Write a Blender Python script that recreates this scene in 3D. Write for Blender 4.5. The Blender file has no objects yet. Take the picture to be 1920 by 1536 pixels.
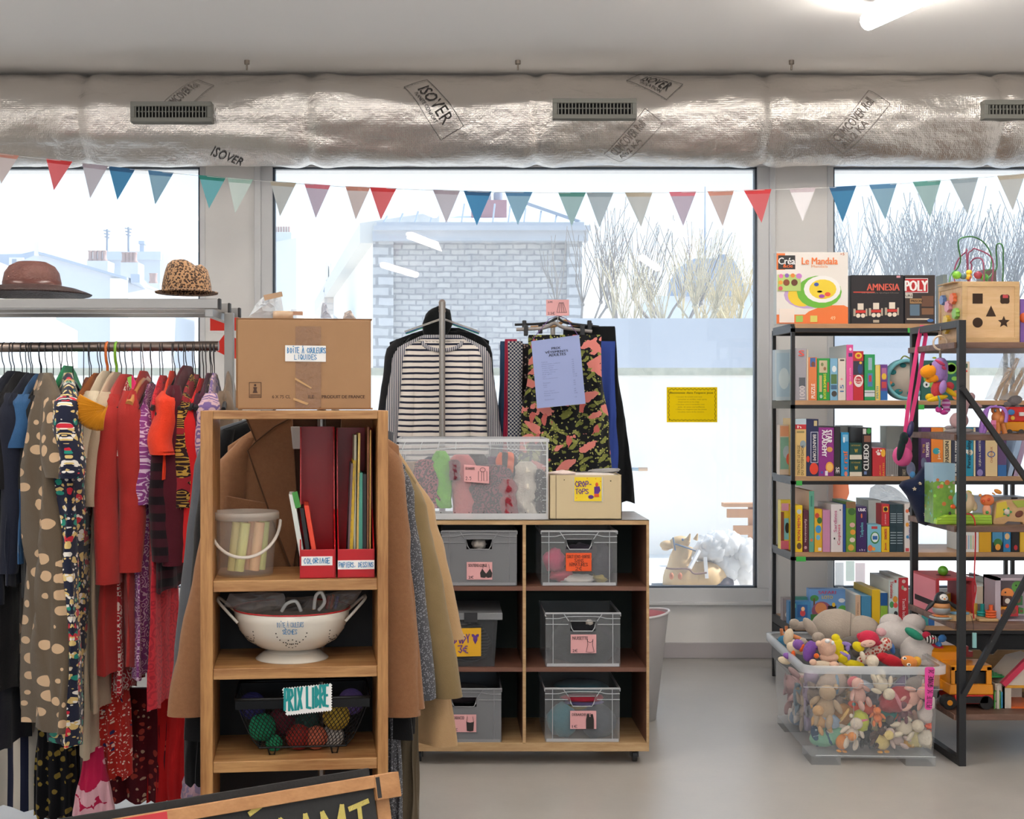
import bpy, math, random
from mathutils import Vector, Matrix, noise
# ------------------------------------------------------------------ camera, sky, sun, exposure
FX, VX, HY, CH = 2500.0, 840.0, 760.0, 1.42      # focal length in px, principal point, camera height
SC = bpy.context.scene
COL = SC.collection
def col_lin(h):
 h = h.lstrip('#')
 out = []
 for i in (0, 2, 4):
  c = int(h[i:i+2], 16) / 255.0
  out.append(c / 12.92 if c <= 0.04045 else ((c + 0.055) / 1.055) ** 2.4)
 return (out[0], out[1], out[2], 1.0)
cd = bpy.data.cameras.new('camera')
cam = bpy.data.objects.new('camera', cd); COL.objects.link(cam)
cam.location = (0, 0, CH); cam.rotation_euler = (math.pi / 2, 0, 0)
cd.sensor_width = 36.0; cd.lens = 36.0 * FX / 1920.0
cd.shift_x = (960 - VX) / 1920.0; cd.shift_y = (HY - 768) / 1920.0
cd.clip_start = 0.05; cd.clip_end = 600
SC.camera = cam
w = bpy.data.worlds.new('sky'); SC.world = w; w.use_nodes = True
wn = w.node_tree; wn.nodes.clear()
wo = wn.nodes.new('ShaderNodeOutputWorld'); bg = wn.nodes.new('ShaderNodeBackground')
tc = wn.nodes.new('ShaderNodeTexCoord'); sx = wn.nodes.new('ShaderNodeSeparateXYZ'); cr = wn.nodes.new('ShaderNodeValToRGB')
wn.links.new(tc.outputs['Generated'], sx.inputs[0]); wn.links.new(sx.outputs['Z'], cr.inputs[0])
cr.color_ramp.elements[0].position = 0.0; cr.color_ramp.elements[0].color = col_lin('#f1f6fb')
cr.color_ramp.elements[1].position = 0.9; cr.color_ramp.elements[1].color = col_lin('#9fc4ee')
e = cr.color_ramp.elements.new(0.17); e.color = col_lin('#c9dff4')
wn.links.new(cr.outputs[0], bg.inputs[0]); wn.links.new(bg.outputs[0], wo.inputs[0])
bg.inputs[1].default_value = 1.05
sd = bpy.data.lights.new('sun', 'SUN'); sd.energy = 4.2; sd.angle = math.radians(2); sd.color = (1.0, 0.96, 0.9)
sun = bpy.data.objects.new('sun', sd); COL.objects.link(sun)
sun.rotation_euler = Vector((-0.85, -0.13, -0.8)).to_track_quat('-Z', 'Y').to_euler()
SC.view_settings.view_transform = 'Standard'; SC.view_settings.look = 'None'
SC.view_settings.gamma = 1.0; SC.view_settings.use_curve_mapping = False
SC.view_settings.exposure = 0.78
# ------------------------------------------------------------------ helpers
R = random.Random(7)
WL = {}                                   # world location of each root / part
def P(px, py, Y): return Vector(((px - VX) / FX * Y, Y, CH - (py - HY) / FX * Y))
def PX(px, Y): return (px - VX) / FX * Y
def PZ(py, Y): return CH - (py - HY) / FX * Y
def tag(o, label=None, cat=None, group=None, kind=None):
 if label: o['label'] = label
 if cat: o['category'] = cat
 if group: o['group'] = group
 if kind: o['kind'] = kind
 return o
def thing(name, label, cat, loc=(0, 0, 0), group=None, rz=0.0, kind=None):
 o = bpy.data.objects.new(name, None); COL.objects.link(o); o.empty_display_size = 0.05
 o.location = loc; o.rotation_euler = (0, 0, rz); WL[o.name] = Vector(loc)
 return tag(o, label, cat, group, kind)
class MB:
 def __init__(s): s.v = []; s.f = []; s.m = []; s.s = []
 def add(s, vs, fs, mi=0, sm=False, mx=None):
  n = len(s.v)
  s.v += [(mx @ Vector(p)) if mx is not None else Vector(p) for p in vs]
  for f in fs:
   s.f.append([i + n for i in f]); s.m.append(mi); s.s.append(sm)
  return s
 def box(s, x0, x1, y0, y1, z0, z1, mi=0, mx=None):
  vs = [(x, y, z) for x in (x0, x1) for y in (y0, y1) for z in (z0, z1)]
  return s.add(vs, [(0, 1, 3, 2), (4, 6, 7, 5), (0, 4, 5, 1), (2, 3, 7, 6), (0, 2, 6, 4), (1, 5, 7, 3)], mi, False, mx)
 def pbox(s, a, b, t, u, Y, d, mi=0):
  return s.box(PX(a, Y), PX(b, Y), Y, Y + d, PZ(u, Y), PZ(t, Y), mi)
 def frustum(s, b0, b1, z0, z1, mi=0, mx=None):   # b = (x0,x1,y0,y1)
  vs = [(b0[0], b0[2], z0), (b0[1], b0[2], z0), (b0[1], b0[3], z0), (b0[0], b0[3], z0),
   (b1[0], b1[2], z1), (b1[1], b1[2], z1), (b1[1], b1[3], z1), (b1[0], b1[3], z1)]
  return s.add(vs, [(3, 2, 1, 0), (4, 5, 6, 7), (0, 1, 5, 4), (1, 2, 6, 5), (2, 3, 7, 6), (3, 0, 4, 7)], mi, False, mx)
 def prism(s, poly, y0, y1, mi=0, mx=None):       # poly in XZ
  n = len(poly)
  vs = [(p[0], y0, p[1]) for p in poly] + [(p[0], y1, p[1]) for p in poly]
  fs = [tuple(range(n)), tuple(range(2 * n - 1, n - 1, -1))] + [(i, i + n, (i + 1) % n + n, (i + 1) % n) for i in range(n)]
  return s.add(vs, fs, mi, False, mx)
 def tube(s, pts, r, n=8, mi=0, closed=False, caps=True, mx=None):
  pts = [Vector(p) for p in pts]; m = len(pts)
  rs = r if isinstance(r, (list, tuple)) else [r] * m
  vs = []; up = None
  for i, p in enumerate(pts):
   a = pts[(i - 1) % m] if (i > 0 or closed) else p
   b = pts[(i + 1) % m] if (i < m - 1 or closed) else p
   t = (b - a); t = t.normalized() if t.length > 1e-9 else Vector((0, 0, 1))
   if up is None: up = Vector((0, 0, 1)) if abs(t.z) < 0.9 else Vector((1, 0, 0))
   x = up.cross(t)
   if x.length < 1e-6: x = Vector((1, 0, 0)).cross(t)
   x.normalize(); y = t.cross(x); up = y
   for k in range(n):
    an = 2 * math.pi * k / n
    vs.append(p + x * (rs[i] * math.cos(an)) + y * (rs[i] * math.sin(an)))
  fs = []
  for i in range(m if closed else m - 1):
   j = (i + 1) % m
   for k in range(n):
    l = (k + 1) % n
    fs.append((i * n + k, i * n + l, j * n + l, j * n + k))
  s.add(vs, fs, mi, n > 4, mx)
  if caps and not closed:
   s.add(vs[:n], [tuple(range(n - 1, -1, -1))], mi, False, mx); s.add(vs[-n:], [tuple(range(n))], mi, False, mx)
  return s
 def bar(s, a, b, w, mi=0):                       # square bar between two points
  a = Vector(a); b = Vector(b); t = (b - a).normalized()
  u = Vector((0, 0, 1)) if abs(t.z) < 0.9 else Vector((0, 1, 0))
  x = u.cross(t).normalized(); y = t.cross(x); h = w / 2
  vs = [q + x * i * h + y * j * h for q in (a, b) for i, j in ((-1, -1), (1, -1), (1, 1), (-1, 1))]
  return s.add(vs, [(3, 2, 1, 0), (4, 5, 6, 7), (0, 1, 5, 4), (1, 2, 6, 5), (2, 3, 7, 6), (3, 0, 4, 7)], mi)
 def lathe(s, prof, c=(0, 0, 0), n=32, mi=0, mx=None, sy=1.0, sm=True):
  vs = [(c[0] + r * math.cos(2 * math.pi * k / n), c[1] + sy * r * math.sin(2 * math.pi * k / n), c[2] + z) for r, z in prof for k in range(n)]
  fs = [(i * n + k, i * n + (k + 1) % n, (i + 1) * n + (k + 1) % n, (i + 1) * n + k) for i in range(len(prof) - 1) for k in range(n)]
  return s.add(vs, fs, mi, sm, mx)
 def ell(s, c, r, n=14, m=9, mi=0, mx=None, rot=None, dis=0.0, seed=0):
  if not isinstance(r, (list, tuple)): r = (r, r, r)
  M0 = Matrix.Translation(c) @ (rot.to_matrix().to_4x4() if rot is not None else Matrix())
  if mx is not None: M0 = mx @ M0
  vs = [(0, 0, -r[2])]
  for i in range(1, m):
   a = -math.pi / 2 + math.pi * i / m
   for k in range(n):
    b = 2 * math.pi * k / n
    d = Vector((math.cos(a) * math.cos(b), math.cos(a) * math.sin(b), math.sin(a)))
    q = 1 + (dis * noise.noise(d * 2.1 + Vector((seed, seed * .7, 0))) if dis else 0)
    vs.append((d.x * r[0] * q, d.y * r[1] * q, d.z * r[2] * q))
  vs.append((0, 0, r[2])); L = len(vs) - 1
  fs = [(0, 1 + (k + 1) % n, 1 + k) for k in range(n)]
  for i in range(m - 2):
   for k in range(n):
    fs.append((1 + i * n + k, 1 + i * n + (k + 1) % n, 1 + (i + 1) * n + (k + 1) % n, 1 + (i + 1) * n + k))
  fs += [(1 + (m - 2) * n + k, 1 + (m - 2) * n + (k + 1) % n, L) for k in range(n)]
  return s.add(vs, fs, mi, True, M0)
 def disc(s, c, r, nrm=(0, -1, 0), n=16, th=0.001, mi=0):
  c = Vector(c); nn = Vector(nrm).normalized()
  return s.tube([c, c + nn * th], r, n, mi)
 def build(s, name, mats, parent=None, bev=0, sub=0, loc=None, solid=0):
  me = bpy.data.meshes.new(name)
  if parent is not None: base = WL[parent.name]
  elif loc is not None: base = Vector(loc)
  elif s.v:
   xs = [p.x for p in s.v]; ys = [p.y for p in s.v]; zs = [p.z for p in s.v]
   base = Vector(((min(xs) + max(xs)) / 2, (min(ys) + max(ys)) / 2, min(zs)))
  else: base = Vector()
  me.from_pydata([tuple(p - base) for p in s.v], [], s.f)
  if not isinstance(mats, (list, tuple)): mats = [mats]
  for q in mats: me.materials.append(q)
  me.polygons.foreach_set('material_index', s.m); me.polygons.foreach_set('use_smooth', s.s)
  me.update()
  o = bpy.data.objects.new(name, me); COL.objects.link(o)
  if parent is not None: o.parent = parent
  else: o.location = base
  WL[o.name] = base
  if solid: md = o.modifiers.new('solid', 'SOLIDIFY'); md.thickness = solid; md.offset = 0
  if bev: md = o.modifiers.new('bevel', 'BEVEL'); md.width = bev; md.segments = 2; md.limit_method = 'ANGLE'; md.angle_limit = 0.7
  if sub: md = o.modifiers.new('subsurf', 'SUBSURF'); md.levels = sub; md.render_levels = sub
  return o
def arc(c, r, a0, a1, n=12, plane='xz', ry=None):
 out = []
 for i in range(n + 1):
  a = math.radians(a0 + (a1 - a0) * i / n); u = r * math.cos(a); v = (ry or r) * math.sin(a)
  out.append(Vector(c) + (Vector((u, 0, v)) if plane == 'xz' else Vector((u, v, 0)) if plane == 'xy' else Vector((0, u, v))))
 return out
def spline(pts, k=6):                     # Catmull-Rom through the points
 pts = [Vector(p) for p in pts]; q = [pts[0]] + pts + [pts[-1]]; out = []
 for i in range(1, len(q) - 2):
  a, b, c, d = q[i - 1], q[i], q[i + 1], q[i + 2]
  for j in range(k):
   t = j / k
   out.append(0.5 * ((2 * b) + (c - a) * t + (2 * a - 5 * b + 4 * c - d) * t * t + (3 * b - a - 3 * c + d) * t ** 3))
 return out + [pts[-1]]
def turn(objs, pivot, ang):               # rotate top-level things about a vertical axis
 M = Matrix.Rotation(ang, 4, 'Z'); p = Vector(pivot)
 for o in objs:
  o.location = p + M @ (o.location - p); o.rotation_euler.z += ang
# text -----------------------------------------------------------------
GL = {}
def glyphs(s):
 if s not in GL:
  cu = bpy.data.curves.new('txt', 'FONT'); cu.body = s; cu.resolution_u = 2
  ob = bpy.data.objects.new('txt', cu); me = bpy.data.meshes.new_from_object(ob)
  GL[s] = ([v.co.copy() for v in me.vertices], [list(p.vertices) for p in me.polygons])
  bpy.data.objects.remove(ob); bpy.data.curves.remove(cu); bpy.data.meshes.remove(me)
 return GL[s]
def put_text(mb, s, O, U, V, mi=0, off=0.0008, bold=0, shear=0.0):
 """lay the word s into the parallelogram O + [0,1]U + [0,1]V"""
 vs, fs = glyphs(s)
 if not vs: return mb
 x0 = min(v.x for v in vs); x1 = max(v.x for v in vs); y0 = min(v.y for v in vs); y1 = max(v.y for v in vs)
 O = Vector(O); U = Vector(U); V = Vector(V); N = U.cross(V).normalized() * off
 for k in range(1 + bold):
  d = U.normalized() * (k * 0.035 * V.length)
  mb.add([O + d + N * (1 + .05 * k) + U * ((v.x - x0) / (x1 - x0)) + V * ((v.y - y0) / (y1 - y0)) + U.normalized() * (shear * (v.y - y0) / (y1 - y0) * V.length) for v in vs], fs, mi)
 return mb
STK = {'A': '00 26 40|13 33', 'B': '00 06 25 24 03 22 21 00|03 03', 'C': '45 26 03 20 41', 'D': '00 06 25 43 21 00', 'E': '46 06 00 40|03 33', 'F': '46 06 00|03 33',
'G': '45 26 03 20 41 43 23', 'H': '00 06|40 46|03 43', 'I': '20 26', 'J': '46 41 20 01', 'K': '00 06|46 03 40', 'L': '06 00 40', 'M': '00 06 23 46 40', 'N': '00 06 40 46',
'O': '20 03 26 43 20', 'P': '00 06 36 45 33 03', 'Q': '20 03 26 43 20|22 40', 'R': '00 06 36 44 03 40', 'S': '45 26 05 41 20 01', 'T': '06 46|26 20', 'U': '06 01 20 41 46',
'V': '06 20 46', 'W': '06 10 24 30 46', 'X': '00 46|06 40', 'Y': '06 23 46|23 20', 'Z': '06 46 00 40', '-': '13 33', '.': '20 21', ',': '21 10', ' ': '', "'": '26 25',
'€': '46 26 03 20 40|04 34|02 32', '0': '20 03 26 43 20', '1': '05 26 20', '2': '05 26 44 00 40', '3': '06 46 23 42 20 01', '5': '46 06 04 34 42 20 00', '4': '30 36 02 42',
'6': '46 03 20 42 23 03', '7': '06 46 10', 'À': '00 26 40|13 33|17 28', 'É': '46 06 00 40|03 33|27 48', 'Î': '20 25|17 28 37', 'È': '46 06 00 40|03 33|07 28'}
def pen(mb, s, O, U, V, wd=0.12, mi=0, off=0.0008, jit=0.35, seed=1):
 """hand-drawn strokes fitted in the parallelogram; wd = pen width as a share of the height"""
 rr = random.Random(seed); O = Vector(O); U = Vector(U); V = Vector(V); N = U.cross(V).normalized(); n = len(s)
 cw = U.length / n; u = U.normalized(); v = V.normalized(); h = V.length; w = wd * h / 2; q = 0
 for i, ch in enumerate(s):
  for st in STK.get(ch, '20 26').split('|'):
   pts = []
   for t in st.split():
    x = (int(t[0]) + rr.uniform(-jit, jit)) / 4 * cw * 0.78 + cw * (i + 0.1); y = (int(t[1]) + rr.uniform(-jit, jit)) / 6 * h
    pts.append(O + u * x + v * y)
   for a, b in zip(pts, pts[1:]):
    d = b - a
    if d.length < 1e-7: continue
    d.normalize(); c = N.cross(d) * w; q += 1; z = N * (off + 0.00002 * (q % 7))
    mb.add([a - d * w * .6 - c + z, b + d * w * .6 - c + z, b + d * w * .6 + c + z, a - d * w * .6 + c + z], [(0, 1, 2, 3)], mi)
 return mb
# materials ------------------------------------------------------------
class NT:
 def __init__(s, name):
  s.m = bpy.data.materials.new(name); s.m.use_nodes = True; s.t = s.m.node_tree
  s.b = s.t.nodes['Principled BSDF']; s.o = s.t.nodes['Material Output']
 def n(s, typ, **k):
  x = s.t.nodes.new(typ)
  for a, b in k.items(): setattr(x, a, b)
  return x
 def l(s, a, b): s.t.links.new(a, b)
 def coord(s, sc=(1, 1, 1), what='Object', rot=(0, 0, 0)):
  t = s.n('ShaderNodeTexCoord'); mp = s.n('ShaderNodeMapping'); mp.inputs['Scale'].default_value = sc; mp.inputs['Rotation'].default_value = rot
  s.l(t.outputs[what], mp.inputs[0]); return mp.outputs[0]
 def noise(s, v, scale, det=3, rough=.55):
  x = s.n('ShaderNodeTexNoise'); x.inputs['Scale'].default_value = scale; x.inputs['Detail'].default_value = det; x.inputs['Roughness'].default_value = rough
  if v is not None: s.l(v, x.inputs['Vector'])
  return x
 def voro(s, v, scale, feat='F1', rnd=1.0):
  x = s.n('ShaderNodeTexVoronoi', feature=feat); x.inputs['Scale'].default_value = scale; x.inputs['Randomness'].default_value = rnd
  s.l(v, x.inputs['Vector']); return x
 def math(s, op, a, b=None, c=None):
  x = s.n('ShaderNodeMath', operation=op)
  for i, q in enumerate((a, b, c)):
   if q is None: continue
   if isinstance(q, (int, float)): x.inputs[i].default_value = q
   else: s.l(q, x.inputs[i])
  return x.outputs[0]
 def mix(s, f, a, b):
  x = s.n('ShaderNodeMix', data_type='RGBA')
  for i, q in ((0, f), (6, a), (7, b)):
   if isinstance(q, (int, float)): x.inputs[i].default_value = q
   elif isinstance(q, str): x.inputs[i].default_value = col_lin(q)
   elif isinstance(q, tuple): x.inputs[i].default_value = q
   else: s.l(q, x.inputs[i])
  return x.outputs[2]
 def bump(s, h, st=.3, d=.01):
  x = s.n('ShaderNodeBump'); x.inputs['Strength'].default_value = st; x.inputs['Distance'].default_value = d
  s.l(h, x.inputs['Height']); s.l(x.outputs[0], s.b.inputs['Normal']); return x
 def base(s, c):
  if isinstance(c, str): s.b.inputs['Base Color'].default_value = col_lin(c)
  else: s.l(c, s.b.inputs['Base Color'])
MC = {}
def mat(name, c, rough=.6, metal=0, bump=0, bs=60, var=0, vs=10, alpha=1, coat=0, spec=.5, sheen=0, trans=0, sss=0):
 key = (name, c, rough, metal, bump, bs, var, vs, alpha, coat, spec, sheen, trans)
 if key in MC: return MC[key]
 q = NT(name); b = q.b; v = q.coord()
 if var:
  nn = q.noise(v, vs); l = col_lin(c); k = 1 - var
  q.base(q.mix(nn.outputs[0], (l[0] * k, l[1] * k, l[2] * k, 1), (min(1, l[0] * (1 + var)), min(1, l[1] * (1 + var)), min(1, l[2] * (1 + var)), 1)))
 else: q.base(c)
 b.inputs['Roughness'].default_value = rough; b.inputs['Metallic'].default_value = metal
 b.inputs['Specular IOR Level'].default_value = spec
 if bump: q.bump(q.noise(v, bs, 4).outputs[0], bump, .01)
 if alpha < 1: b.inputs['Alpha'].default_value = alpha
 if coat: b.inputs['Coat Weight'].default_value = coat
 if sheen: b.inputs['Sheen Weight'].default_value = sheen
 if trans:
  # light passing through thin cloth or paper
  tr = q.n('ShaderNodeBsdfTranslucent'); tr.inputs[0].default_value = col_lin(c)
  mx = q.n('ShaderNodeMixShader'); mx.inputs[0].default_value = trans
  q.l(b.outputs[0], mx.inputs[1]); q.l(tr.outputs[0], mx.inputs[2]); q.l(mx.outputs[0], q.o.inputs[0])
 MC[key] = q.m; return q.m
def plast(name, c='#e6e9ec', a=.35, rough=.35):       # thin cloudy clear plastic
 key = ('plast', name, c, a)
 if key in MC: return MC[key]
 q = NT(name); q.base(c); q.b.inputs['Roughness'].default_value = rough
 tr = q.n('ShaderNodeBsdfTransparent'); mx = q.n('ShaderNodeMixShader'); mx.inputs[0].default_value = a
 q.l(tr.outputs[0], mx.inputs[1]); q.l(q.b.outputs[0], mx.inputs[2]); q.l(mx.outputs[0], q.o.inputs[0])
 MC[key] = q.m; return q.m
def wood(name, c1, c2, sc=(1, 12, 12), rough=.5, ns=3.0):
 key = ('wood', name)
 if key in MC: return MC[key]
 q = NT(name); v = q.coord(sc); a = q.noise(v, ns, 6, .6); b = q.noise(v, ns * 5, 3)
 f = q.math('ADD', q.math('MULTIPLY', a.outputs[0], .75), q.math('MULTIPLY', b.outputs[0], .25))
 r = q.n('ShaderNodeValToRGB'); q.l(f, r.inputs[0])
 r.color_ramp.elements[0].position = .35; r.color_ramp.elements[1].position = .65
 r.color_ramp.elements[0].color = col_lin(c1); r.color_ramp.elements[1].color = col_lin(c2)
 q.base(r.outputs[0]); q.b.inputs['Roughness'].default_value = rough; q.bump(f, .15, .004)
 MC[key] = q.m; return q.m
def cloth(q, bs=500, st=.25):
 v = q.coord(); q.b.inputs['Roughness'].default_value = .9; q.b.inputs['Specular IOR Level'].default_value = .2
 q.b.inputs['Sheen Weight'].default_value = .15
 q.bump(q.math('ADD', q.noise(v, bs, 2).outputs[0], q.math('MULTIPLY', q.noise(v, 14, 3).outputs[0], 1.5)), st, .004)
def fabric(name, c, var=.18, bs=400, st=.3, vs=25):
 key = ('fab', name, c)
 if key in MC: return MC[key]
 q = NT(name); l = col_lin(c); nn = q.noise(q.coord(), vs, 5, .7)
 q.base(q.mix(nn.outputs[0], tuple(x * (1 - var) for x in l[:3]) + (1,), tuple(min(1, x * (1 + var)) for x in l[:3]) + (1,)))
 cloth(q, bs, st); MC[key] = q.m; return q.m
def pat_dots(name, base, dot, sc=14, r=.3, rnd=.55, flat=(1, 0, 1)):
 q = NT(name); v = q.coord(flat); d = q.voro(v, sc, rnd=rnd).outputs['Distance']
 q.base(q.mix(q.math('LESS_THAN', d, r), base, dot)); cloth(q); return q.m
def pat_multi(name, base, layers, flat=(1, 0, 1)):    # layers: (colour, scale, radius, probability)
 q = NT(name); c = base
 wv = q.noise(q.coord(flat), 30, 2); k = 0
 for ly in layers:
  colr, sc, rad, pr = ly[:4]; an, ro = ly[4:6] if len(ly) > 4 else (1, 0); k += 1
  t = q.n('ShaderNodeTexCoord'); mp = q.n('ShaderNodeMapping'); mp.inputs['Scale'].default_value = (flat[0] * an, flat[1], flat[2]); mp.inputs['Rotation'].default_value = (0, 0, 0); mp.inputs['Location'].default_value = (k * 1.37, k * .91, k * 2.11)
  if ro:
   m0 = q.n('ShaderNodeMapping'); m0.inputs['Scale'].default_value = flat; m0.inputs['Rotation'].default_value = (0, ro, 0); q.l(t.outputs['Object'], m0.inputs[0]); q.l(m0.outputs[0], mp.inputs[0])
  else: q.l(t.outputs['Object'], mp.inputs[0])
  ad = q.n('ShaderNodeMix', data_type='VECTOR'); ad.inputs[0].default_value = .022
  q.l(mp.outputs[0], ad.inputs[4]); q.l(wv.outputs['Color'], ad.inputs[5])
  vo = q.voro(ad.outputs[1], sc); sp = q.n('ShaderNodeSeparateColor'); q.l(vo.outputs['Color'], sp.inputs[0])
  f = q.math('MULTIPLY', q.math('LESS_THAN', vo.outputs['Distance'], rad), q.math('LESS_THAN', sp.outputs[0], pr))
  c = q.mix(f, c, colr)
 q.base(c); cloth(q); return q.m
def pat_stripes(name, a, b, per, duty=.5, axis='Z', warp=0.0, off=0.0, c=None):
 q = NT(name); s = q.n('ShaderNodeSeparateXYZ'); v = q.coord(); q.l(v, s.inputs[0]); x = s.outputs[axis]
 if warp: x = q.math('ADD', x, q.math('MULTIPLY', q.noise(v, 5).outputs[0], warp))
 fr = q.math('FRACT', q.math('ADD', q.math('DIVIDE', x, per), off))
 cc = q.mix(q.math('LESS_THAN', fr, duty), b, a)
 if c: cc = q.mix(q.math('LESS_THAN', q.math('ABSOLUTE', q.math('SUBTRACT', fr, duty * .5)), duty * .12), cc, c)
 q.base(cc); cloth(q, st=.2); return q.m
def pat_check(name, a, b, sc=60, flat=(1, 0, 1)):
 q = NT(name); x = q.n('ShaderNodeTexChecker'); x.inputs['Scale'].default_value = sc; v = q.coord((1, .001, 1)); q.l(v, x.inputs[0])
 x.inputs[1].default_value = col_lin(a); x.inputs[2].default_value = col_lin(b); q.base(x.outputs[0]); cloth(q); return q.m
def pat_rings(name, a, b, sc=30, fr=22, thr=.2, c=None, flat=(1, 0, 1)):   # paisley-like rings
 q = NT(name); v = q.coord(flat); vo = q.voro(v, sc); nz = q.noise(v, sc * 1.5, 3)
 d = q.math('ADD', vo.outputs['Distance'], q.math('MULTIPLY', nz.outputs[0], .35))
 f = q.math('GREATER_THAN', q.math('SINE', q.math('MULTIPLY', d, fr)), thr)
 cc = q.mix(f, a, b)
 if c:
  sp = q.n('ShaderNodeSeparateColor'); q.l(q.voro(v, sc * .6).outputs['Color'], sp.inputs[0]); cc = q.mix(q.math('LESS_THAN', sp.outputs[1], .3), cc, c)
 q.base(cc); cloth(q); return q.m
def pat_leopard(name, tan, dark, mid, sc=60):
 q = NT(name); v = q.coord(); vo = q.voro(v, sc, rnd=.9); nz = q.noise(v, sc * 1.6, 2)
 d = q.math('ADD', vo.outputs['Distance'], q.math('MULTIPLY', q.math('SUBTRACT', nz.outputs[0], .5), .9))
 ring = q.math('MULTIPLY', q.math('GREATER_THAN', d, .18), q.math('LESS_THAN', d, .48))
 c = q.mix(q.math('LESS_THAN', d, .18), tan, mid); q.base(q.mix(ring, c, dark)); cloth(q, 300, .15); return q.m
# ------------------------------------------------------------------ setting
WY = 7.49
def struct(name, mb, m, **k): return tag(mb.build(name, m, **k), kind='structure')
white = mat('white wall paint', '#f1efed', .6, bump=.05, bs=40, var=.02)
def m_floor():
 q = NT('polished concrete'); v = q.coord(); a = q.noise(v, 1.3, 6, .65); b = q.noise(v, 9, 5); c = q.noise(v, 60, 3)
 f = q.math('ADD', q.math('MULTIPLY', a.outputs[0], .6), q.math('ADD', q.math('MULTIPLY', b.outputs[0], .3), q.math('MULTIPLY', c.outputs[0], .1)))
 r = q.n('ShaderNodeValToRGB'); q.l(f, r.inputs[0]); r.color_ramp.elements[0].position = .25; r.color_ramp.elements[1].position = .75
 r.color_ramp.elements[0].color = col_lin('#a3a09d'); r.color_ramp.elements[1].color = col_lin('#b7b3ad'); q.base(r.outputs[0])
 rr = q.n('ShaderNodeMapRange'); q.l(b.outputs[0], rr.inputs[0]); rr.inputs[3].default_value = .27; rr.inputs[4].default_value = .36; q.l(rr.outputs[0], q.b.inputs['Roughness'])
 q.bump(c.outputs[0], .04, .01); return q.m
struct('floor', MB().box(-5, 5, -4, 7.8, -.1, 0), m_floor())
struct('ceiling', MB().box(-5, 5, -4, 7.8, 3.2, 3.35), mat('ceiling paint', '#f4f2f0', .8))
struct('wall_left', MB().box(-5.15, -5, -4, 7.8, -.1, 3.3), white)
struct('wall_right', MB().box(5, 5.15, -4, 7.8, -.1, 3.3), white)
q = MB()                                  # the wall behind the camera, with wide openings added to let daylight in
q.box(-5, 5, -4.15, -4, 0, 1.0).box(-5, 5, -4.15, -4, 2.9, 3.2)
for x in (-5, -2.6, 0, 2.6, 4.7): q.box(x, x + .3, -4.15, -4, 1.0, 2.9)
struct('wall_front', q, white)
g = WY; k7 = FX / WY
q = MB()                                  # window wall: parapet, lintel and piers
zs, zt = PZ(1130, g), PZ(309, g)
q.box(-5, 5, g, g + .3, -.1, zs); q.box(-5, 5, g, g + .3, zt, 3.3)
q.box(PX(385, g), PX(487, g), g, g + .3, zs, zt); q.box(PX(1450, g), PX(1551, g), g, g + .3, zs, zt)
q.box(-5, PX(-520, g), g, g + .3, zs, zt); q.box(PX(2440, g), 5, g, g + .3, zs, zt)
struct('wall_back', q, white)
frm = mat('white lacquered window frame', '#dfe0e2', .35)
gask = mat('dark window gasket', '#4a5561', .5)
def m_glass():
 q = NT('hazy window glass'); tr = q.n('ShaderNodeBsdfTransparent'); gl = q.n('ShaderNodeBsdfGlossy'); gl.inputs['Roughness'].default_value = .0
 fr = q.n('ShaderNodeFresnel'); fr.inputs[0].default_value = 1.45
 mx = q.n('ShaderNodeMixShader'); q.l(q.math('MULTIPLY', fr.outputs[0], .8), mx.inputs[0]); q.l(tr.outputs[0], mx.inputs[1]); q.l(gl.outputs[0], mx.inputs[2])
 du = q.n('ShaderNodeBsdfTranslucent'); du.inputs[0].default_value = (.98, .97, .95, 1)  # whitish veil puts the outdoor haze into the pane
 m2 = q.n('ShaderNodeMixShader'); nz = q.noise(q.coord(), 2.2, 5)
 q.l(q.math('MULTIPLY_ADD', nz.outputs[0], .08, .05), m2.inputs[0]); q.l(mx.outputs[0], m2.inputs[1]); q.l(du.outputs[0], m2.inputs[2]); q.l(m2.outputs[0], q.o.inputs[0]); return q.m
glassm = m_glass()
def window(name, a, b, a2, b2):
 r = thing(name, None, None, ((PX(a, g) + PX(b, g)) / 2, g, zs), kind='structure')
 t0, t1 = 313, 1103; q = MB()
 for (x0, x1, y0, y1) in ((a2, b2, 309, t0), (a2, b2, t1, 1130), (a2, a, t0, t1), (b, b2, t0, t1)):
  q.box(PX(x0, g), PX(x1, g), g - .01, g + .09, PZ(y1, g), PZ(y0, g))
 q.box(PX(a2, g) , PX(b2, g), g - .045, g - .01, PZ(1133, g), PZ(1127, g))
 q.build('window_frame', frm, r, bev=.004)
 q = MB()
 for (x0, x1, y0, y1) in ((a, b, t0, t0 + 3), (a, b, t1 - 3, t1), (a, a + 4, t0, t1), (b - 4, b, t0, t1)):
  q.box(PX(x0, g), PX(x1, g), g + .012, g + .06, PZ(y1, g), PZ(y0, g))
 q.build('gasket', gask, r)
 MB().box(PX(a, g), PX(b, g), g + .03, g + .036, PZ(t1, g), PZ(t0, g)).build('glass', glassm, r)
window('window_1', -500, 375, -520, 385)
window('window_2', 511, 1420, 487, 1450)
window('window_3', 1562, 2420, 1551, 2440)
struct('baseboard_back', MB().box(-5, 5, g - .015, g, 0, PZ(1205, g)), mat('grey baseboard paint', '#b6b1b4', .5), bev=.003)
# pier trims
for i, (a, b) in enumerate(((478, 490), (1441, 1452))):
 struct('trim_%d' % (i + 1), MB().box(PX(a, g), PX(b, g), g - .03, g + .0, zs, zt), frm, bev=.004)
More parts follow.
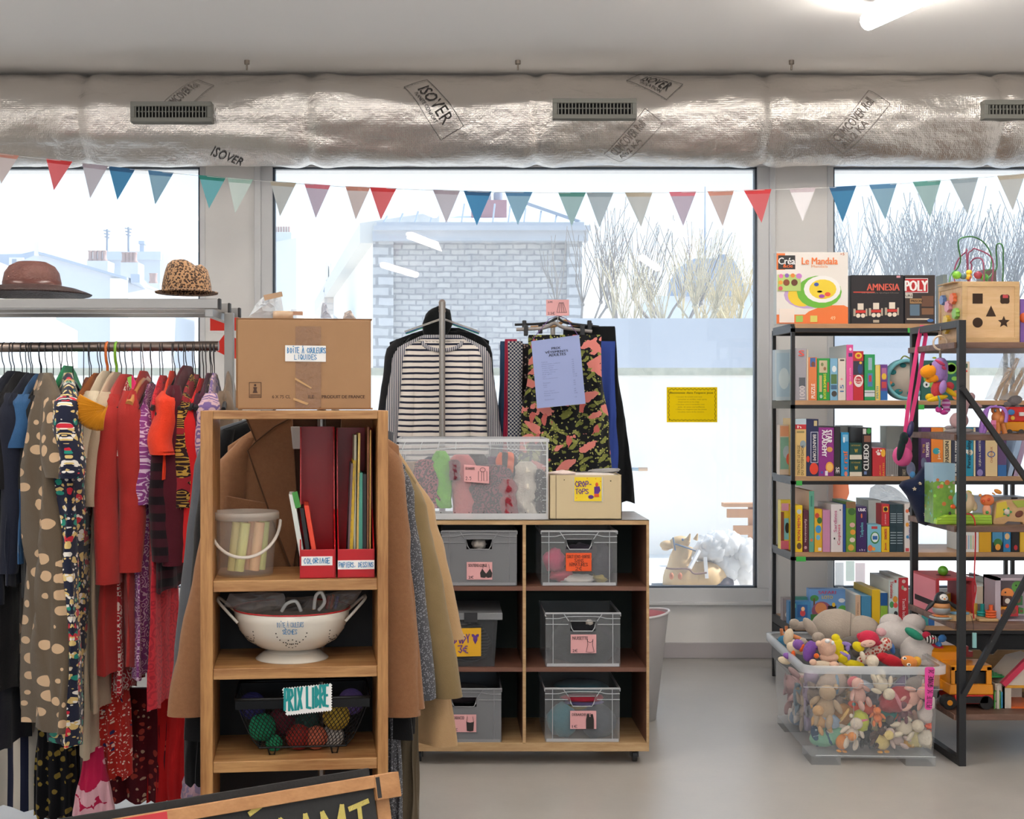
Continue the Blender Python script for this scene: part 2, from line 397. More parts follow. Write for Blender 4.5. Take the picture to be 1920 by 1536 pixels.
# ------------------------------------------------------------------ insulated air duct
DY, DZ, DR = 7.12, 2.945, .232
SEAMS = [PX(x, DY) for x in (-250, 165, 583, 1005, 1428, 1850)]
def duct_r(x, a):
 n1 = noise.noise(Vector((x * 1.7, math.cos(a) * 1.2, math.sin(a) * 1.2))); n2 = noise.noise(Vector((x * 7, math.cos(a) * 4, math.sin(a) * 4 + 9)))
 n3 = noise.noise(Vector((x * 22, math.cos(a) * 8, math.sin(a) * 8 + 3)))
 s = min(abs(x - q) for q in SEAMS)
 r = DR + .022 * n1 + .006 * n2 + .0022 * n3 - .012 * math.exp(-(s / .03) ** 2) + .008 * math.exp(-((s - .09) / .06) ** 2)
 # heavy lower belly, flatter shoulder
 r += .012 * max(0, -math.sin(a)) ** 2 + .010 * math.cos(4 * a + 1.0 + n1 * 2)
 return r
def duct_pt(x, a, off=0.0):               # a measured from +Y towards +Z
 r = duct_r(x, a) + off
 return Vector((x, DY + r * math.cos(a), DZ + r * math.sin(a)))
def m_foil():
 q = NT('crumpled reinforced foil'); v = q.coord(); q.base('#ddd8d3'); q.b.inputs['Metallic'].default_value = .93
 a = q.noise(v, 26, 6, .65); b = q.noise(v, 7, 4); w1 = q.n('ShaderNodeTexWave', wave_type='BANDS', bands_direction='X'); w1.inputs['Scale'].default_value = 30; w1.inputs['Distortion'].default_value = 2; q.l(v, w1.inputs[0])
 w2 = q.n('ShaderNodeTexWave', wave_type='BANDS', bands_direction='Z'); w2.inputs['Scale'].default_value = 30; w2.inputs['Distortion'].default_value = 1; q.l(v, w2.inputs[0])
 net = q.math('MAXIMUM', q.math('POWER', w1.outputs['Fac'], 6), q.math('POWER', w2.outputs['Fac'], 6))
 h = q.math('ADD', q.math('MULTIPLY', a.outputs[0], .9), q.math('ADD', q.math('MULTIPLY', b.outputs[0], 1.4), q.math('MULTIPLY', net, .05)))
 q.bump(h, .4, .02); q.b.inputs['Roughness'].default_value = .15; return q.m
x0, x1, nx, na = -3.4, 4.2, 760, 72
q = MB(); vs = [duct_pt(x0 + (x1 - x0) * i / nx, 2 * math.pi * k / na) for i in range(nx + 1) for k in range(na)]
q.add(vs, [(i * na + k, i * na + (k + 1) % na, (i + 1) * na + (k + 1) % na, (i + 1) * na + k) for i in range(nx) for k in range(na)], 0, True)
duct = thing('ventilation_duct', 'long silver foil-wrapped air duct running below the ceiling over the windows', 'air duct', (0, DY, DZ - DR))
q.build('foil_wrap', m_foil(), duct)
ink = mat('black print ink', '#2a2626', .6); ink2 = mat('grey outline print', '#6d645f', .6)
def duct_print(words, px, py, ang, ln, hh, m, boxed=True):
 # a point of the printed rectangle: along X and round the duct
 x0 = PX(px, DY - DR); z = PZ(py, DY - DR * .8); a0 = math.pi - math.asin(max(-.98, min(.98, (z - DZ) / DR)))
 ca, sa = math.cos(math.radians(ang)), math.sin(math.radians(ang))
 def wr(u, v): return duct_pt(x0 + u * ca - v * sa, a0 - (u * sa + v * ca) / DR, .0035)
 m1 = MB()
 for (s, u0, u1, v0, v1) in words:
  vs, fs = glyphs(s); a = min(v.x for v in vs); b = max(v.x for v in vs); c = min(v.y for v in vs); d = max(v.y for v in vs)
  m1.add([wr(u0 + (v.x - a) / (b - a) * (u1 - u0), v0 + (v.y - c) / (d - c) * (v1 - v0)) for v in vs], fs)
 if boxed:
  L = []
  for (p, r) in (((0, 0), (ln, 0)), ((ln, 0), (ln, hh)), ((ln, hh), (0, hh)), ((0, hh), (0, 0))):
   L += [(p[0] + (r[0] - p[0]) * t / 8, p[1] + (r[1] - p[1]) * t / 8) for t in range(8)]
  m1.tube([wr(*p) for p in L], .0012, 4, closed=True)
 return m1.build('print', m, duct)
# angles: text direction measured clockwise on the face seen from the room
duct_print([('ISOVER', .05, .30, .05, .12), ('PLANETE CONFORT', .07, .27, .02, .04)], 757, 160, -58, .36, .14, ink)
duct_print([('ISOVER', .05, .22, .05, .12), ('ISOLATION', .07, .20, .02, .04)], 1180, 140, -42, .26, .14, ink)
duct_print([('ISOVER', .03, .2, .03, .1)], 372, 285, -30, .22, .12, ink, False)
duct_print([('CLIMCOVER Roll', .03, .30, .07, .12), ('Alu2 KA', .03, .2, .02, .06)], 1592, 282, 52, .34, .13, ink2)
duct_print([('CLIMCOVER Roll', .03, .26, .06, .11), ('Alu2 KA', .03, .18, .02, .05)], 1172, 300, 52, .32, .12, ink2)
duct_print([('CLIMCOVER Roll', .03, .26, .06, .11)], 330, 235, 52, .3, .12, ink2)
grm = mat('grey painted grille', '#75756f', .5); dkv = mat('dark vent interior', '#1b1b1c', .9)
for i, (a, b, t, u) in enumerate(((244, 396, 190, 228), (1037, 1194, 184, 222), (1846, 2003, 187, 222))):
 Y = DY - DR - .055
 r = thing('air_grille', ['grey louvred air grille on the foil duct, leftmost of the three', 'grey louvred air grille in the middle of the foil duct', 'grey louvred air grille on the foil duct at the right edge'][i], 'vent', (PX((a + b) / 2, Y), Y + .02, PZ(u, Y)), 'air grilles on the foil duct')
 q = MB(); q.pbox(a, b, t, t + 9, Y, .08).pbox(a, b, u - 8, u, Y, .08).pbox(a, a + 8, t + 9, u - 8, Y, .08).pbox(b - 8, b, t + 9, u - 8, Y, .08); q.build('frame', grm, r, bev=.002)
 MB().pbox(a + 6, b - 6, t + 6, u - 6, Y + .024, .01).build('backing', dkv, r)
 q = MB()
 for k in range(22):
  x = a + 10 + (b - a - 20) * k / 21; q.pbox(x - 1.0, x + 1.0, t + 8, u - 7, Y + .006, .014)
 q.pbox(a + 8, b - 8, (t + u) / 2 - 1, (t + u) / 2 + 1, Y + .014, .008); q.build('fins', grm, r)
# hanger bolts holding the duct
for i, x in enumerate((463, 971, 1484)):
 q = MB(); p = Vector((PX(x, 6.88), 6.88, 3.2)); q.tube([p, p - Vector((0, 0, .02))], .014, 8).tube([p - Vector((0, 0, .02)), p - Vector((0, 0, .05))], .005, 6)
 tag(q.build('ceiling_hook', mat('steel hook', '#8a8078', .4, .8)), ['small steel ceiling hook above the duct, leftmost of three', 'small steel ceiling hook above the middle of the duct', 'small steel ceiling hook above the duct, rightmost of three'][i], 'hook', 'ceiling hooks')
# ceiling lamps
def lamp(x, y, rz, lab, ln=1.25):
 r = thing('ceiling_light', lab, 'ceiling light', (x, y, 3.09), 'linear ceiling lights', rz)
 r.rotation_euler = (0, 0, 0)
 M = Matrix.Translation((x, y, 3.09)) @ Matrix.Rotation(rz, 4, 'Z')
 q = MB(); q.box(-.03, .03, -ln / 2, ln / 2, .05, .08, 0, M).box(-.015, .015, -.4, -.36, .08, .11, 0, M).box(-.015, .015, .36, .4, .08, .11, 0, M)
 q.build('housing', mat('white lamp housing', '#e8e8e8', .4), r, bev=.004)
 em = NT('lit lamp diffuser'); em.b.inputs['Base Color'].default_value = (1, 1, 1, 1); em.b.inputs['Emission Color'].default_value = (1, .93, .84, 1); em.b.inputs['Emission Strength'].default_value = 30
 q = MB(); n = 10; sec = [(.04 * math.cos(math.radians(-45 + 270 * k / n)), .02 - .04 * math.sin(math.radians(-45 + 270 * k / n))) for k in range(n + 1)]
 q.add([M @ Vector((u, y2, v)) for y2 in (-ln / 2, ln / 2) for u, v in sec], [(k, k + 1, k + n + 2, k + n + 1) for k in range(n)] + [tuple(range(n + 1)), tuple(range(2 * n + 1, n, -1))], 0, False)
 q.build('diffuser', em.m, r)
 return r
lamp(2.03, 5.27, math.radians(17), 'lit white linear ceiling light at the top right corner')
for (x, y) in ((-2.4, 3.2), (-.3, 3.9), (-.2, 1.2), (2.2, 2.2), (-2.6, .4), (2.4, -.8), (-.6, -1.6)):
 lamp(x, y, math.radians(17), 'lit white linear ceiling light above the room, out of view')
# ------------------------------------------------------------------ outside; pale colours stand in for the haze
stone = mat('pale render', '#e9e9e6', .9, var=.05, vs=1.2)
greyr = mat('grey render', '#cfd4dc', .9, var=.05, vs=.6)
zinc = mat('pale zinc roof', '#aeb9c8', .5, var=.08, vs=2)
MB().box(-8, 14, 7.79, 10, .2, .3).build('courtyard_ground', mat('courtyard paving', '#e6e4df', .9, var=.1, vs=3))
tag(bpy.data.objects['courtyard_ground'], kind='structure')
r = thing('courtyard_wall', 'white rendered garden wall right behind the windows', 'wall', (2, 10, .2))
q = MB(); q.box(-7, 13, 10, 10.3, .2, PZ(704, 10)); q.build('render_coat', mat('white render with wear', '#fbfaf7', .9, bump=.2, bs=3, var=.04, vs=2), r)
q = MB(); q.box(-7, 13, 9.98, 10.36, PZ(704, 10), PZ(690, 10)); q.build('coping', mat('mossy coping stone', '#b9bba8', .95, bump=.5, bs=30, var=.35, vs=18), r)
tag(MB().box(PX(1070, 14), 16, 14, 14.3, 0, PZ(597, 14)).build('boundary_wall', mat('grey cement wall', '#b6bac2', .9, var=.06, vs=1.5)), 'grey cement wall above and behind the white garden wall', 'wall')
def at(o, mb_list): pass
# brick gabled building facing the windows
BY = 60
def m_rubble(name, c1, c2, mo, sc=1.0):
 q = NT(name); v = q.coord((1, 1, 1)); v2 = q.n('ShaderNodeCombineXYZ'); sp = q.n('ShaderNodeSeparateXYZ'); q.l(v, sp.inputs[0]); q.l(sp.outputs[0], v2.inputs[0]); q.l(sp.outputs[2], v2.inputs[1])
 b = q.n('ShaderNodeTexBrick'); b.inputs['Scale'].default_value = sc; b.inputs['Color1'].default_value = col_lin(c1); b.inputs['Color2'].default_value = col_lin(c2); b.inputs['Mortar'].default_value = col_lin(mo)
 b.inputs['Mortar Size'].default_value = .035; b.inputs['Brick Width'].default_value = .55; b.inputs['Row Height'].default_value = .22
 nz = q.noise(v, 1.3, 4); ad = q.n('ShaderNodeMix', data_type='VECTOR'); ad.inputs[0].default_value = .12; q.l(v2.outputs[0], ad.inputs[4]); q.l(nz.outputs['Color'], ad.inputs[5]); q.l(ad.outputs[1], b.inputs[0])
 nz2 = q.noise(v, 3, 5); q.base(q.mix(q.math('MULTIPLY', nz2.outputs[0], .6), b.outputs[0], '#dddcd8')); q.b.inputs['Roughness'].default_value = .95; return q.m
rub = m_rubble('coursed rubble stone', '#8d8b8e', '#b3b0ae', '#63636c', 1.0)
r = thing('stone_building', 'big pale stone building with rubble gable wall seen through the middle window', 'building', (PX(900, BY), BY, 0))
q = MB(); q.box(PX(738, BY), PX(1090, BY), BY, BY + 20, -3, PZ(455, BY)); q.build('rubble_wall', rub, r)
q = MB(); q.box(PX(700, BY), PX(738, BY), BY - .3, BY + 20, -3, PZ(455, BY)).box(PX(1062, BY), PX(1090, BY), BY - .35, BY, -3, PZ(455, BY)); q.build('corner_pier', m_rubble('corner stones', '#a5a7ab', '#bcbdc1', '#6b6e76', .55), r)
q = MB(); q.box(PX(700, BY), PX(1100, BY), BY - .7, BY, PZ(455, BY), PZ(437, BY)).box(PX(703, BY), PX(1103, BY), BY - 1, BY + 20, PZ(437, BY), PZ(428, BY)).box(PX(708, BY), PX(1092, BY), BY - .8, BY + 20, PZ(428, BY), PZ(421, BY))
q.build('cornice', mat('grey cornice', '#b3b7be', .8, var=.1, vs=1), r)
a, b2 = PX(700, BY), PX(590, 118); th = Vector((b2 - a, 58, 0)).normalized(); nx_ = Vector((-th.y, th.x, 0))
q = MB(); A = Vector((a, BY, 0)); B = Vector((b2, 118, 0)); h = PZ(452, BY)
q.add([A + Vector((0, 0, -3)), B + Vector((0, 0, -3)), B + Vector((0, 0, h)), A + Vector((0, 0, h)), A - nx_ * 6 + Vector((0, 0, -3)), B - nx_ * 6 + Vector((0, 0, -3)), B - nx_ * 6 + Vector((0, 0, h)), A - nx_ * 6 + Vector((0, 0, h))],
 [(0, 1, 2, 3), (7, 6, 5, 4), (3, 2, 6, 7), (1, 5, 6, 2), (0, 3, 7, 4)]); q.build('wing_wall', stone, r)
q = MB(); q.add([A + nx_ * .6 + Vector((0, 0, h - .1)), B + nx_ * .6 + Vector((0, 0, h - .1)), B + nx_ * .6 + Vector((0, 0, h + .8)), A + nx_ * .6 + Vector((0, 0, h + .8)), A - nx_ * 3 + Vector((0, 0, h - .1)), B - nx_ * 3 + Vector((0, 0, h - .1)), B - nx_ * 3 + Vector((0, 0, h + 1.4)), A - nx_ * 3 + Vector((0, 0, h + 1.4))],
 [(0, 1, 2, 3), (3, 2, 6, 7), (0, 4, 5, 1), (1, 5, 6, 2), (0, 3, 7, 4)]); q.build('wing_eaves', mat('pale stone eaves', '#d9d6cf', .8), r)
wind = mat('far window glass', '#9aa4b2', .3)
for k in range(5):
 t = .07 + k * .17; c = A.lerp(B, t) + nx_ * .02
 for z0, z1 in ((3.3, 5.4), (-.2, 2)):
  d = th * .55
  q = MB(); q.add([c - d + Vector((0, 0, z0)), c + d + Vector((0, 0, z0)), c + d + Vector((0, 0, z1)), c - d + Vector((0, 0, z1))], [(0, 1, 2, 3)]); q.build('window', wind, r, solid=.04)
ridx = PX(905, BY)
q = MB(); q.add([(PX(712, BY), BY - .4, PZ(421, BY)), (PX(1090, BY), BY - .4, PZ(421, BY)), (PX(1090, BY), BY + 20, PZ(421, BY)), (PX(712, BY), BY + 20, PZ(421, BY)), (PX(860, BY), BY + 9, PZ(375, BY) + .9), (PX(940, BY), BY + 9, PZ(375, BY) + .9)],
 [(0, 1, 5, 4), (1, 2, 5), (2, 3, 4, 5), (3, 0, 4)]); q.build('roof', mat('bright zinc roof', '#dfe5ec', .4), r)
q = MB()
for k in range(13):
 x = 720 + k * 29; top = PZ(421, BY) ; hgt = 1.3 * (1 - abs(k - 6) / 9) ; q.bar((PX(x, BY), BY - .5, top), (PX(x + 6, BY), BY - .3 + hgt, top + hgt * .9), .07)
q.bar((PX(975, BY), BY + 1, PZ(370, BY)), (PX(1085, BY), BY - .4, PZ(418, BY)), .14); q.build('roof_ribs', mat('roof rib', '#8f9bab', .5), r)
MB().box(PX(884, BY + 3), PX(950, BY + 3), BY + 3, BY + 4.2, PZ(425, BY + 3), PZ(375, BY + 3)).build('chimney', mat('brick chimney', '#a3757c', .9, var=.15, vs=3), r)
q = MB()
for x in (892, 912, 934): q.tube([P(x, 376, BY + 3.5), P(x, 362, BY + 3.5)], .22, 8)
q.build('chimney_pots', mat('grey chimney pot', '#8c93a5', .7), r)
# far left houses
def gable_house():
 Y = 38
 r = thing('gabled_house', 'pale blank gable wall with a sloping roof edge seen through the left window', 'house', (PX(160, Y), Y, 0))
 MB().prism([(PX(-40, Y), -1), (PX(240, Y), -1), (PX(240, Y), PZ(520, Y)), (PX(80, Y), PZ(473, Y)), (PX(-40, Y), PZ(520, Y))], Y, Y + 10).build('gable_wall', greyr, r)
 q = MB(); s = [(PX(76, Y), PZ(473, Y)), (PX(241, Y), PZ(521, Y)), (PX(241, Y), PZ(526, Y)), (PX(76, Y), PZ(478, Y))]; q.prism(s, Y - .2, Y + 10)
 q.build('roof_edge', zinc, r)
 Q0 = Vector((PX(240, Y), Y, 0)); Q1 = Vector((PX(352, 75), 75, 0)); h0 = PZ(522, Y)
 d = (Q1 - Q0).normalized(); nn = Vector((d.y, -d.x, 0))
 q = MB(); q.add([Q0 + Vector((0, 0, -1)), Q1 + Vector((0, 0, -1)), Q1 + Vector((0, 0, h0)), Q0 + Vector((0, 0, h0)), Q0 - nn * .5 + Vector((0, 0, -1)), Q1 - nn * .5 + Vector((0, 0, -1)), Q1 - nn * .5 + Vector((0, 0, h0)), Q0 - nn * .5 + Vector((0, 0, h0))],
  [(3, 2, 1, 0), (4, 5, 6, 7), (3, 7, 6, 2), (1, 2, 6, 5), (0, 4, 7, 3)]); q.build('street_wall', mat('sunlit cream render', '#f3f0ea', .9), r)  # paler than the gable: sun and shade are put into the two colours
 for k in range(7):
  c = Q0.lerp(Q1, .06 + k * .135) + nn * .03
  for z0, z1 in ((2.4, 4.3), (-.2, 1.6)):
   e = d * .5; q = MB(); q.add([c - e + Vector((0, 0, z0)), c + e + Vector((0, 0, z0)), c + e + Vector((0, 0, z1)), c - e + Vector((0, 0, z1))], [(3, 2, 1, 0)]); q.build('window', wind, r, solid=.05)
 q = MB(); q.bar(Q0 + nn * .2 + Vector((0, 0, h0)), Q1 + nn * .2 + Vector((0, 0, h0)), .25); q.build('gutter', zinc, r)
 MB().box(PX(66, Y), PX(75, Y), Y - .1, Y + 1, PZ(480, Y), PZ(453, Y)).build('chimney', stone, r)
gable_house()
def chim(r, x, y, Y, n=4, w=.22, m=None):
 q = MB()
 for k in range(n): q.lathe([(.09, 0), (.12, .05), (.08, .1), (.08, .35), (.11, .4), (.0, .4)], (x + k * w, Y + .2, y), 8)
 q.build('chimney_pots', m or mat('terracotta chimney pots', '#b59b94', .8), r)
Y = 62
r = thing('apartment_block', 'pale far apartment block with flat roof and vent pipe behind the gabled house', 'building', (PX(260, Y), Y, 0))
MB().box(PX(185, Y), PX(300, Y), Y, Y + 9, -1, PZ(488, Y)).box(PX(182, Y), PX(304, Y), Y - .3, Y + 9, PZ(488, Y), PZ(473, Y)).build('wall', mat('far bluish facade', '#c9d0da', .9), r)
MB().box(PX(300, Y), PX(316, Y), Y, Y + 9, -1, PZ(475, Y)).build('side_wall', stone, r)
q = MB(); q.box(PX(262, Y), PX(270, Y), Y, Y + .3, PZ(488, Y), PZ(455, Y)).box(PX(260.5, Y), PX(271.5, Y), Y - .1, Y + .4, PZ(458, Y), PZ(452, Y)); q.build('vent_pipe', zinc, r)
for (a, b, t) in ((206, 210, 480), (275, 290, 480)):
 MB().box(PX(a, Y), PX(b, Y), Y - .05, Y, PZ(t + 5, Y), PZ(t, Y)).build('window', wind, r)
q = MB()
for x, t in ((201, 430), (241, 426)):
 q.tube([P(x, 474, Y), P(x, t, Y)], .05, 5)
 for k in range(3): q.tube([P(x - 7 + k, t + 2 + k * 6, Y), P(x + 6 - k, t + 4 + k * 6, Y)], .025, 4)
q.build('aerials', mat('aerial metal', '#8f99a8', .5), r)
for i, (a, b, t) in enumerate(((163, 202, 489), (226, 259, 492), (278, 300, 531))):
 Y = 50 + i
 r = thing('chimney_stack', ['pale chimney stack with a row of pots left of the far vent pipe', 'pale chimney stack with terracotta pots in front of the far block', 'low pale chimney stack with three pots beside the leopard hat'][i], 'chimney', (PX(a, Y), Y, 0), 'chimney stacks')
 MB().box(PX(a, Y), PX(b, Y), Y, Y + 1, -1, PZ(t, Y)).build('stack', mat('stack render', '#d9dadb', .9, var=.05), r)
 chim(r, PX(a + 4, Y), PZ(t, Y), Y, 4 if i < 2 else 3, (PX(b, Y) - PX(a, Y) - .25) / 3)
Y = 52
r = thing('mansard_house', 'far blue-roofed house at the left edge of the left window', 'house', (PX(20, Y), Y, 0))
MB().box(PX(-90, Y), PX(70, Y), Y, Y + 8, -1, PZ(505, Y)).build('wall', stone, r)
MB().prism([(PX(-92, Y), PZ(505, Y)), (PX(72, Y), PZ(505, Y)), (PX(66, Y), PZ(470, Y)), (PX(40, Y), PZ(476, Y)), (PX(-92, Y), PZ(478, Y))], Y, Y + 8).build('roof', zinc, r)
MB().box(PX(20, Y), PX(46, Y), Y - .2, Y + .3, PZ(504, Y), PZ(484, Y)).build('dormer', stone, r)
MB().box(PX(26, Y), PX(34, Y), Y - .23, Y - .2, PZ(500, Y), PZ(487, Y)).build('window', wind, r)
Y = 22
r = thing('low_house', 'low white wall of a near house left of the grey gable', 'house', (PX(20, Y), Y, 0))
MB().prism([(PX(-120, Y), -1), (PX(82, Y), -1), (PX(82, Y), PZ(608, Y)), (PX(38, Y), PZ(585, Y)), (PX(38, Y), PZ(515, Y)), (PX(-120, Y), PZ(450, Y))], Y, Y + 2).build('wall', mat('bright white render', '#fbfaf7', .9), r)
Y = 45
r = thing('chimney_house', 'tall narrow pale building with chimney pots at the left edge of the middle window', 'building', (PX(535, Y), Y, 0))
MB().prism([(PX(470, Y), -1), (PX(556, Y), -1), (PX(556, Y), PZ(446, Y)), (PX(470, Y), PZ(462, Y))], Y, Y + 6).build('wall', mat('pale grey-cream render', '#dcdcd8', .9), r)
MB().box(PX(514, Y), PX(545, Y), Y + .2, Y + 1, PZ(460, Y), PZ(434, Y)).build('chimney', greyr, r)
q = MB()
for k in range(6): q.tube([P(517 + k * 5, 435, Y + .5), P(517 + k * 5, 425, Y + .5)], .04, 6)
q.build('chimney_pots', mat('terracotta chimney pots', '#b59b94', .8), r)
Y = 90
r = thing('mansard_building', 'small far building with a slate mansard roof left of the stone wing', 'building', (PX(628, Y), Y, 0))
MB().box(PX(608, Y), PX(652, Y), Y, Y + 8, -3, PZ(547, Y)).build('wall', m_rubble('far brickwork', '#c9b9ae', '#d3c9c0', '#b5aaa4', .6), r)
MB().prism([(PX(606, Y), PZ(547, Y)), (PX(652, Y), PZ(547, Y)), (PX(650, Y), PZ(508, Y)), (PX(612, Y), PZ(525, Y))], Y, Y + 8).build('roof', mat('slate roof', '#8fa0b5', .6), r)
MB().box(PX(630, Y), PX(636, Y), Y - .1, Y, PZ(540, Y), PZ(528, Y)).build('window', mat('white far window', '#f0f3f7', .5), r)
q = MB(); q.box(PX(610, Y), PX(615, Y), Y, Y + 1, PZ(530, Y), PZ(492, Y)).box(PX(618, Y), PX(622, Y), Y, Y + 1, PZ(530, Y), PZ(494, Y)); q.build('chimney', stone, r)
tag(MB().box(PX(560, 70), PX(625, 70), 70, 76, -3, PZ(590, 70)).build('far_rooftop', stone), 'low pale rooftop above the cardboard box, beside the far slate roof', 'roof')
Y = 120
r = thing('domed_building', 'far building with a domed slate roof and a mast, behind the bare trees', 'building', (PX(1350, Y), Y, 0))
MB().box(PX(1230, Y), PX(1400, Y), Y, Y + 10, -3, PZ(555, Y)).box(PX(1385, Y), PX(1440, Y), Y + 3, Y + 10, -3, PZ(525, Y)).build('wall', greyr, r)
MB().prism([(PX(1275, Y), PZ(556, Y)), (PX(1392, Y), PZ(556, Y)), (PX(1385, Y), PZ(515, Y)), (PX(1370, Y), PZ(487, Y)), (PX(1298, Y), PZ(487, Y)), (PX(1282, Y), PZ(515, Y))], Y - 1, Y + 8).build('domed_roof', mat('blue slate dome', '#93a1b6', .6), r)
MB().tube([P(1322, 487, Y), P(1322, 350, Y)], [.14, .05], 6).tube([P(1356, 487, Y), P(1356, 478, Y)], .5, 8).build('mast', mat('far mast', '#9aa5b5', .5), r)
# bare pollarded trees
def tree(px, Y, top, seed, lab, spread=1.0, cm='#857f7a'):
 rr = random.Random(seed); base = Vector((PX(px, Y), Y, -1)); Ht = (PZ(top, Y) + 1) * 1.13; tr = MB(); br = MB()
 def grow(p, d, ln, r, lev):
  pts = [p]; q = p
  for k in range(3):
   q = q + (d + Vector((rr.uniform(-.22, .22), rr.uniform(-.22, .22), rr.uniform(-.05, .2)))).normalized() * ln / 3; pts.append(q)
  (tr if lev < 2 else br).tube(pts, [r, r * .85, r * .75, r * .65], 6 if lev < 2 else 4 if lev < 3 else 3, caps=False)
  if lev == 0:
   for k in range(4): a = k * 1.57 + rr.random(); grow(q - d * ln * rr.uniform(0, .3), Vector((math.cos(a) * .9 * spread, math.sin(a) * .9, .9)).normalized(), Ht * .22, r * .55, 1)
  elif lev == 1:
   br.ell(q, r * 1.1, 6, 4)
   for k in range(4): a = rr.random() * 6.3; grow(q, Vector((math.cos(a) * .6 * spread, math.sin(a) * .6, 1)).normalized(), Ht * .16, r * .5, 2)
  elif lev == 2:
   br.ell(q, r * 1.3, 5, 4)
   for k in range(9): a = rr.random() * 6.3; grow(q, Vector((math.cos(a) * .4, math.sin(a) * .4, 1)).normalized(), Ht * rr.uniform(.16, .3), r * .3, 3)
 grow(base, Vector((0, 0, 1)), Ht * .36, Ht * .022, 0)
 r = thing('bare_tree', lab, 'tree', base, 'bare pollarded trees')
 m = mat('pale bark', cm, .9); tr.build('trunk', m, r); br.build('branches', m, r)
for i, (px, Y, top, lab, cm) in enumerate(((1150, 50, 395, 'bare pollarded tree just right of the stone building', '#857f7a'), (1235, 46, 450, 'small bare tree behind the grey wall, under the pink pennant', '#b3a98f'), (1320, 60, 470, 'bare yellowish tree in front of the domed roof', '#c2b28a'),
 (1640, 44, 385, 'bare pollarded tree above the colouring set box', '#7d8185'), (1745, 36, 375, 'bare pollarded tree above the black game boxes', '#7d8185'), (1880, 34, 365, 'bare pollarded tree at the right edge of the picture', '#7d8185'), (1600, 70, 400, 'thin far bare tree beside the right-hand window post', '#b0b3b6'), (1395, 75, 500, 'low far bare tree at the right edge of the middle window', '#b0a98f'), (1820, 60, 400, 'far bare tree between the two large trees on the right', '#b0b3b6'))):
 tree(px, Y, top, 20 + i, lab, 1.2, cm)
tag(MB().box(PX(1500, 18), 14, 18, 18.4, 0, PZ(600, 18)).build('far_parapet', mat('pale parapet', '#c3c8cf', .9)), 'pale parapet behind the right-hand shelves, outside the window', 'wall')
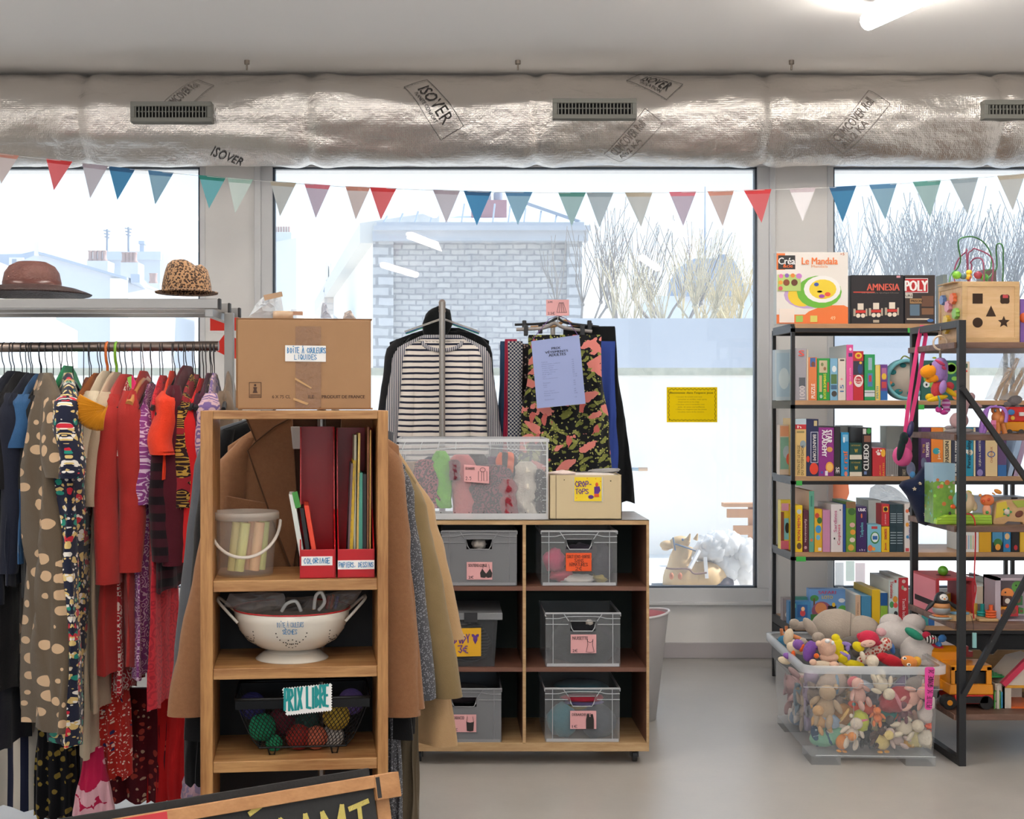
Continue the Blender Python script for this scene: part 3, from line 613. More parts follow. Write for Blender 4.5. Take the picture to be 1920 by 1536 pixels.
# ------------------------------------------------------------------ garments
def garment(name, lab, cat, x, y, zt, rz, w, L, m, th=.03, flare=1.1, sl=None, ds=.07, fo=.012, nf=9, seed=1, neck=.07, slm=None, group=None, waist=.08, sides=(-1, 1), parts=None, rows=30, cols=48, cuff=None):
 """a piece of clothing on a hanger; local X = across the shoulders, local -Y = its front"""
 rr = random.Random(seed); ph = rr.uniform(0, 6); root = thing(name, lab, cat, (0, 0, 0), group)
 dl = [0, .008, .02] + ([ds * k / 4 for k in (1, 2, 3, 4)] if ds > .03 else [.04]) ; d0 = dl[-1]
 dl += [d0 + (L - d0) * (k / rows) ** .9 for k in range(1, rows + 1)]
 vs = []
 for d in dl:
  if d < ds: W = neck + (w - neck) * (d / ds) ** .85
  else:
   s = (d - ds) / max(1e-6, L - ds); W = w * (1 - waist * math.sin(math.pi * min(1, s * 1.9))) * (1 + (flare - 1) * s)
  T = th * (.3 + .7 * min(1, d / .12)); g = min(1, d / .28)
  for k in range(cols):
   a = 2 * math.pi * k / cols; c, s_ = math.cos(a), math.sin(a)
   u = W * (abs(c) ** .85) * (1 if c > 0 else -1); v = T * s_
   f = fo * g * (math.sin(nf * (u / w) + ph + d * 1.5) + .6 * math.sin(nf * 2.3 * u / w + ph * 2 + d * 2.2) + .9 * noise.noise(Vector((u * 7, d * 3, seed))))
   v += f * (1 - .5 * abs(c) ** 6); u += .012 * g * noise.noise(Vector((d * 5, k * .3, seed + 5)))
   wr = .004 * noise.noise(Vector((u * 16, d * 9 + a, seed + 2)))
   vs.append((u, v + wr * (1 if s_ > 0 else -1), -d + (.006 * math.sin(nf * u / w + ph) if d == dl[-1] else 0)))
 n = cols; fs = [(i * n + k, (i + 1) * n + k, (i + 1) * n + (k + 1) % n, i * n + (k + 1) % n) for i in range(len(dl) - 1) for k in range(n)]
 q = MB(); q.add(vs, fs, 0, True); q.add([vs[k] for k in range(n)], [tuple(range(n))]);
 q.add([(p[0] * .96, p[1] * .9, p[2] + .012) for p in vs[-n:]], [tuple(range(n - 1, -1, -1))], 0)
 q.build('body', m, root)
 if sl:
  ln, r0, r1, ou = sl[:4]; fwd = sl[4] if len(sl) > 4 else 0
  for sd_ in sides:
   out = ou if not isinstance(ou, tuple) else ou[0 if sd_ < 0 else 1]
   q = MB(); nn = 18; K = 16; vs = []
   for i in range(K + 1):
    t = i / K; cx = sd_ * (w - r0 * .75 + (out) * (t ** .8)); cz = -ds - .02 - ln * t + (.03 * (1 - t) if i < 3 else 0)
    if i == 0: cx = sd_ * (w - r0 * 1.1); cz = -ds * .75
    cy = fwd * t + .008 * math.sin(t * 5 + seed); r = r0 + (r1 - r0) * t
    if i == 0: r *= .45
    elif i == 1: r *= .85
    for k in range(nn):
     a = 2 * math.pi * k / nn; e = r * (1 + .12 * noise.noise(Vector((math.cos(a) * 1.5, math.sin(a) * 1.5 + seed, t * ln * 14))) + .05 * math.sin(3 * a + seed))
     vs.append((cx + e * math.cos(a) * .9, cy + min(1, .045 / r) * e * math.sin(a) * .85, cz))
   q.add(vs, [(i * nn + k, (i + 1) * nn + k, (i + 1) * nn + (k + 1) % nn, i * nn + (k + 1) % nn) for i in range(K) for k in range(nn)], 0, True)
   q.add([(p[0], p[1], p[2] + .01) for p in vs[-nn:]], [tuple(range(nn - 1, -1, -1))], 0)
   q.build('sleeve', slm or m, root)
 if parts: parts(root)
 root.location = (x, y, zt - L)
 for ch in root.children: ch.location = (0, 0, L)
 root.rotation_euler = (0, 0, rz); WL[root.name] = Vector((x, y, zt - L))
 return root
H90 = -math.pi / 2
chrome = mat('brushed steel', '#9c9894', .3, .85); wire = mat('dark wire', '#4b4a4d', .35, .8)
# ---- the clothes rail with its hat shelf
RY = 4.2; RZ = PZ(656, RY); XR = PX(418, 4.1)
def rack():
 r = thing('clothes_rack', 'steel clothes rack with a rail and a hat shelf of long bars on top', 'clothes rack', (-1.6, RY, 0))
 z = PZ(556, 4.0)
 for i, Y in enumerate((3.98, 4.16, 4.36)):
  zz = PZ(550, 3.98) - .016; q = MB(); q.box(-2.6, XR + .005, Y, Y + .025, zz - .03, zz); q.box(XR + .005, XR + .012, Y - .001, Y + .026, zz - .031, zz + .001, 1)
  q.build('shelf_bar', (chrome, mat('black end cap', '#2b2b2d', .6)), r, bev=.002)
 zz = PZ(550, 3.98) - .046
 MB().box(XR - .035, XR - .012, 3.99, 4.38, zz - .022, zz).build('cross_bar', chrome, r)
 q = MB(); q.box(PX(410, 4.05), PX(427, 4.05), 4.15, 4.18, .05, zz); q.build('post', mat('grey coated post', '#8e8c8a', .4, .5), r, bev=.002)
 q = MB(); q.box(-2.4, -2.37, 4.15, 4.18, .05, zz); q.build('post', mat('grey coated post', '#8e8c8a', .4, .5), r, bev=.002)
 q = MB(); q.tube([(-2.6, RY, RZ), (PX(410, RY), RY, RZ + .012)], .0155, 14); q.build('rail', mat('worn bronze rail', '#8a7c74', .3, .8), r)
 q = MB(); q.box(-2.4, XR - .03, 4.15, 4.18, .02, .05).box(XR - .033, XR - .005, 3.85, 4.5, 0, .03).box(-2.4, -2.37, 3.85, 4.5, 0, .03); q.build('base_frame', chrome, r)
 return r
rack()
# ---- hangers
def hanger(kind, lab, group):
 r = thing('clothes_hanger', lab, 'hanger', (0, 0, 0), group)   # origin at the top of the rail
 hk = [(0, .019 * math.cos(a) , .019 * math.sin(a)) for a in [math.radians(t) for t in range(-30, 200, 23)]]
 hk = [Vector((p[0], p[1], p[2])) for p in hk]; hk = [Vector((0, p.y, p.z)) for p in hk]
 q = MB(); st = [Vector((0, hk[-1].y, 0 - .0)), ]
 path = hk + [Vector((0, -.019, -.02)), Vector((0, -.012, -.04)), Vector((0, 0, -.055)), Vector((0, 0, -.11))]
 rad = {'w': .0016, 'p': .0045, 'o': .0045, 't': .0016}[kind[0]]
 q.tube(path, rad, 6)
 mm = {'w': wire, 'p': mat('green plastic', '#86c23a', .35), 'o': mat('orange plastic', '#e77a3c', .35), 't': chrome}[kind[0]]
 q.build('hook', mm, r)
 q = MB()
 if kind[0] == 't':
  q.tube(spline([(0, -.21, -.175), (0, -.12, -.125), (0, 0, -.095), (0, .12, -.125), (0, .21, -.175)], 6), [.012] * 25, 8); am = mat('varnished hanger wood', '#c58a4c', .4)
 elif kind[0] in 'po':
  q.tube([(0, -.2, -.2), (0, -.1, -.14), (0, 0, -.11), (0, .1, -.14), (0, .2, -.2)], .005, 6).tube([(0, -.2, -.2), (0, .2, -.2)], .005, 6); am = mm
 else:
  q.tube(spline([(0, -.2, -.19), (0, -.1, -.14), (0, 0, -.105), (0, .1, -.14), (0, .2, -.19)], 4), .007 if kind == 'wb' else .0018, 6); am = mat('black hanger plastic', '#1f2023', .4) if kind == 'wb' else wire
 q.build('hanger_arm', am, r)
 return r
def dup(o, loc, rz=None, lab=None, group=None, scale=None):
 c = o.copy(); COL.objects.link(c); c.location = loc; WL[c.name] = Vector(loc)
 if rz is not None: c.rotation_euler = rz if isinstance(rz, tuple) else (0, 0, rz)
 if lab: c['label'] = lab
 if group: c['group'] = group
 if scale: c.scale = (scale,) * 3 if isinstance(scale, float) else scale
 for ch in o.children:
  d = ch.copy(); COL.objects.link(d); d.parent = c; d.matrix_parent_inverse = ch.matrix_parent_inverse.copy()
  for g in ch.children:
   f = g.copy(); COL.objects.link(f); f.parent = d
 return c
protos = {'wb': hanger('wb', 'black clothes hanger with a thin metal hook on the left-hand rail', 'black hangers on the rail'),
  'ws': hanger('ws', 'bare wire clothes hanger on the left-hand rail', 'wire hangers on the rail'),
  'p': hanger('p', 'bright green plastic clothes hanger hooked on the left-hand rail', None),
  'o': hanger('o', 'orange plastic clothes hanger hooked on the left-hand rail', None),
  't': hanger('t', 'light wooden clothes hanger with rounded arms on the left-hand rail', None)}
used = set()
def place_hanger(kind, px, dz=0, rz=0):
 x = PX(px, RY); loc = (x, RY, RZ + .004 + dz)
 if kind in used: dup(protos[kind], loc, rz)
 else: used.add(kind); protos[kind].location = loc; protos[kind].rotation_euler = (0, 0, rz)
# ---- what hangs on the rail (x is where the near shoulder shows in the photo)
fab = fabric
M_ = dict(
navy=fab('navy wool', '#1d2130'), black=fab('black cotton', '#1a191c'), blue=fab('mid blue cotton', '#2f5680'), diam=pat_dots('black with cream diamonds', '#1c1d20', '#c9beae', 22, .22, .7),
dots=pat_dots('brown linen with cream dots', '#5c5042', '#c8a988', 20, .33, .45), green=fab('emerald knit', '#14794d'),
flor=pat_multi('navy floral print', '#1c2036', [('#d9be7c', 46, .42, .55), ('#1f8a78', 50, .38, .3), ('#e7e2da', 54, .4, .35), ('#c5283a', 40, .42, .3), ('#d9be7c', 75, .35, .4), ('#e7e2da', 80, .3, .3)]),
rust=fab('rust cotton', '#7a3f24'), suede=fab('tan suede', '#8a4c1e', .25), beige=fab('beige linen', '#b8a48c', .1), cream=fab('ecru linen', '#c9baa2', .1),
brick=fab('brick crepe', '#a82f2b', .1), pais=pat_rings('red paisley silk', '#b3202c', '#e8d6cc', 55, 14, .35), purp=pat_rings('lilac floral', '#8a3f83', '#dcc0d6', 60, 16, .5),
oran=fab('orange knit', '#d8391c', .15, 250, .5), burg=fab('burgundy cotton', '#4e1220'), plai=pat_rings('dark paisley', '#2a1518', '#b8913e', 70, 18, .5, '#8f1f2a'), red=fab('scarlet cotton', '#c61d1f', .1),
plum=fab('plum cotton', '#42182c'), leo=pat_dots('dark spotted print', '#2b1a1e', '#b99c78', 60, .3, 1.0), viol=pat_rings('purple swirl', '#3b1c50', '#b48fc6', 45, 15, .4), pink=pat_rings('pink and blue swirl print', '#c3a3ab', '#6f5a8c', 30, 18, .2),
bron=fab('bronze satin', '#6b5a4b'), redw=pat_multi('red ditsy floral', '#b3261f', [('#e9cfc0', 130, .32, .6), ('#2b3160', 40, .2, .3), ('#e9cfc0', 70, .25, .3)]), coral=pat_rings('embossed coral', '#cf2f3c', '#b32534', 30, 20, .3),
navs=pat_stripes('navy and cream stripes', '#c9c1b4', '#1c2036', .052, .5, 'X', 0, 0), yel=pat_dots('black with ochre leaves', '#17161a', '#97803a', 40, .36, .7), pnk=pat_rings('crimson silk scarf', '#b01845', '#d9a9b4', 12, 9, .3),
redd=pat_multi('dark red floral', '#5a1420', [('#b7453a', 45, .4, .4), ('#c9a88c', 60, .3, .3)]), tart=pat_stripes('dark burgundy check', '#3d1420', '#1a0f16', .05, .5, 'Z', 0, .2), sand=fab('sand twill', '#a98a5e', .15))
rail = [
# kind, px, shoulder drop px top, hem py, material, label, cat, opts
(-26, 700, 1420, 'navy', 'dark navy coat, the leftmost piece on the rail', 'coat', dict(w=.22, sl=(.6, .05, .045, .02), th=.03), 'wb'),
(-6, 702, 1300, 'black', 'black dress hanging beside the navy coat at the left edge', 'dress', dict(w=.2, sl=(.25, .05, .05, .02)), 'wb'),
(12, 704, 1100, 'navy', 'navy blouse left of the mid blue top', 'blouse', dict(w=.21, sl=(.5, .045, .035, .02)), 'wb'),
(30, 706, 1060, 'blue', 'mid blue cotton top near the left edge of the rail', 'top', dict(w=.2, sl=(.12, .05, .05, .02)), 'wb'),
(42, 708, 1120, 'diam', 'black blouse with small cream diamonds beside the polka-dot dress', 'blouse', dict(w=.2, sl=(.24, .05, .05, .01)), 'wb'),
(62, 706, 1345, 'dots', 'long brown dress with cream polka dots', 'dress', dict(w=.2, flare=1.5, sl=(.2, .055, .07, .06), rz=-64, fo=.02, th=.05, dy=-.16), 'wb'),
(84, 690, 950, 'green', 'emerald green long-sleeved top', 'top', dict(w=.2, sl=(.32, .04, .038, .03), ds=.09), 'wb'),
(104, 706, 1372, 'flor', 'long navy dress with cream, red and teal flowers', 'dress', dict(w=.21, flare=1.25, sl=(.2, .055, .062, .05), rz=-74, fo=.018, th=.04, dy=-.17), 'ws'),
(126, 712, 1060, 'rust', 'rust brown shirt between the flowered dress and the tan jacket', 'shirt', dict(w=.2, sl=(.5, .045, .04, .02)), 'wb'),
(142, 704, 1112, 'suede', 'tan brown suede jacket', 'jacket', dict(w=.22, sl=(.45, .05, .045, .02)), 'ws'),
(160, 700, 1420, 'cream', 'long ecru linen dress', 'dress', dict(w=.21, sl=(.16, .05, .055, .02), flare=1.15), 'o'),
(178, 702, 1330, 'beige', 'beige linen blouse-dress in front of the ecru one', 'dress', dict(w=.21, sl=(.3, .055, .05, .04), flare=1.2), 'p'),
(197, 706, 1262, 'brick', 'brick red dress with long puffed sleeves', 'dress', dict(w=.21, sl=(.52, .05, .065, .06), flare=1.2, th=.04), 'wb'),
(214, 712, 1300, 'pais', 'red paisley blouse with a hanging tie', 'blouse', dict(w=.19, sl=(.14, .045, .045, .02)), 'wb'),
(232, 700, 1250, 'brick', 'second brick red dress, right of the paisley blouse', 'dress', dict(w=.21, sl=(.5, .045, .05, .03), flare=1.15), 't'),
(250, 724, 1270, 'purp', 'lilac dress with a white flower print', 'dress', dict(w=.19, sl=(.26, .048, .055, .03), flare=1.2), 'ws'),
(272, 708, 1330, 'coral', 'coral red dress with an embossed circle pattern', 'dress', dict(w=.19, sl=None, flare=1.25), 'wb'),
(290, 700, 900, 'oran', 'bright orange knit top with short sleeves', 'top', dict(w=.2, sl=(.15, .055, .06, .05)), 'wb'),
(304, 712, 1110, 'tart', 'dark burgundy checked shirt', 'shirt', dict(w=.2, sl=(.45, .05, .05, .03)), 'wb'),
(318, 690, 1060, 'burg', 'dark burgundy cardigan between the orange knit and the paisley blouse', 'cardigan', dict(w=.2, sl=(.5, .045, .045, .02)), 'wb'),
(336, 706, 980, 'plai', 'dark blouse with a gold and red paisley print', 'blouse', dict(w=.19, sl=(.3, .045, .045, .02)), 'ws'),
(352, 714, 1000, 'red', 'plain scarlet top right of the paisley blouse', 'top', dict(w=.19, sl=(.45, .045, .045, .02)), 'wb'),
(366, 704, 1000, 'plum', 'plum coloured top next to the plain scarlet one', 'top', dict(w=.19, sl=(.4, .045, .04, .02)), 'wb'),
(378, 706, 960, 'leo', 'dark blouse with tiny pale spots', 'blouse', dict(w=.18, sl=(.2, .045, .04, .02)), 'ws'),
(388, 712, 940, 'viol', 'purple swirl-print blouse beside the rack post', 'blouse', dict(w=.18, sl=(.2, .045, .04, .02)), 'ws'),
(392, 704, 930, 'pink', 'pale pink and mauve swirl-print blouse near the rack post', 'blouse', dict(w=.2, sl=(.25, .045, .045, .02), rz=-85), 'ws'),
(418, 700, 900, 'bron', 'bronze satin top against the rack post', 'top', dict(w=.17, sl=(.3, .04, .04, .02)), 'wb')]
for i, (px, pt, ph, mk, lab, cat, op, hk) in enumerate(rail):
 op = dict(op); rz = math.radians(op.pop('rz', -90 + ((i * 37) % 9 - 4))); w_ = op['w']; dy = op.pop('dy', 0)
 ys = RY - w_; x = PX(px + 8, ys) if abs(rz + math.pi / 2) < .2 else PX(px + 8, ys + .02) + .02
 x = min(x, PX(402, RY)) if i < 26 else x - .02
 zt = PZ(pt - 4, RY); L = zt - PZ(ph, ys)
 garment(cat, lab, cat, x, RY + dy, zt, rz, L=L, m=M_[mk], seed=i + 3, **{**dict(th=.019, fo=.009, ds=.085, neck=.05), **op})
 place_hanger(hk, VX + x / RY * FX, 0, rz + math.pi / 2)
for px in (5, 18, 47, 55, 75, 97, 111, 134, 168, 188, 205, 225, 262, 281, 297, 325, 342, 359, 372, 384, 395):
 place_hanger('ws' if px % 2 else 'wb', px + 3, 0, ((px * 7) % 5 - 2) * .06)
# long things showing below the others
def hang_low(name, lab, cat, px, pt, pb, mk, Y, w, rz=-90, **k):
 x = PX(px, Y); zt = PZ(pt, Y); L = zt - PZ(pb, Y)
 return garment(name, lab, cat, x, Y + w * .9 if rz == -90 else Y, zt, math.radians(rz), w, L, M_[mk], neck=w * .98, ds=.01, **k)
hang_low('trousers', 'navy and cream striped wide trousers at the bottom left corner', 'trousers', 30, 1200, 1512, 'navs', 4.32, .2, 0, flare=1.15, seed=41, fo=.02, th=.025)
hang_low('dress', 'black dress with ochre leaves showing low beside the striped trousers', 'dress', 103, 1280, 1530, 'yel', 4.25, .06, 0, seed=42)
hang_low('skirt', 'dark brown long skirt showing low under the ecru dress', 'skirt', 132, 1240, 1528, 'bron', 4.36, .07, 0, seed=43)
hang_low('dress', 'red dress with a tiny white flower print showing below the brick dresses', 'dress', 205, 1180, 1455, 'redw', 4.1, .055, 0, seed=44, flare=1.3)
hang_low('scarf', 'crimson and white silk scarf hanging near the floor', 'scarf', 176, 1400, 1532, 'pnk', 4.05, .03, 0, seed=45, flare=2.2)
hang_low('dress', 'dark red flowered dress hanging low behind the coral dress', 'dress', 265, 1290, 1500, 'redd', 4.3, .1, 0, seed=46)
hang_low('trousers', 'long scarlet trousers hanging under the black coat', 'trousers', 322, 1180, 1500, 'red', 4.3, .07, 0, seed=47)
hang_low('trousers', 'black trousers between the red trousers and the wooden shelf', 'trousers', 365, 1180, 1440, 'black', 4.35, .06, 0, seed=48)
# mustard ruffled sleeve scarf
q = MB(); vs = []; n = 40
for i in range(n + 1):
 a = math.radians(150 + 112 * i / n)
 for j in range(9):
  rad = .008 + .086 * j / 8; f = .004 * j / 8 * math.sin(i * 2.6)
  vs.append((rad * math.cos(a) * 1.0, -.012 * math.sin(j / 8 * 3.1) + f - .01, rad * math.sin(a) * .85 + .02 * math.cos(a)))
q.add([Vector(v) + P(204, 754, 3.86) for v in vs], [(i * 9 + j, (i + 1) * 9 + j, (i + 1) * 9 + j + 1, i * 9 + j + 1) for i in range(n) for j in range(8)], 0, True)
tag(q.build('pleated_collar', fab('mustard pleated silk', '#c98214', .2), solid=.003), 'mustard yellow pleated fan-shaped ruffle hanging among the beige clothes', 'ruffle')
# colourful label tied on a hanger
q = MB(); q.prism([(PX(268 + dx, 4.15), PZ(720 + dy, 4.15)) for dx, dy in ((-8, -10), (2, -14), (8, 0), (3, 12), (-4, 6))], 4.0, 4.004)
tag(q.build('fabric_flap', pat_stripes('pink and green stripes', '#d8336c', '#8cc05a', .03, .5, 'X')), 'pink and green striped fabric flap between the red garments', 'fabric')
# hats on the shelf
def hats():
 z = PZ(549, 4.15); Y = 4.18
 r = thing('straw_hat', 'wide-brimmed brown straw hat on the rack shelf', 'hat', (PX(58, Y), Y, z)); R0 = (PX(112, Y) - PX(5, Y)) / 2
 c = (PX(60, Y), Y, z)
 br = mat('glossy brown straw', '#6b4038', .35, bump=.6, bs=160, var=.25, vs=30)
 q = MB(); q.lathe([(R0 * 1.0, .018), (R0 * .99, .04), (R0 * .93, .065), (R0 * .78, .085), (R0 * .5, .098), (0, .102)], c, 40); q.build('crown', br, r)
 q = MB(); q.lathe([(R0 * .98, .022), (R0 * 1.15, .022), (R0 * 1.5, .016), (R0 * 1.9, .004), (R0 * 2.05, -.002), (R0 * 2.0, -.006), (R0 * 1.5, .008), (R0 * 1.1, .016), (R0 * .95, .018)], c, 56); q.build('brim', mat('dark brown woven straw', '#3c2826', .4, bump=.8, bs=120, var=.3, vs=40), r)
 q = MB(); q.lathe([(R0 * 1.008, .02), (R0 * 1.005, .036), (R0 * .985, .036)], c, 40); q.build('hat_band', mat('brown ribbon', '#5a332d', .3), r)
 lp = pat_leopard('leopard print felt', '#a5805e', '#2e2420', '#7d5b3e', 125)
 c = (PX(350, Y), Y, z); r = thing('fedora', 'leopard print felt hat on the rack shelf', 'hat', c); R1 = (PX(392, Y) - PX(300, Y)) / 2
 q = MB(); vs = []; n = 40; prof = [(1.0, .0), (.99, .02), (.93, .045), (.85, .07), (.76, .088), (.6, .099), (.35, .1), (0, .098)]
 for rr_, zz in prof:
  for k in range(n):
   a = 2 * math.pi * k / n; X_ = R1 * rr_ * math.cos(a); Yv = R1 * rr_ * math.sin(a) * 1.15
   zq = zz - (.016 * math.exp(-((X_ - .03) / .014) ** 2) if zz > .08 else 0) - (.012 if zz > .08 else 0) * max(0, X_ / R1)
   vs.append((c[0] + X_, c[1] + Yv, c[2] + zq + .003))
 q.add(vs, [(i * n + k, i * n + (k + 1) % n, (i + 1) * n + (k + 1) % n, (i + 1) * n + k) for i in range(7) for k in range(n)], 0, True); q.build('crown', lp, r)
 q = MB(); q.lathe([(R1 * .98, .004), (R1 * 1.25, .0), (R1 * 1.27, .004), (R1 * .99, .009)], c, 40, sy=1.2); q.build('brim', lp, r)
hats()
# red and white sign on the pier
r = thing('wall_sign', 'red and white paper sign with an arrow on the pier behind the rack post', 'sign', (PX(420, WY), WY - .002, PZ(700, WY)))
Y = WY - .002
MB().pbox(390, 449, 581, 624, Y - .002, .002).build('backing', mat('white paper', '#f3f1ef', .8), r)
MB().pbox(394, 447, 585, 620, Y - .004, .002).build('red_panel', mat('red paper', '#dd2c1d', .7), r)
MB().prism([(PX(396, Y), PZ(655, Y)), (PX(420, Y), PZ(622, Y)), (PX(450, Y), PZ(632, Y)), (PX(450, Y), PZ(680, Y)), (PX(424, Y), PZ(672, Y))], Y - .003, Y - .001).build('arrow_backing', mat('white paper', '#f3f1ef', .8), r)
MB().prism([(PX(400, Y), PZ(655, Y)), (PX(421, Y), PZ(627, Y)), (PX(447, Y), PZ(636, Y)), (PX(447, Y), PZ(674, Y)), (PX(425, Y), PZ(668, Y))], Y - .005, Y - .003).build('red_arrow', mat('red paper', '#dd2c1d', .7), r)
q = MB(); q.box(-1.75, -.8, 4.0, 4.14, .0, .13); tag(q.build('dark_filler', mat('black filler', '#141416', .6), bev=.03), 'flat black box added to darken the floor under the left-hand clothes rack', 'bag')  # black box added to darken the floor below the rack
# ------------------------------------------------------------------ coats on the rail behind the pine shelf
r = thing('clothes_rack', 'second clothes rack whose rail runs away behind the cardboard box', 'clothes rack', (-.34, 3.9, 0))
q = MB(); q.tube([(-.34, 3.58, 1.475), (-.34, 4.02, 1.475)], .013, 10); q.build('rail', chrome, r)
for y in (3.585, 4.015):
 q = MB(); q.tube([(-.34, y, .03), (-.34, y, 1.475)], .012, 8).box(-.6, -.08, y - .012, y + .012, 0, .03); q.build('post', chrome, r)
C_ = dict(camel=fab('camel wool', '#93694a', .22, 500, .4, 90), tweed=pat_dots('grey flecked tweed', '#4a4b50', '#8b8d94', 220, .35, 1.0), khaki=fab('khaki cotton', '#85714f', .1), trench=fab('beige gabardine', '#b1916a', .08),
grey=fab('slate grey wool', '#55585e', .12), blk=fab('black wool', '#101114', .1), brown=fab('dark brown lining', '#4d3325', .15))
def coat(lab, px, Y, ptop, pbot, w, mk, seed, **k):
 zt = PZ(ptop, Y); return garment('coat', lab, 'coat', PX(px, Y), Y, zt, 0, w, zt - PZ(pbot, Y), C_[mk], seed=seed, ds=k.pop('ds_', .055), neck=.08, **k)
cam_ = coat('camel wool coat with lapels hanging right behind the pine shelf', 588, 3.66, 775, 1330, .235, 'camel', 3, flare=1.3, sl=(.72, .055, .062, (.155, .045)), ds_=.09, th=.032, fo=.006, nf=4, waist=.03)
coat('black wool coat hanging left behind the camel coat', 560, 3.72, 778, 1385, .25, 'blk', 5, flare=1.28, sl=(.68, .05, .05, .07), th=.02, fo=.008, nf=5)
coat('slate grey coat showing at the left edge of the camel coat', 560, 3.77, 775, 1340, .27, 'grey', 9, flare=1.2, sl=(.78, .05, .05, .09), th=.02, fo=.008, nf=5, sides=(-1,))
coat('grey flecked tweed coat right behind the camel coat', 610, 3.80, 775, 1285, .23, 'tweed', 6, flare=1.2, sl=(.64, .05, .045, .085), ds_=.15, th=.02, fo=.008, nf=5, sides=(1,))
coat('khaki cotton coat between the tweed coat and the beige trench', 632, 3.86, 775, 1300, .23, 'khaki', 7, flare=1.15, sl=(.60, .05, .05, .125), ds_=.2, th=.02, fo=.008, nf=5, sides=(1,))
coat('long beige trench coat, outermost on the right', 640, 3.93, 778, 1395, .24, 'trench', 8, flare=1.42, sl=(.42, .06, .075, .10), ds_=.22, th=.03, fo=.016, nf=7, sides=(1,))
# lapels, lining and pocket of the camel coat
def front(poly, name, m, Y=3.612, d=.006, parent=None):
 q = MB(); q.prism([(PX(a, Y), PZ(b, Y)) for a, b in poly][::-1], Y, Y + d); return q.build(name, m, parent or cam_, bev=.002)
front([(548, 780), (640, 780), (628, 1060), (612, 1330), (575, 1330), (558, 1050)], 'lining', C_['brown'], 3.616, .008)
front([(462, 782), (548, 782), (560, 1000), (548, 1075), (505, 960), (464, 845), (480, 828)], 'lapel', C_['camel'], 3.604, .009)
front([(640, 782), (712, 782), (704, 828), (716, 845), (690, 960), (645, 1075), (632, 1000)], 'lapel', C_['camel'], 3.604, .009)
for L_ in ([(462, 785), (480, 828), (464, 845), (505, 960), (548, 1073)], [(480, 828), (515, 800), (545, 784)], [(704, 828), (716, 845), (690, 960), (645, 1073)]):
 q = MB(); q.tube([P(a, b, 3.603) for a, b in L_], .0022, 6); q.build('lapel_edge', mat('dark camel seam', '#5d3f28', .9), cam_)  # darker line along the lapel edges
front([(424, 930), (502, 944), (502, 966), (421, 952)], 'pocket_flap', C_['camel'], 3.606, .007)
front([(545, 800), (562, 800), (566, 842), (549, 842)], 'hanger_label', mat('white tag', '#d8d5d0', .6), 3.600, .003)
def pants(lab, px, Y, pt, pb, w, m, seed):
 zt = PZ(pt, Y); garment('trousers', lab, 'trousers', PX(px, Y), Y, zt, 0, w, zt - PZ(pb, Y), m, seed=seed, neck=w, ds=.01, th=.02, flare=.95, fo=.006)
pants('black trousers showing just under the camel coat on the right', 756, 3.83, 1240, 1372, .035, C_['blk'], 61)
pants('brown khaki trousers hanging to the floor right of the pine shelf', 762, 3.9, 1250, 1640, .035, fab('brown khaki cotton', '#5d5140', .1), 62)
pants('dark flecked skirt edge along the right side of the pine shelf', 732, 3.72, 1240, 1640, .03, C_['tweed'], 63)
pants('plain dark coat hanging low left of the pine shelf', 372, 3.8, 1250, 1470, .04, C_['blk'], 64)
# ------------------------------------------------------------------ pine shelf and what stands on it
SY, SD = 3.3, .28
pine = wood('honey pine', '#8f5f36', '#c2925c', (14, 14, 1.2), .45); pineh = wood('honey pine board', '#8f5f36', '#c69a66', (1.2, 14, 14), .45)
fg = []
sh = thing('pine_shelf', 'narrow honey pine shelf unit in the foreground with red files and a colander', 'shelf', (PX(552, SY), SY, 0)); fg.append(sh)
for a, b in ((378, 401), (708, 728)):
 MB().box(PX(a, SY), PX(b, SY), SY, SY + SD, 0, PZ(770, SY)).build('side_panel', pine, sh, bev=.002)
xa, xb = PX(401, SY), PX(708, SY)
MB().box(xa, xb, SY, SY + SD, PZ(786, SY), PZ(770, SY)).build('top_board', pineh, sh, bev=.002)
LV = [1088, 1252, 1426, 1610]
for y in LV: MB().box(xa, xb, SY + .005, SY + SD, PZ(y + 21, SY), PZ(y, SY)).build('shelf_board', pineh, sh, bev=.002)
MB().box(xa, xb, SY + SD - .006, SY + SD, .02, PZ(LV[0] + 21, SY)).build('back_panel', mat('black stand-in panel', '#17171a', .6), sh)  # added panel, stands in for the dark clothes behind the open lower bays
zb = [PZ(y, SY) + .0005 for y in LV]
blue_ink = mat('blue felt pen', '#2a7fb8', .7); teal_ink = mat('teal felt pen', '#0d8f8f', .6); paper = mat('white paper', '#f3f1ef', .8); pinkp = mat('pink card', '#e3a9ab', .7); blk_ink = mat('black print ink', '#2a2626', .6)
def fpen(parent, s, a, b, t, u, Y, m, name='lettering', wd=.12, seed=1, tilt=0.0, jit=.35):
 q = MB(); O = P(a, u + tilt * .5 * (b - a) / 1, Y); U = P(b, u - tilt * .5 * (b - a), Y) - O; V = P(a, t, Y) - P(a, u, Y)
 pen(q, s, O, U, V, wd, 0, .0012, jit, seed); return q.build(name, m, parent)
def ftext(parent, s, a, b, t, u, Y, m, name='lettering', mode='h', bold=1, off=.001, shear=0):
 q = MB()
 if mode == 'h': O, U, V = P(a, u, Y), P(b, u, Y) - P(a, u, Y), P(a, t, Y) - P(a, u, Y)
 elif mode == 'up': O, U, V = P(b, u, Y), P(b, t, Y) - P(b, u, Y), P(a, u, Y) - P(b, u, Y)
 else: O, U, V = P(a, t, Y), P(a, u, Y) - P(a, t, Y), P(b, t, Y) - P(a, t, Y)
 put_text(q, s, O, U, V, 0, off, bold, shear); return q.build(name, m, parent)
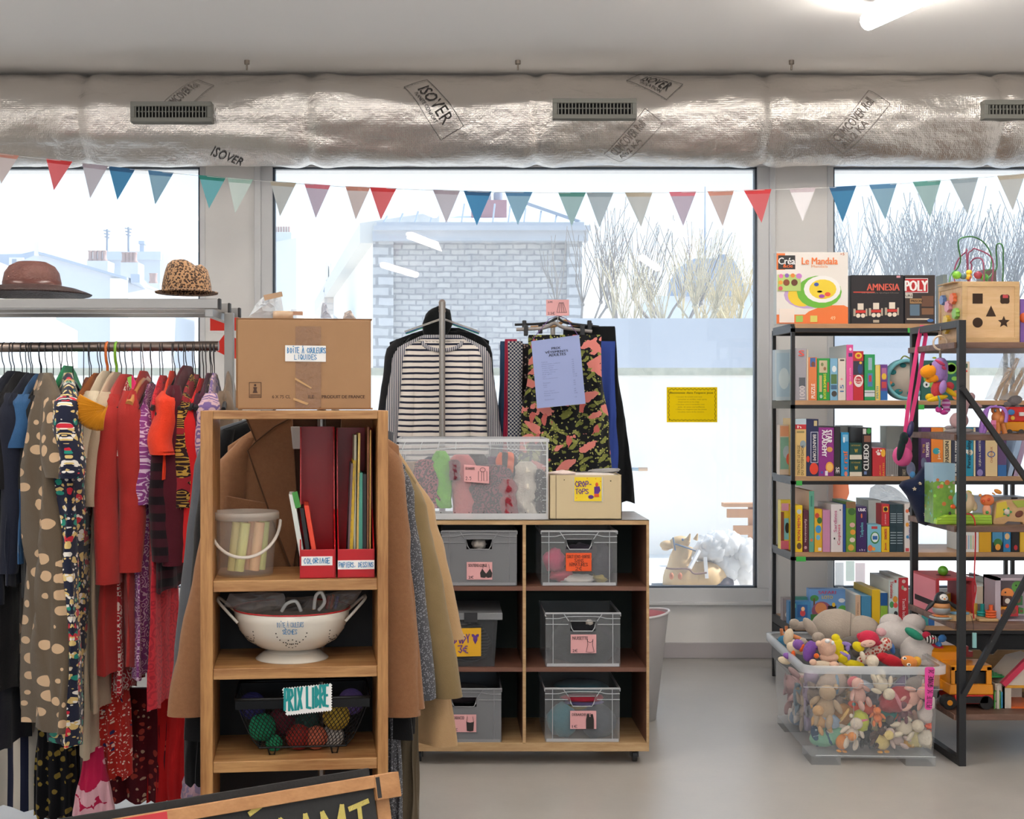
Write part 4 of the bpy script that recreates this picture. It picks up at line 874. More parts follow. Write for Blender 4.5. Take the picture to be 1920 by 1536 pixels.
def card(parent, a, b, t, u, Y, m, name='label', d=.001, tilt=0.0):
 q = MB(); s = tilt * (b - a) / 2; q.prism([(PX(a, Y), PZ(u + s, Y)), (PX(b, Y), PZ(u - s, Y)), (PX(b, Y), PZ(t - s, Y)), (PX(a, Y), PZ(t + s, Y))], Y - d, Y); return q.build(name, m, parent)
# cardboard box
Y = 3.33
kraft = mat('brown cardboard', '#a37d5a', .8, bump=.05, bs=30, var=.04, vs=20)
bx = thing('cardboard_box', 'closed brown cardboard wine box on top of the pine shelf', 'box', (PX(574, Y), Y, PZ(768, Y))); fg.append(bx)
MB().box(PX(449, Y), PX(698, Y), Y, Y + .22, PZ(768, Y), PZ(599, Y)).build('carton', kraft, bx, bev=.003)
q = MB(); q.box(PX(446, Y), PX(450, Y), Y + .002, Y + .215, PZ(765, Y), PZ(597, Y)).box(PX(446, Y), PX(700, Y), Y + .001, Y + .215, PZ(599, Y), PZ(597, Y)).box(PX(452, Y), PX(701, Y), Y - .002, Y + .215, PZ(768, Y), PZ(765, Y)); q.build('flap', mat('dark cardboard edge', '#87603e', .85), bx)
q = MB(); q.pbox(556, 604, 612, 766, Y - .0012, .001); q.build('packing_tape', mat('brown packing tape', '#8f6a4c', .22, bump=.3, bs=60, var=.1, vs=60), bx)
q = MB(); q.prism([(PX(a, Y), PZ(b, Y)) for a, b in ((556, 708), (587, 727), (585, 729), (555, 712))], Y - .004, Y - .002).prism([(PX(a, Y), PZ(b, Y)) for a, b in ((553, 746), (581, 756), (578, 760), (552, 750))], Y - .004, Y - .002); q.build('torn_tape', mat('torn tape', '#c59a66', .4), bx)
card(bx, 537, 613, 648, 678, Y - .002, paper, tilt=-.01)
fpen(bx, 'BOÎTE À COULEURS', 541, 613, 652, 662, Y - .003, blue_ink, seed=3); fpen(bx, 'LIQUIDES', 554, 596, 665, 674, Y - .003, blue_ink, seed=4)
brn = mat('brown box print', '#4a3226', .8)
ftext(bx, '6 X 75 CL', 513, 547, 741, 747, Y, brn); ftext(bx, 'ILE', 580, 591, 741, 747, Y - .0015, brn); ftext(bx, '-  PRODUIT DE FRANCE', 598, 686, 741, 747, Y, brn, bold=2)
q = MB()
for (a, b, t, u) in ((470, 493, 717, 718), (470, 493, 745, 746), (470, 471, 717, 746), (492, 493, 717, 746), (472, 491, 740, 741), (472, 491, 742.5, 743.5)): q.pbox(a, b, t, u, Y - .0012, .001)
q.disc(P(481.5, 722.5, Y), .003).prism([(PX(a, Y), PZ(b, Y)) for a, b in ((478, 726), (485, 726), (484, 731), (486, 737), (477, 737), (479, 731))], Y - .0012, Y - .0002); q.build('printed_emblem', brn, bx)
# clear bag and small packs on the box
clear = plast('crumpled clear film', '#e3eaf2', .3, .15)
zt = PZ(597, Y) + .001
def crumple(name, lab, cat, pts, th, m, Y0, group=None, seed=0, parent=None, nm=None):
 """a crumpled film pack with an outline drawn on the photo"""
 n = len(pts); cx = sum(p[0] for p in pts) / n; cy = sum(p[1] for p in pts) / n; q = MB(); vs = [(PX(cx, Y0), Y0 - th, PZ(cy, Y0))]
 R3 = 4
 for j in range(1, R3 + 1):
  for k, p in enumerate(pts):
   t = j / R3; h = th * (1 - t * t) * (1 + .8 * noise.noise(Vector((k * .9, j * 1.3, seed))))
   vs.append((PX(cx + (p[0] - cx) * t, Y0), Y0 - h, PZ(cy + (p[1] - cy) * t, Y0)))
 fs = [(0, 1 + k, 1 + (k + 1) % n) for k in range(n)] + [(1 + (j - 1) * n + k, 1 + j * n + k, 1 + j * n + (k + 1) % n, 1 + (j - 1) * n + (k + 1) % n) for j in range(1, R3) for k in range(n)]
 q.add(vs, fs, 0, False); q.add([(v[0], 2 * Y0 - v[1], v[2]) for v in vs], [f[::-1] for f in fs], 0, False)
 o = q.build(nm or name, m, parent)
 return tag(o, lab, cat, group) if lab else o
def dens(pts, k=3):
 out = []
 for i, p in enumerate(pts):
  r_ = pts[(i + 1) % len(pts)]
  for j in range(k): out.append((p[0] + (r_[0] - p[0]) * j / k + R.uniform(-1, 1), p[1] + (r_[1] - p[1]) * j / k + R.uniform(-1, 1)))
 return out
fg.append(crumple('plastic_bag', 'crumpled clear plastic bag with a brown paper band on top of the cardboard box', 'bag', dens([(478, 596), (492, 572), (508, 556), (536, 547), (545, 597)]), .03, plast('clear bag film', '#dfe7ef', .55, .2), 3.45))
fg.append(tag(MB().prism([(PX(503, 3.41), PZ(554, 3.41)), (PX(537, 3.41), PZ(547, 3.41)), (PX(539, 3.41), PZ(556, 3.41)), (PX(505, 3.41), PZ(564, 3.41))], 3.41, 3.412).build('paper_band', mat('tan paper band', '#b99a7c', .7)), 'tan paper band across the clear bag on the cardboard box', 'paper'))
q = MB(); q.lathe([(.02, 0), (.026, 0), (.026, .022), (.02, .022), (.02, 0)], (PX(540, 3.42), 3.42, zt), 24); fg.append(tag(q.build('tape_roll', mat('clear tan tape', '#c7ab8e', .3)), 'small roll of tan tape on top of the cardboard box', 'tape'))
r = thing('tape_dispenser', 'clear tape dispenser with a tan label on top of the cardboard box', 'dispenser', (PX(566, 3.43), 3.43, zt)); fg.append(r)
MB().frustum((PX(552, 3.43), PX(580, 3.43), 3.42, 3.45), (PX(556, 3.43), PX(576, 3.43), 3.42, 3.45), zt, zt + .028).build('case', plast('clear case', '#e8edf2', .4, .2), r)
card(r, 554, 577, 584, 591, 3.419, mat('tan label', '#b9927a', .7))
fg.append(crumple('plastic_sleeve', 'thin clear plastic sleeve leaning on top of the cardboard box', 'sleeve', dens([(612, 596), (616, 567), (622, 568), (633, 597)]), .008, plast('clear sleeve film', '#b9bfd0', .6, .2), 3.45))
fg.append(crumple('plastic_pouch', 'small clear pouch with a brown corner on the right of the cardboard box', 'pouch', dens([(655, 598), (656, 586), (668, 580), (680, 598)]), .012, plast('tan pouch film', '#bba48f', .6, .2), 3.45))
# bucket of chalk sticks
Y = 3.42; c = (PX(470, Y), Y, zb[0]); bu = thing('plastic_bucket', 'clear plastic bucket with a lid and swing handle holding thick chalk sticks', 'bucket', c); fg.append(bu)
q = MB(); q.lathe([(0, .002), (.068, .0), (.071, .004), (.081, .148), (.0795, .148), (.069, .006), (0, .005)], c, 40); q.build('tub', plast('milky bucket plastic', '#e6ded4', .14, .3), bu)
q = MB(); q.lathe([(.0815, .142), (.0865, .143), (.0865, .158), (.0845, .162), (.079, .162), (.079, .155), (.0, .1555), (0, .153), (.0815, .152)], c, 40); q.build('lid', plast('milky lid plastic', '#e9dfd5', .35, .3), bu)
q = MB(); q.tube([Vector(c) + Vector((.089 * math.cos(a), -.089 * math.sin(a), .138 - .085 * math.sin(a))) for a in [math.pi * k / 24 for k in range(25)]], .0042, 8); q.build('handle', plast('milky handle plastic', '#e9dfd5', .8, .3), bu)
for i, (dx, dy, tx, cc, lb) in enumerate(((-.04, -.012, .014, '#e3d58a', 'pale yellow'), (-.018, -.025, .016, '#dfe08a', 'lime yellow'), (.006, .012, .016, '#f1b98e', 'pale orange'), (.028, -.012, .014, '#f3c497', 'peach'), (.047, .008, .010, '#d2df90', 'pale green'))):
 q = MB(); b = Vector(c) + Vector((dx * .82, dy, .012)); q.tube([b, b + Vector((tx, 0, .122))], [.0125, .0135], 14)
 fg.append(tag(q.build('chalk_stick', mat(lb + ' chalk', cc, .9)), lb + ' thick chalk stick inside the clear bucket', 'chalk', 'chalk sticks in the bucket'))
# red magazine files
redp = mat('glossy red plastic', '#b5101c', .3)
def magfile(a, b, lab, word, seed, lo=(1033, 1089), at_=800):
 Y0, D = 3.325, .235; x0, x1 = PX(a, Y0), PX(b, Y0); z0 = zb[0]; h0 = .072; h1 = PZ(at_, Y0 + D) - z0; t = .003
 r = thing('magazine_file', lab, 'file holder', ((x0 + x1) / 2, Y0, z0)); fg.append(r)
 q = MB(); q.box(x0, x1, Y0, Y0 + t, z0, z0 + h0).box(x0, x1, Y0, Y0 + D, z0, z0 + t); q.build('front_box', redp, r, bev=.001)
 MB().box(x0, x1, Y0 + D - t, Y0 + D, z0, z0 + h1).build('back_panel', redp, r)
 prof = [(Y0, z0), (Y0 + D, z0), (Y0 + D, z0 + h1), (Y0 + D - .085, z0 + h1), (Y0 + .1, z0 + .165), (Y0, z0 + h0 + .055 if False else z0 + h0)]
 for x in (x0, x1 - t):
  q = MB(); n = len(prof); q.add([(x, p[0], p[1]) for p in prof] + [(x + t, p[0], p[1]) for p in prof], [tuple(range(n)), tuple(range(2 * n - 1, n - 1, -1))] + [(i, (i + 1) % n, (i + 1) % n + n, i + n) for i in range(n)]); q.build('side', redp, r)
 return r, Y0
mf, Y0 = magfile(564, 631, 'red magazine file labelled for colouring, left of the two', '', 1)
card(mf, 567, 625, 1044, 1061, Y0, paper); fpen(mf, 'COLORIAGE', 571, 621, 1047, 1057, Y0 - .001, blue_ink, seed=7)
mf2, _ = magfile(635, 704, 'red magazine file full of coloured paper folders, right of the two', '', 1, at_=802)
card(mf2, 635, 704, 1052, 1069, Y0, paper); fpen(mf2, 'PAPIERS, DESSINS', 637, 702, 1056, 1065, Y0 - .001, blue_ink, seed=8)
def leaf(name, lab, cat, a, b, lean, top, col, Yc=3.4, th=.16, grp=None):
 z0 = zb[0] + .004; z1 = PZ(top, Yc); x0 = PX(a, Yc); x1 = PX(b, Yc); dx = lean / FX * Yc
 q = MB(); q.add([(x, y, z) for z, s in ((z0, 0), (z1, dx)) for x, y in ((x0 + s, Yc - th / 2 + .02), (x1 + s, Yc - th / 2 + .02), (x1 + s, Yc + th / 2), (x0 + s, Yc + th / 2))], [(3, 2, 1, 0), (4, 5, 6, 7), (0, 1, 5, 4), (1, 2, 6, 5), (2, 3, 7, 6), (3, 0, 4, 7)])
 o = tag(q.build(name, mat(lab[:20] + ' card', col, .6)), lab, cat, grp); fg.append(o); return o
leaf('paint_box', 'white and green felt pen box leaning in the left red file', 'box', 576, 585, -26, 925, '#dfe3dd', 3.4, .14)
fg[-1]['label'] = 'white felt pen box with a green top leaning in the left red file'
q = MB(); Yq = 3.348; q.prism([(PX(a, Yq), PZ(b, Yq)) for a, b in ((558, 954), (568, 951), (561, 921), (551, 924))], Yq - .001, Yq); fg.append(tag(q.build('green_print', mat('green pack print', '#3f8c3a', .5)), 'green printed end of the felt pen box in the left red file', 'box'))
leaf('exercise_book', 'black exercise book leaning in the left red file', 'book', 588, 595, -18, 950, '#1d1c20')
leaf('exercise_book', 'orange-red booklet leaning in the left red file', 'book', 600, 608, -22, 945, '#e0452c')
for (a, b, l, t, cc, lb) in ((658, 664, 8, 868, '#6d5a60', 'mauve-grey'), (661, 667, 9, 862, '#d9b32e', 'yellow'), (670, 674, 2, 815, '#a9a58f', 'grey-beige'), (675, 679, 4, 812, '#cfae62', 'straw'), (680, 687, 0, 885, '#4d9a88', 'teal green'), (688, 694, 0, 888, '#26282b', 'black'), (695, 698, 1, 800, '#8d5a3a', 'brown'), (699.5, 702, 1, 806, '#c99a52', 'amber')):
 leaf('paper_folder', lb + ' folder upright in the right red file', 'folder', a, b, l, t, cc, 3.42, .16, 'folders in the right red file')
# colander
Y = 3.435; c = (PX(558, Y), Y, zb[1]); en = mat('cream enamel', '#d9d2c6', .25, coat=.3); co = thing('colander', 'cream enamel colander with a red rim on the middle shelf', 'colander', c); fg.append(co)
prof = [(.05, .026), (.085, .032), (.115, .05), (.134, .075), (.145, .105), (.149, .128)]
q = MB(); q.lathe(prof + [(.147, .128), (.142, .104), (.131, .076), (.112, .052), (.083, .034), (.05, .028), (0, .028)], c, 48); q.build('bowl', en, co)
q = MB(); q.lathe([(.0, .025), (.055, .028), (.066, .018), (.08, .006), (.0935, .0), (.0935, -.0), (.09, .003), (.07, .018), (.0, .02)], c, 48); q.build('foot', en, co)
q = MB(); q.tube([Vector(c) + Vector((.148 * math.cos(a), .148 * math.sin(a), .129)) for a in [2 * math.pi * k / 48 for k in range(48)]], .0022, 6, closed=True); q.build('rim', mat('red enamel rim', '#b3282c', .3), co)
for s in (-1, 1):
 q = MB(); q.tube([Vector(c) + Vector(p) for p in spline([(s * .135, -.06, .100), (s * .16, -.05, .125), (s * .185, -.03, .15), (s * .188, .0, .155), (s * .185, .03, .15), (s * .16, .05, .125), (s * .135, .06, .1)], 5)], .004, 8); q.build('handle', en, co)
def bowl_pt(az, h):
 for (r0, z0), (r1, z1) in zip(prof, prof[1:]):
  if z0 <= h <= z1: rr_ = r0 + (r1 - r0) * (h - z0) / (z1 - z0); n = Vector(((z1 - z0) * math.cos(az), (z1 - z0) * math.sin(az), -(r1 - r0))).normalized(); return Vector(c) + Vector((rr_ * math.cos(az), rr_ * math.sin(az), h)), n
 return Vector(c), Vector((0, -1, 0))
q = MB()
for cen in (-150, -90, -30):
 for k in range(11): p, n = bowl_pt(math.radians(cen + 16 * math.cos(math.radians(k * 18 + 0))), .072 - .03 * math.sin(math.radians(k * 18)) + .012); q.disc(p, .0018, n, 8, .0006)
 for k in range(9): a = k * 40; p, n = bowl_pt(math.radians(cen + 7 * math.cos(math.radians(a))), .055 + .012 * math.sin(math.radians(a))); q.disc(p, .0018, n, 8, .0006)
 for k in range(3): p, n = bowl_pt(math.radians(cen - 2 + 2 * k), .055); q.disc(p, .0018, n, 8, .0006)
q.build('drain_holes', mat('drain hole shadow', '#2c2521', .9), co)
q = MB(); t1 = MB(); pen(t1, 'BOÎTE À COULEURS', (0, 0, 0), (9, 0, 0), (0, 1, 0), .1, 0, 0, .3, 11); t1.v = [Vector((v.x / 9, v.y, v.z)) for v in t1.v]; t2 = MB(); pen(t2, 'SÈCHES', (0, 0, 0), (4, 0, 0), (0, 1, 0), .12, 0, 0, .3, 12); t2.v = [Vector((v.x / 4, v.y, v.z)) for v in t2.v]
for tt, a0, a1, z0, z1 in ((t1, -104, -78, .101, .113), (t2, -99, -84, .083, .095)):
 vs = []
 for v in tt.v:
  p, n = bowl_pt(math.radians(a0 + (a1 - a0) * v.x), z0 + (z1 - z0) * v.y); vs.append(p + n * .0012)
 q.add(vs, tt.f)
q.build('lettering', blue_ink, co)
# crayons in bags inside the colander
for i, (pts, lb) in enumerate(((dens([(430, 1135), (440, 1112), (500, 1108), (540, 1112), (545, 1138), (480, 1150)]), 'crumpled clear bag of crayons lying in the left of the colander'), (dens([(610, 1145), (620, 1115), (650, 1110), (690, 1108), (672, 1135), (640, 1150)]), 'clear bag with red crayons in the right of the colander'), (dens([(520, 1146), (550, 1120), (600, 1118), (615, 1146)]), 'clear bag in the middle of the colander'))):
 o = crumple('crayon_bag', lb, 'bag', pts, .035, plast('grey clear film', '#b3aaa6', .42, .18), 3.40 + i * .025, 'bags in the colander', i); fg.append(o)
for i, (pts) in enumerate((spline([P(536, 1146, 3.40), P(545, 1132, 3.39), P(562, 1128, 3.39), P(572, 1146, 3.40)]), spline([P(597, 1142, 3.41), P(600, 1118, 3.4), P(610, 1112, 3.4), P(616, 1130, 3.4), P(606, 1145, 3.41)]))):
 q = MB(); q.tube(pts, .0045, 8); fg.append(tag(q.build('paper_loop', mat('white paper strip', '#e9e6e0', .7)), ['white paper loop in the middle of the colander', 'white paper loop standing right of the middle in the colander'][i], 'paper loop', 'paper loops in the colander'))
for i, (a, t, u, cc) in enumerate(((622, 1118, 1143, '#b9312c'), (630, 1116, 1143, '#c2572d'), (638, 1120, 1143, '#5f6fa8'))):
 q = MB(); q.tube([P(a, u, 3.43), P(a + 5, t, 3.43)], .004, 8); fg.append(tag(q.build('crayon', mat('wax crayon %d' % i, cc, .5)), ['red crayon', 'orange crayon', 'blue crayon'][i] + ' in the right-hand bag in the colander', 'crayon'))
# wire basket with yarn balls
Y = 3.38; r = thing('wire_basket', 'black wire mesh basket with yarn balls on the lower shelf', 'basket', (PX(575, Y), Y, zb[2])); fg.append(r); bkw = mat('black wire', '#131315', .4, .3)
zt_, zm = PZ(1302, Y), zb[2] + .02
def bk(u, v, dep):   # u -1..1, v 0..1 height ; outline of the basket
 hw0, hw1 = (PX(655, Y) - PX(495, Y)) / 2 , (PX(697, Y) - PX(450, Y)) / 2; w_ = hw0 + (hw1 - hw0) * v ** .7
 return Vector((PX(574, Y) + u * w_, Y + dep * (.09 + .02 * v) + .06, zm + (zt_ - zm) * v))
q = MB(); loop = [bk(-1, 1, -1), bk(1, 1, -1), bk(1, 1, 1), bk(-1, 1, 1)]; q.tube(sum([[a.lerp(b, t / 5) for t in range(5)] for a, b in zip(loop, loop[1:] + loop[:1])], []), .004, 8, closed=True); q.build('rim', bkw, r)
q = MB(); q.box(bk(-1, 1, -1).x, bk(1, 1, -1).x, bk(0, 1, -1).y - .002, bk(0, 1, -1).y, zt_ - .024, zt_); q.build('rim_band', bkw, r)
q = MB(); N = 26
for sgn in (1, -1):
 for k in range(-8, N + 8):
  pts = []
  for j in range(9):
   v = j / 8 * .92; u = -1 + 2 * (k + sgn * v * 8) / N
   if -1.001 <= u <= 1.001: pts.append(bk(u, v, -1))
  if len(pts) > 1: q.tube(pts, .0009, 4, caps=False)
q.build('mesh_front', bkw, r)
q = MB()
for a, b in (((-1, 0, -1), (1, 0, -1)), ((1, 0, -1), (1, 0, 1)), ((1, 0, 1), (-1, 0, 1)), ((-1, 0, 1), (-1, 0, -1))): q.tube([bk(*a), bk(*b)], .0025, 6)
for u in (-1, 1):
 for d in (-1, -.5, 0, .5, 1): q.tube([bk(u, j / 6, d) for j in range(7)], .0014, 5)
q.build('frame', bkw, r)
q = MB()
for px in (517, 633):
 for dep in (-1, 1):
  p = bk(0, 0, dep); p.x = PX(px, Y); q.tube([p + Vector((-.01, 0, 0)), p + Vector((-.006, 0, -.017)), p + Vector((.006, 0, -.017)), p + Vector((.01, 0, 0))], .0025, 6)
q.build('feet', bkw, r)
for i, (px, py, rad, cc, lb) in enumerate(((484, 1322, 25, '#2d2a66', 'dark blue'), (500, 1362, 25, '#1f8f66', 'green'), (540, 1352, 26, '#5d1a2a', 'dark red'), (568, 1382, 23, '#a5322a', 'red'), (585, 1350, 24, '#22443c', 'dark green'), (600, 1384, 21, '#d9775a', 'salmon'), (633, 1382, 21, '#d8d3cb', 'white'), (638, 1345, 25, '#bfa23f', 'yellow'), (668, 1318, 24, '#6a5795', 'purple'), (522, 1392, 15, '#2aa06f', 'small green'), (560, 1322, 24, '#2b2a2e', 'black'))):
 Yb = 3.40 if i % 2 else 3.43; q = MB(); cc_ = P(px, py, Yb); rr_ = rad / FX * Yb; q.ell(cc_, rr_ * .97, 20, 12)
 for k in range(9):
  ax = Vector((R.uniform(-1, 1), R.uniform(-1, 1), R.uniform(-1, 1))).normalized(); t1 = ax.orthogonal().normalized(); t2 = ax.cross(t1)
  for sft in (-.25, 0, .25):
   q.tube([cc_ + (ax * sft + (t1 * math.cos(a) + t2 * math.sin(a)) * math.sqrt(1 - sft * sft)) * rr_ for a in [2 * math.pi * j / 20 for j in range(20)]], .0014, 4, closed=True)
 fg.append(tag(q.build('yarn_ball', mat(lb + ' yarn', cc, .95)), lb + ' ball of yarn in the wire basket', 'yarn ball', 'yarn balls in the wire basket'))
# price card with pinked edges
Yc = 3.29 + .02
r = thing('price_card', 'white card with wavy edges reading PRIX LIBRE on the wire basket', 'sign', P(577, 1340, Yc)); fg.append(r)
pts = []
L4 = [P(531, 1291, Yc), P(622, 1284, Yc), P(622, 1334, Yc), P(538, 1341, Yc)]
for a, b in zip(L4, L4[1:] + L4[:1]):
 n = 18 if (b - a).length > .08 else 10
 for k in range(n * 2): pts.append(a.lerp(b, k / (2 * n)) + ((b - a).normalized().cross(Vector((0, 1, 0))) * (.0022 if k % 2 else -.0012)))
q = MB(); q.prism([(p.x, p.z) for p in pts][::-1], Yc, Yc + .001); q.build('card', paper, r)
q = MB(); O = P(534, 1332, Yc); pen(q, 'PRIX LIBRE', O, P(617, 1325, Yc) - O, P(534, 1294, Yc) - O, .12, 0, .001, .25, 5); q.build('lettering', teal_ink, r)
turn(fg, (PX(552, SY), SY, 0), math.radians(6.0))
# ------------------------------------------------------------------ chalkboard in front
a3 = P(743, 1447, 2.66); b3 = P(60, 1551, 2.28); b3.z = a3.z; u3 = (b3 - a3).normalized(); n3 = Vector((-u3.y, u3.x, 0)); n3 = n3 if n3.y < 0 else -n3
dn = (Vector((0, 0, -1)) + n3 * .28).normalized()
ch = thing('chalkboard', 'sandwich chalkboard with a pine frame and yellow chalk letters in the foreground', 'chalkboard', (a3 + b3) / 2 - Vector((0, 0, a3.z)))
def slab(name, p, lu, ld, th, m, off=0.0):   # p start on the board plane, lu along u3, ld along dn
 nn = u3.cross(dn).normalized(); nn = nn if nn.y < 0 else -nn
 o = p + nn * off; q = MB(); c8 = [o, o + u3 * lu, o + u3 * lu + dn * ld, o + dn * ld]; c8 += [v - nn * th for v in c8]
 q.add(c8, [(0, 1, 2, 3), (7, 6, 5, 4), (0, 4, 5, 1), (1, 5, 6, 2), (2, 6, 7, 3), (3, 7, 4, 0)]); return q.build(name, m, ch, bev=.0015)
fp = wood('chalkboard pine', '#a8764a', '#c08e60', (1.2, 14, 14), .5); Lu = .95
slab('top_rail', a3, Lu, .024, .03, fp, .008)
slab('rail_block', a3 + dn * .0, .055, .048, .03, fp, .010)
slab('paint_stroke', a3 + u3 * .045 + dn * .004, .009, .04, .001, mat('dark paint stroke', '#2e2c2b', .8), .0115)
slab('red_mark', a3 + u3 * .48 + dn * .002, .085, .019, .001, mat('red paint mark', '#c2323c', .7), .0095)
slate = mat('black slate paint', '#2a2a2b', .85, bump=.2, bs=50, var=.25, vs=30)
slab('board', a3 + u3 * .055 + dn * .02, Lu - .1, .62, .012, slate, 0)
slab('rear_board', a3 - Vector((0, -.012, 0)) + u3 * .05 - dn * .012, Lu - .1, .66, .01, slate, -.02)
for s in (.0, Lu - .05): slab('leg', a3 + u3 * (s + .018) + dn * .04, .03, .76, .025, fp, -.01)
q = MB(); nn = u3.cross(dn).normalized(); nn = nn if nn.y < 0 else -nn
O = a3 + u3 * .40 + dn * .145; U = -u3 * .335 ; V = -dn * .095
pen(q, 'DÉGAMT', O + nn * .001, U + V * .0, V, .1, 0, .0012 if U.cross(V).dot(nn) > 0 else -.0012, .3, 6)
q.build('chalk_lettering', mat('yellow chalk', '#c9b866', .95, bump=.5, bs=300), ch)
# patterned bag on the floor by the pine shelf
q = MB(); q.ell(P(372, 1478, 4.1), (.05, .08, .07), 20, 12, dis=.2)
tag(q.build('patterned_bag', pat_rings('lilac paisley cotton', '#8b7c98', '#b2909c', 40, 16, .3)), 'lilac paisley cloth bag on the floor left of the pine shelf', 'bag')
# ------------------------------------------------------------------ bunting
Y = 6.6
def flag_str(px):
 pts = [(-40, 283), (0, 289), (110, 301), (230, 316), (400, 332), (510, 341), (640, 350), (740, 354), (900, 360), (1060, 362), (1200, 362), (1330, 360), (1440, 356), (1560, 352), (1680, 345), (1800, 336), (1920, 327), (1980, 322)]
 for (a, ya), (b, yb) in zip(pts, pts[1:]):
  if a <= px <= b: return ya + (yb - ya) * (px - a) / (b - a)
 return 340
q = MB(); q.tube([P(x, flag_str(x), Y) for x in range(-40, 1980, 20)], .0012, 5)
tag(q.build('bunting_string', mat('white string', '#e6e6e6', .7)), 'thin white string of the pennants across all the windows', 'string')
FL = [(-12, 35, 2, 345, 'p', 'pale pink'), (87, 135, 101, 357, 'r', 'coral red'), (154, 202, 169, 372, 'l', 'pale lilac'), (204, 253, 220, 375, 'b', 'bright blue'), (278, 325, 291, 384, 'm', 'light blue'), (373, 423, 392, 391, 't', 'turquoise'),
(427, 474, 441, 400, 'w', 'pale mint'), (507, 555, 525, 406, 'g', 'pale grey'), (571, 619, 592, 409, 'k', 'lilac with a pink hem'), (648, 694, 667, 412, 'p', 'greyish pink'), (694, 743, 714, 412, 'r', 'coral red'), (812, 862, 837, 419, 'l', 'pale lilac'),
(870, 921, 894, 423, 'b', 'bright blue'), (947, 998, 971, 422, 'm', 'light blue'), (1047, 1098, 1072, 424, 'a', 'pale aqua'), (1100, 1150, 1124, 427, 's', 'pale blue-grey'), (1172, 1223, 1202, 426, 'g', 'pale beige-grey'), (1255, 1305, 1281, 424, 'k', 'lilac with a pink hem'),
(1327, 1376, 1355, 425, 'p', 'greyish pink'), (1395, 1446, 1428, 418, 'r', 'coral red'), (1480, 1529, 1505, 415, 'v', 'white'), (1555, 1605, 1580, 417, 'b', 'bright blue'), (1630, 1681, 1660, 412, 'm', 'light blue'), (1712, 1764, 1744, 408, 'a', 'aqua green'), (1782, 1834, 1814, 402, 's', 'pale blue-grey'), (1870, 1922, 1899, 395, 'g', 'pale beige-grey')]
FC = dict(p=('#dcc6c0', '#e0a391'), r=('#f0585c', '#e63a40'), l=('#cdc6cf', '#bfb3c0'), b=('#2a80b8', '#28679b'), m=('#86b7d0', '#5b97c4'), t=('#5fb9bf', '#2b9a8e'), w=('#cfe2dd', '#b5d6cc'), g=('#cfd0cb', '#c9c0ad'), k=('#cdbacd', '#e8889c'), a=('#a3c8c8', '#5fa79f'), s=('#b9c7cd', '#a3b6c0'), v=('#ece8ee', '#e5d8de'))
def lighten(h, t): return '#' + ''.join('%02x' % int(int(h[i:i+2], 16) * (1 - t) + 255 * t) for i in (1, 3, 5))
FC = {k: (lighten(a, .22), lighten(b, .15)) for k, (a, b) in FC.items()}
wh = {}
for i, (a, b, tx, ty, c, nm) in enumerate(FL):
 ya, yb = flag_str(a), flag_str(b); r = thing('pennant', '', 'pennant', P((a + b) / 2, ty, Y), 'bunting pennants'); n = 8
 def g_(u, v): # u along the top, v down
  X = a + (b - a) * u; Yp = ya + (yb - ya) * u
  return P(X + (tx - X) * v, Yp + (ty - Yp) * v, Y + .006 * math.sin(u * 4 + i) * (1 - v) - .012 * v * math.sin(i * 1.7))
 q = MB(); rows = [.1 + .9 * j / n for j in range(n + 1)]; q.add([g_(u / 6, v) for v in rows for u in range(7)], [(j * 7 + k, (j + 1) * 7 + k, (j + 1) * 7 + k + 1, j * 7 + k + 1) for j in range(n) for k in range(6)], 0, True)
 q.build('cloth', mat('cloth ' + nm, FC[c][0], .85, trans=.7 if c not in 'vw' else .15), r)
 q = MB(); q.add([g_(u / 6, v) for v in (-.02, .11) for u in range(7)], [(k, 7 + k, 8 + k, k + 1) for k in range(6)]); q.build('hem', mat('hem ' + nm, FC[c][1], .85, trans=.45), r, solid=.001)
 wh.setdefault(nm, []).append((r, i))
PL = ['at the far left edge', '', '', '', '', 'over the left pier', 'against the left pier, next to the turquoise one', 'at the left edge of the middle window', '', '', '', '', 'in front of the brick chimney', '', '', '', '', '', '', 'at the right edge of the middle window', 'on the white pier', 'at the left edge of the right window', '', '', '', 'at the far right']
ordw = ['leftmost', 'second from the left', 'third from the left', 'rightmost']
for nm, L in wh.items():
 for k, (r, i) in enumerate(L):
  s = nm + ' triangular pennant on the bunting string'
  if len(L) > 1: s += ', the ' + ('leftmost' if k == 0 else 'rightmost' if k == len(L) - 1 else 'middle') + ' of the %s' % ({2: 'two', 3: 'three', 4: 'four'}[len(L)])
  r['label'] = s
# ------------------------------------------------------------------ poster on the window
Yp = WY + .027; yel = mat('yellow poster paper', '#ffe81a', .7, trans=.7)
r = thing('window_poster', 'yellow poster with a wavy border stuck on the middle window pane', 'poster', P(1297, 792, Yp)); MB().pbox(1250, 1345, 726, 792, Yp - .001, .001).build('sheet', yel, r)
olive = mat('olive poster ink', '#6b5a14', .8); q = MB()
L = [(1254 + (1341 - 1254) * t / 40, 730 + 1.5 * math.sin(t * 1.9)) for t in range(41)] + [(1341 + 1.3 * math.sin(t * 1.9), 730 + 58 * t / 24) for t in range(25)] + [(1341 - 87 * t / 40, 788 + 1.5 * math.sin(t * 1.9)) for t in range(41)] + [(1254 + 1.3 * math.sin(t * 1.9), 788 - 58 * t / 24) for t in range(24)]
q.tube([P(a, b, Yp - .002) for a, b in L], .0014, 4, closed=True); q.build('wavy_border', olive, r)
ftext(r, "Bienvenue dans l'espace jeux", 1256, 1337, 734.5, 739.5, Yp - .002, olive, bold=2)
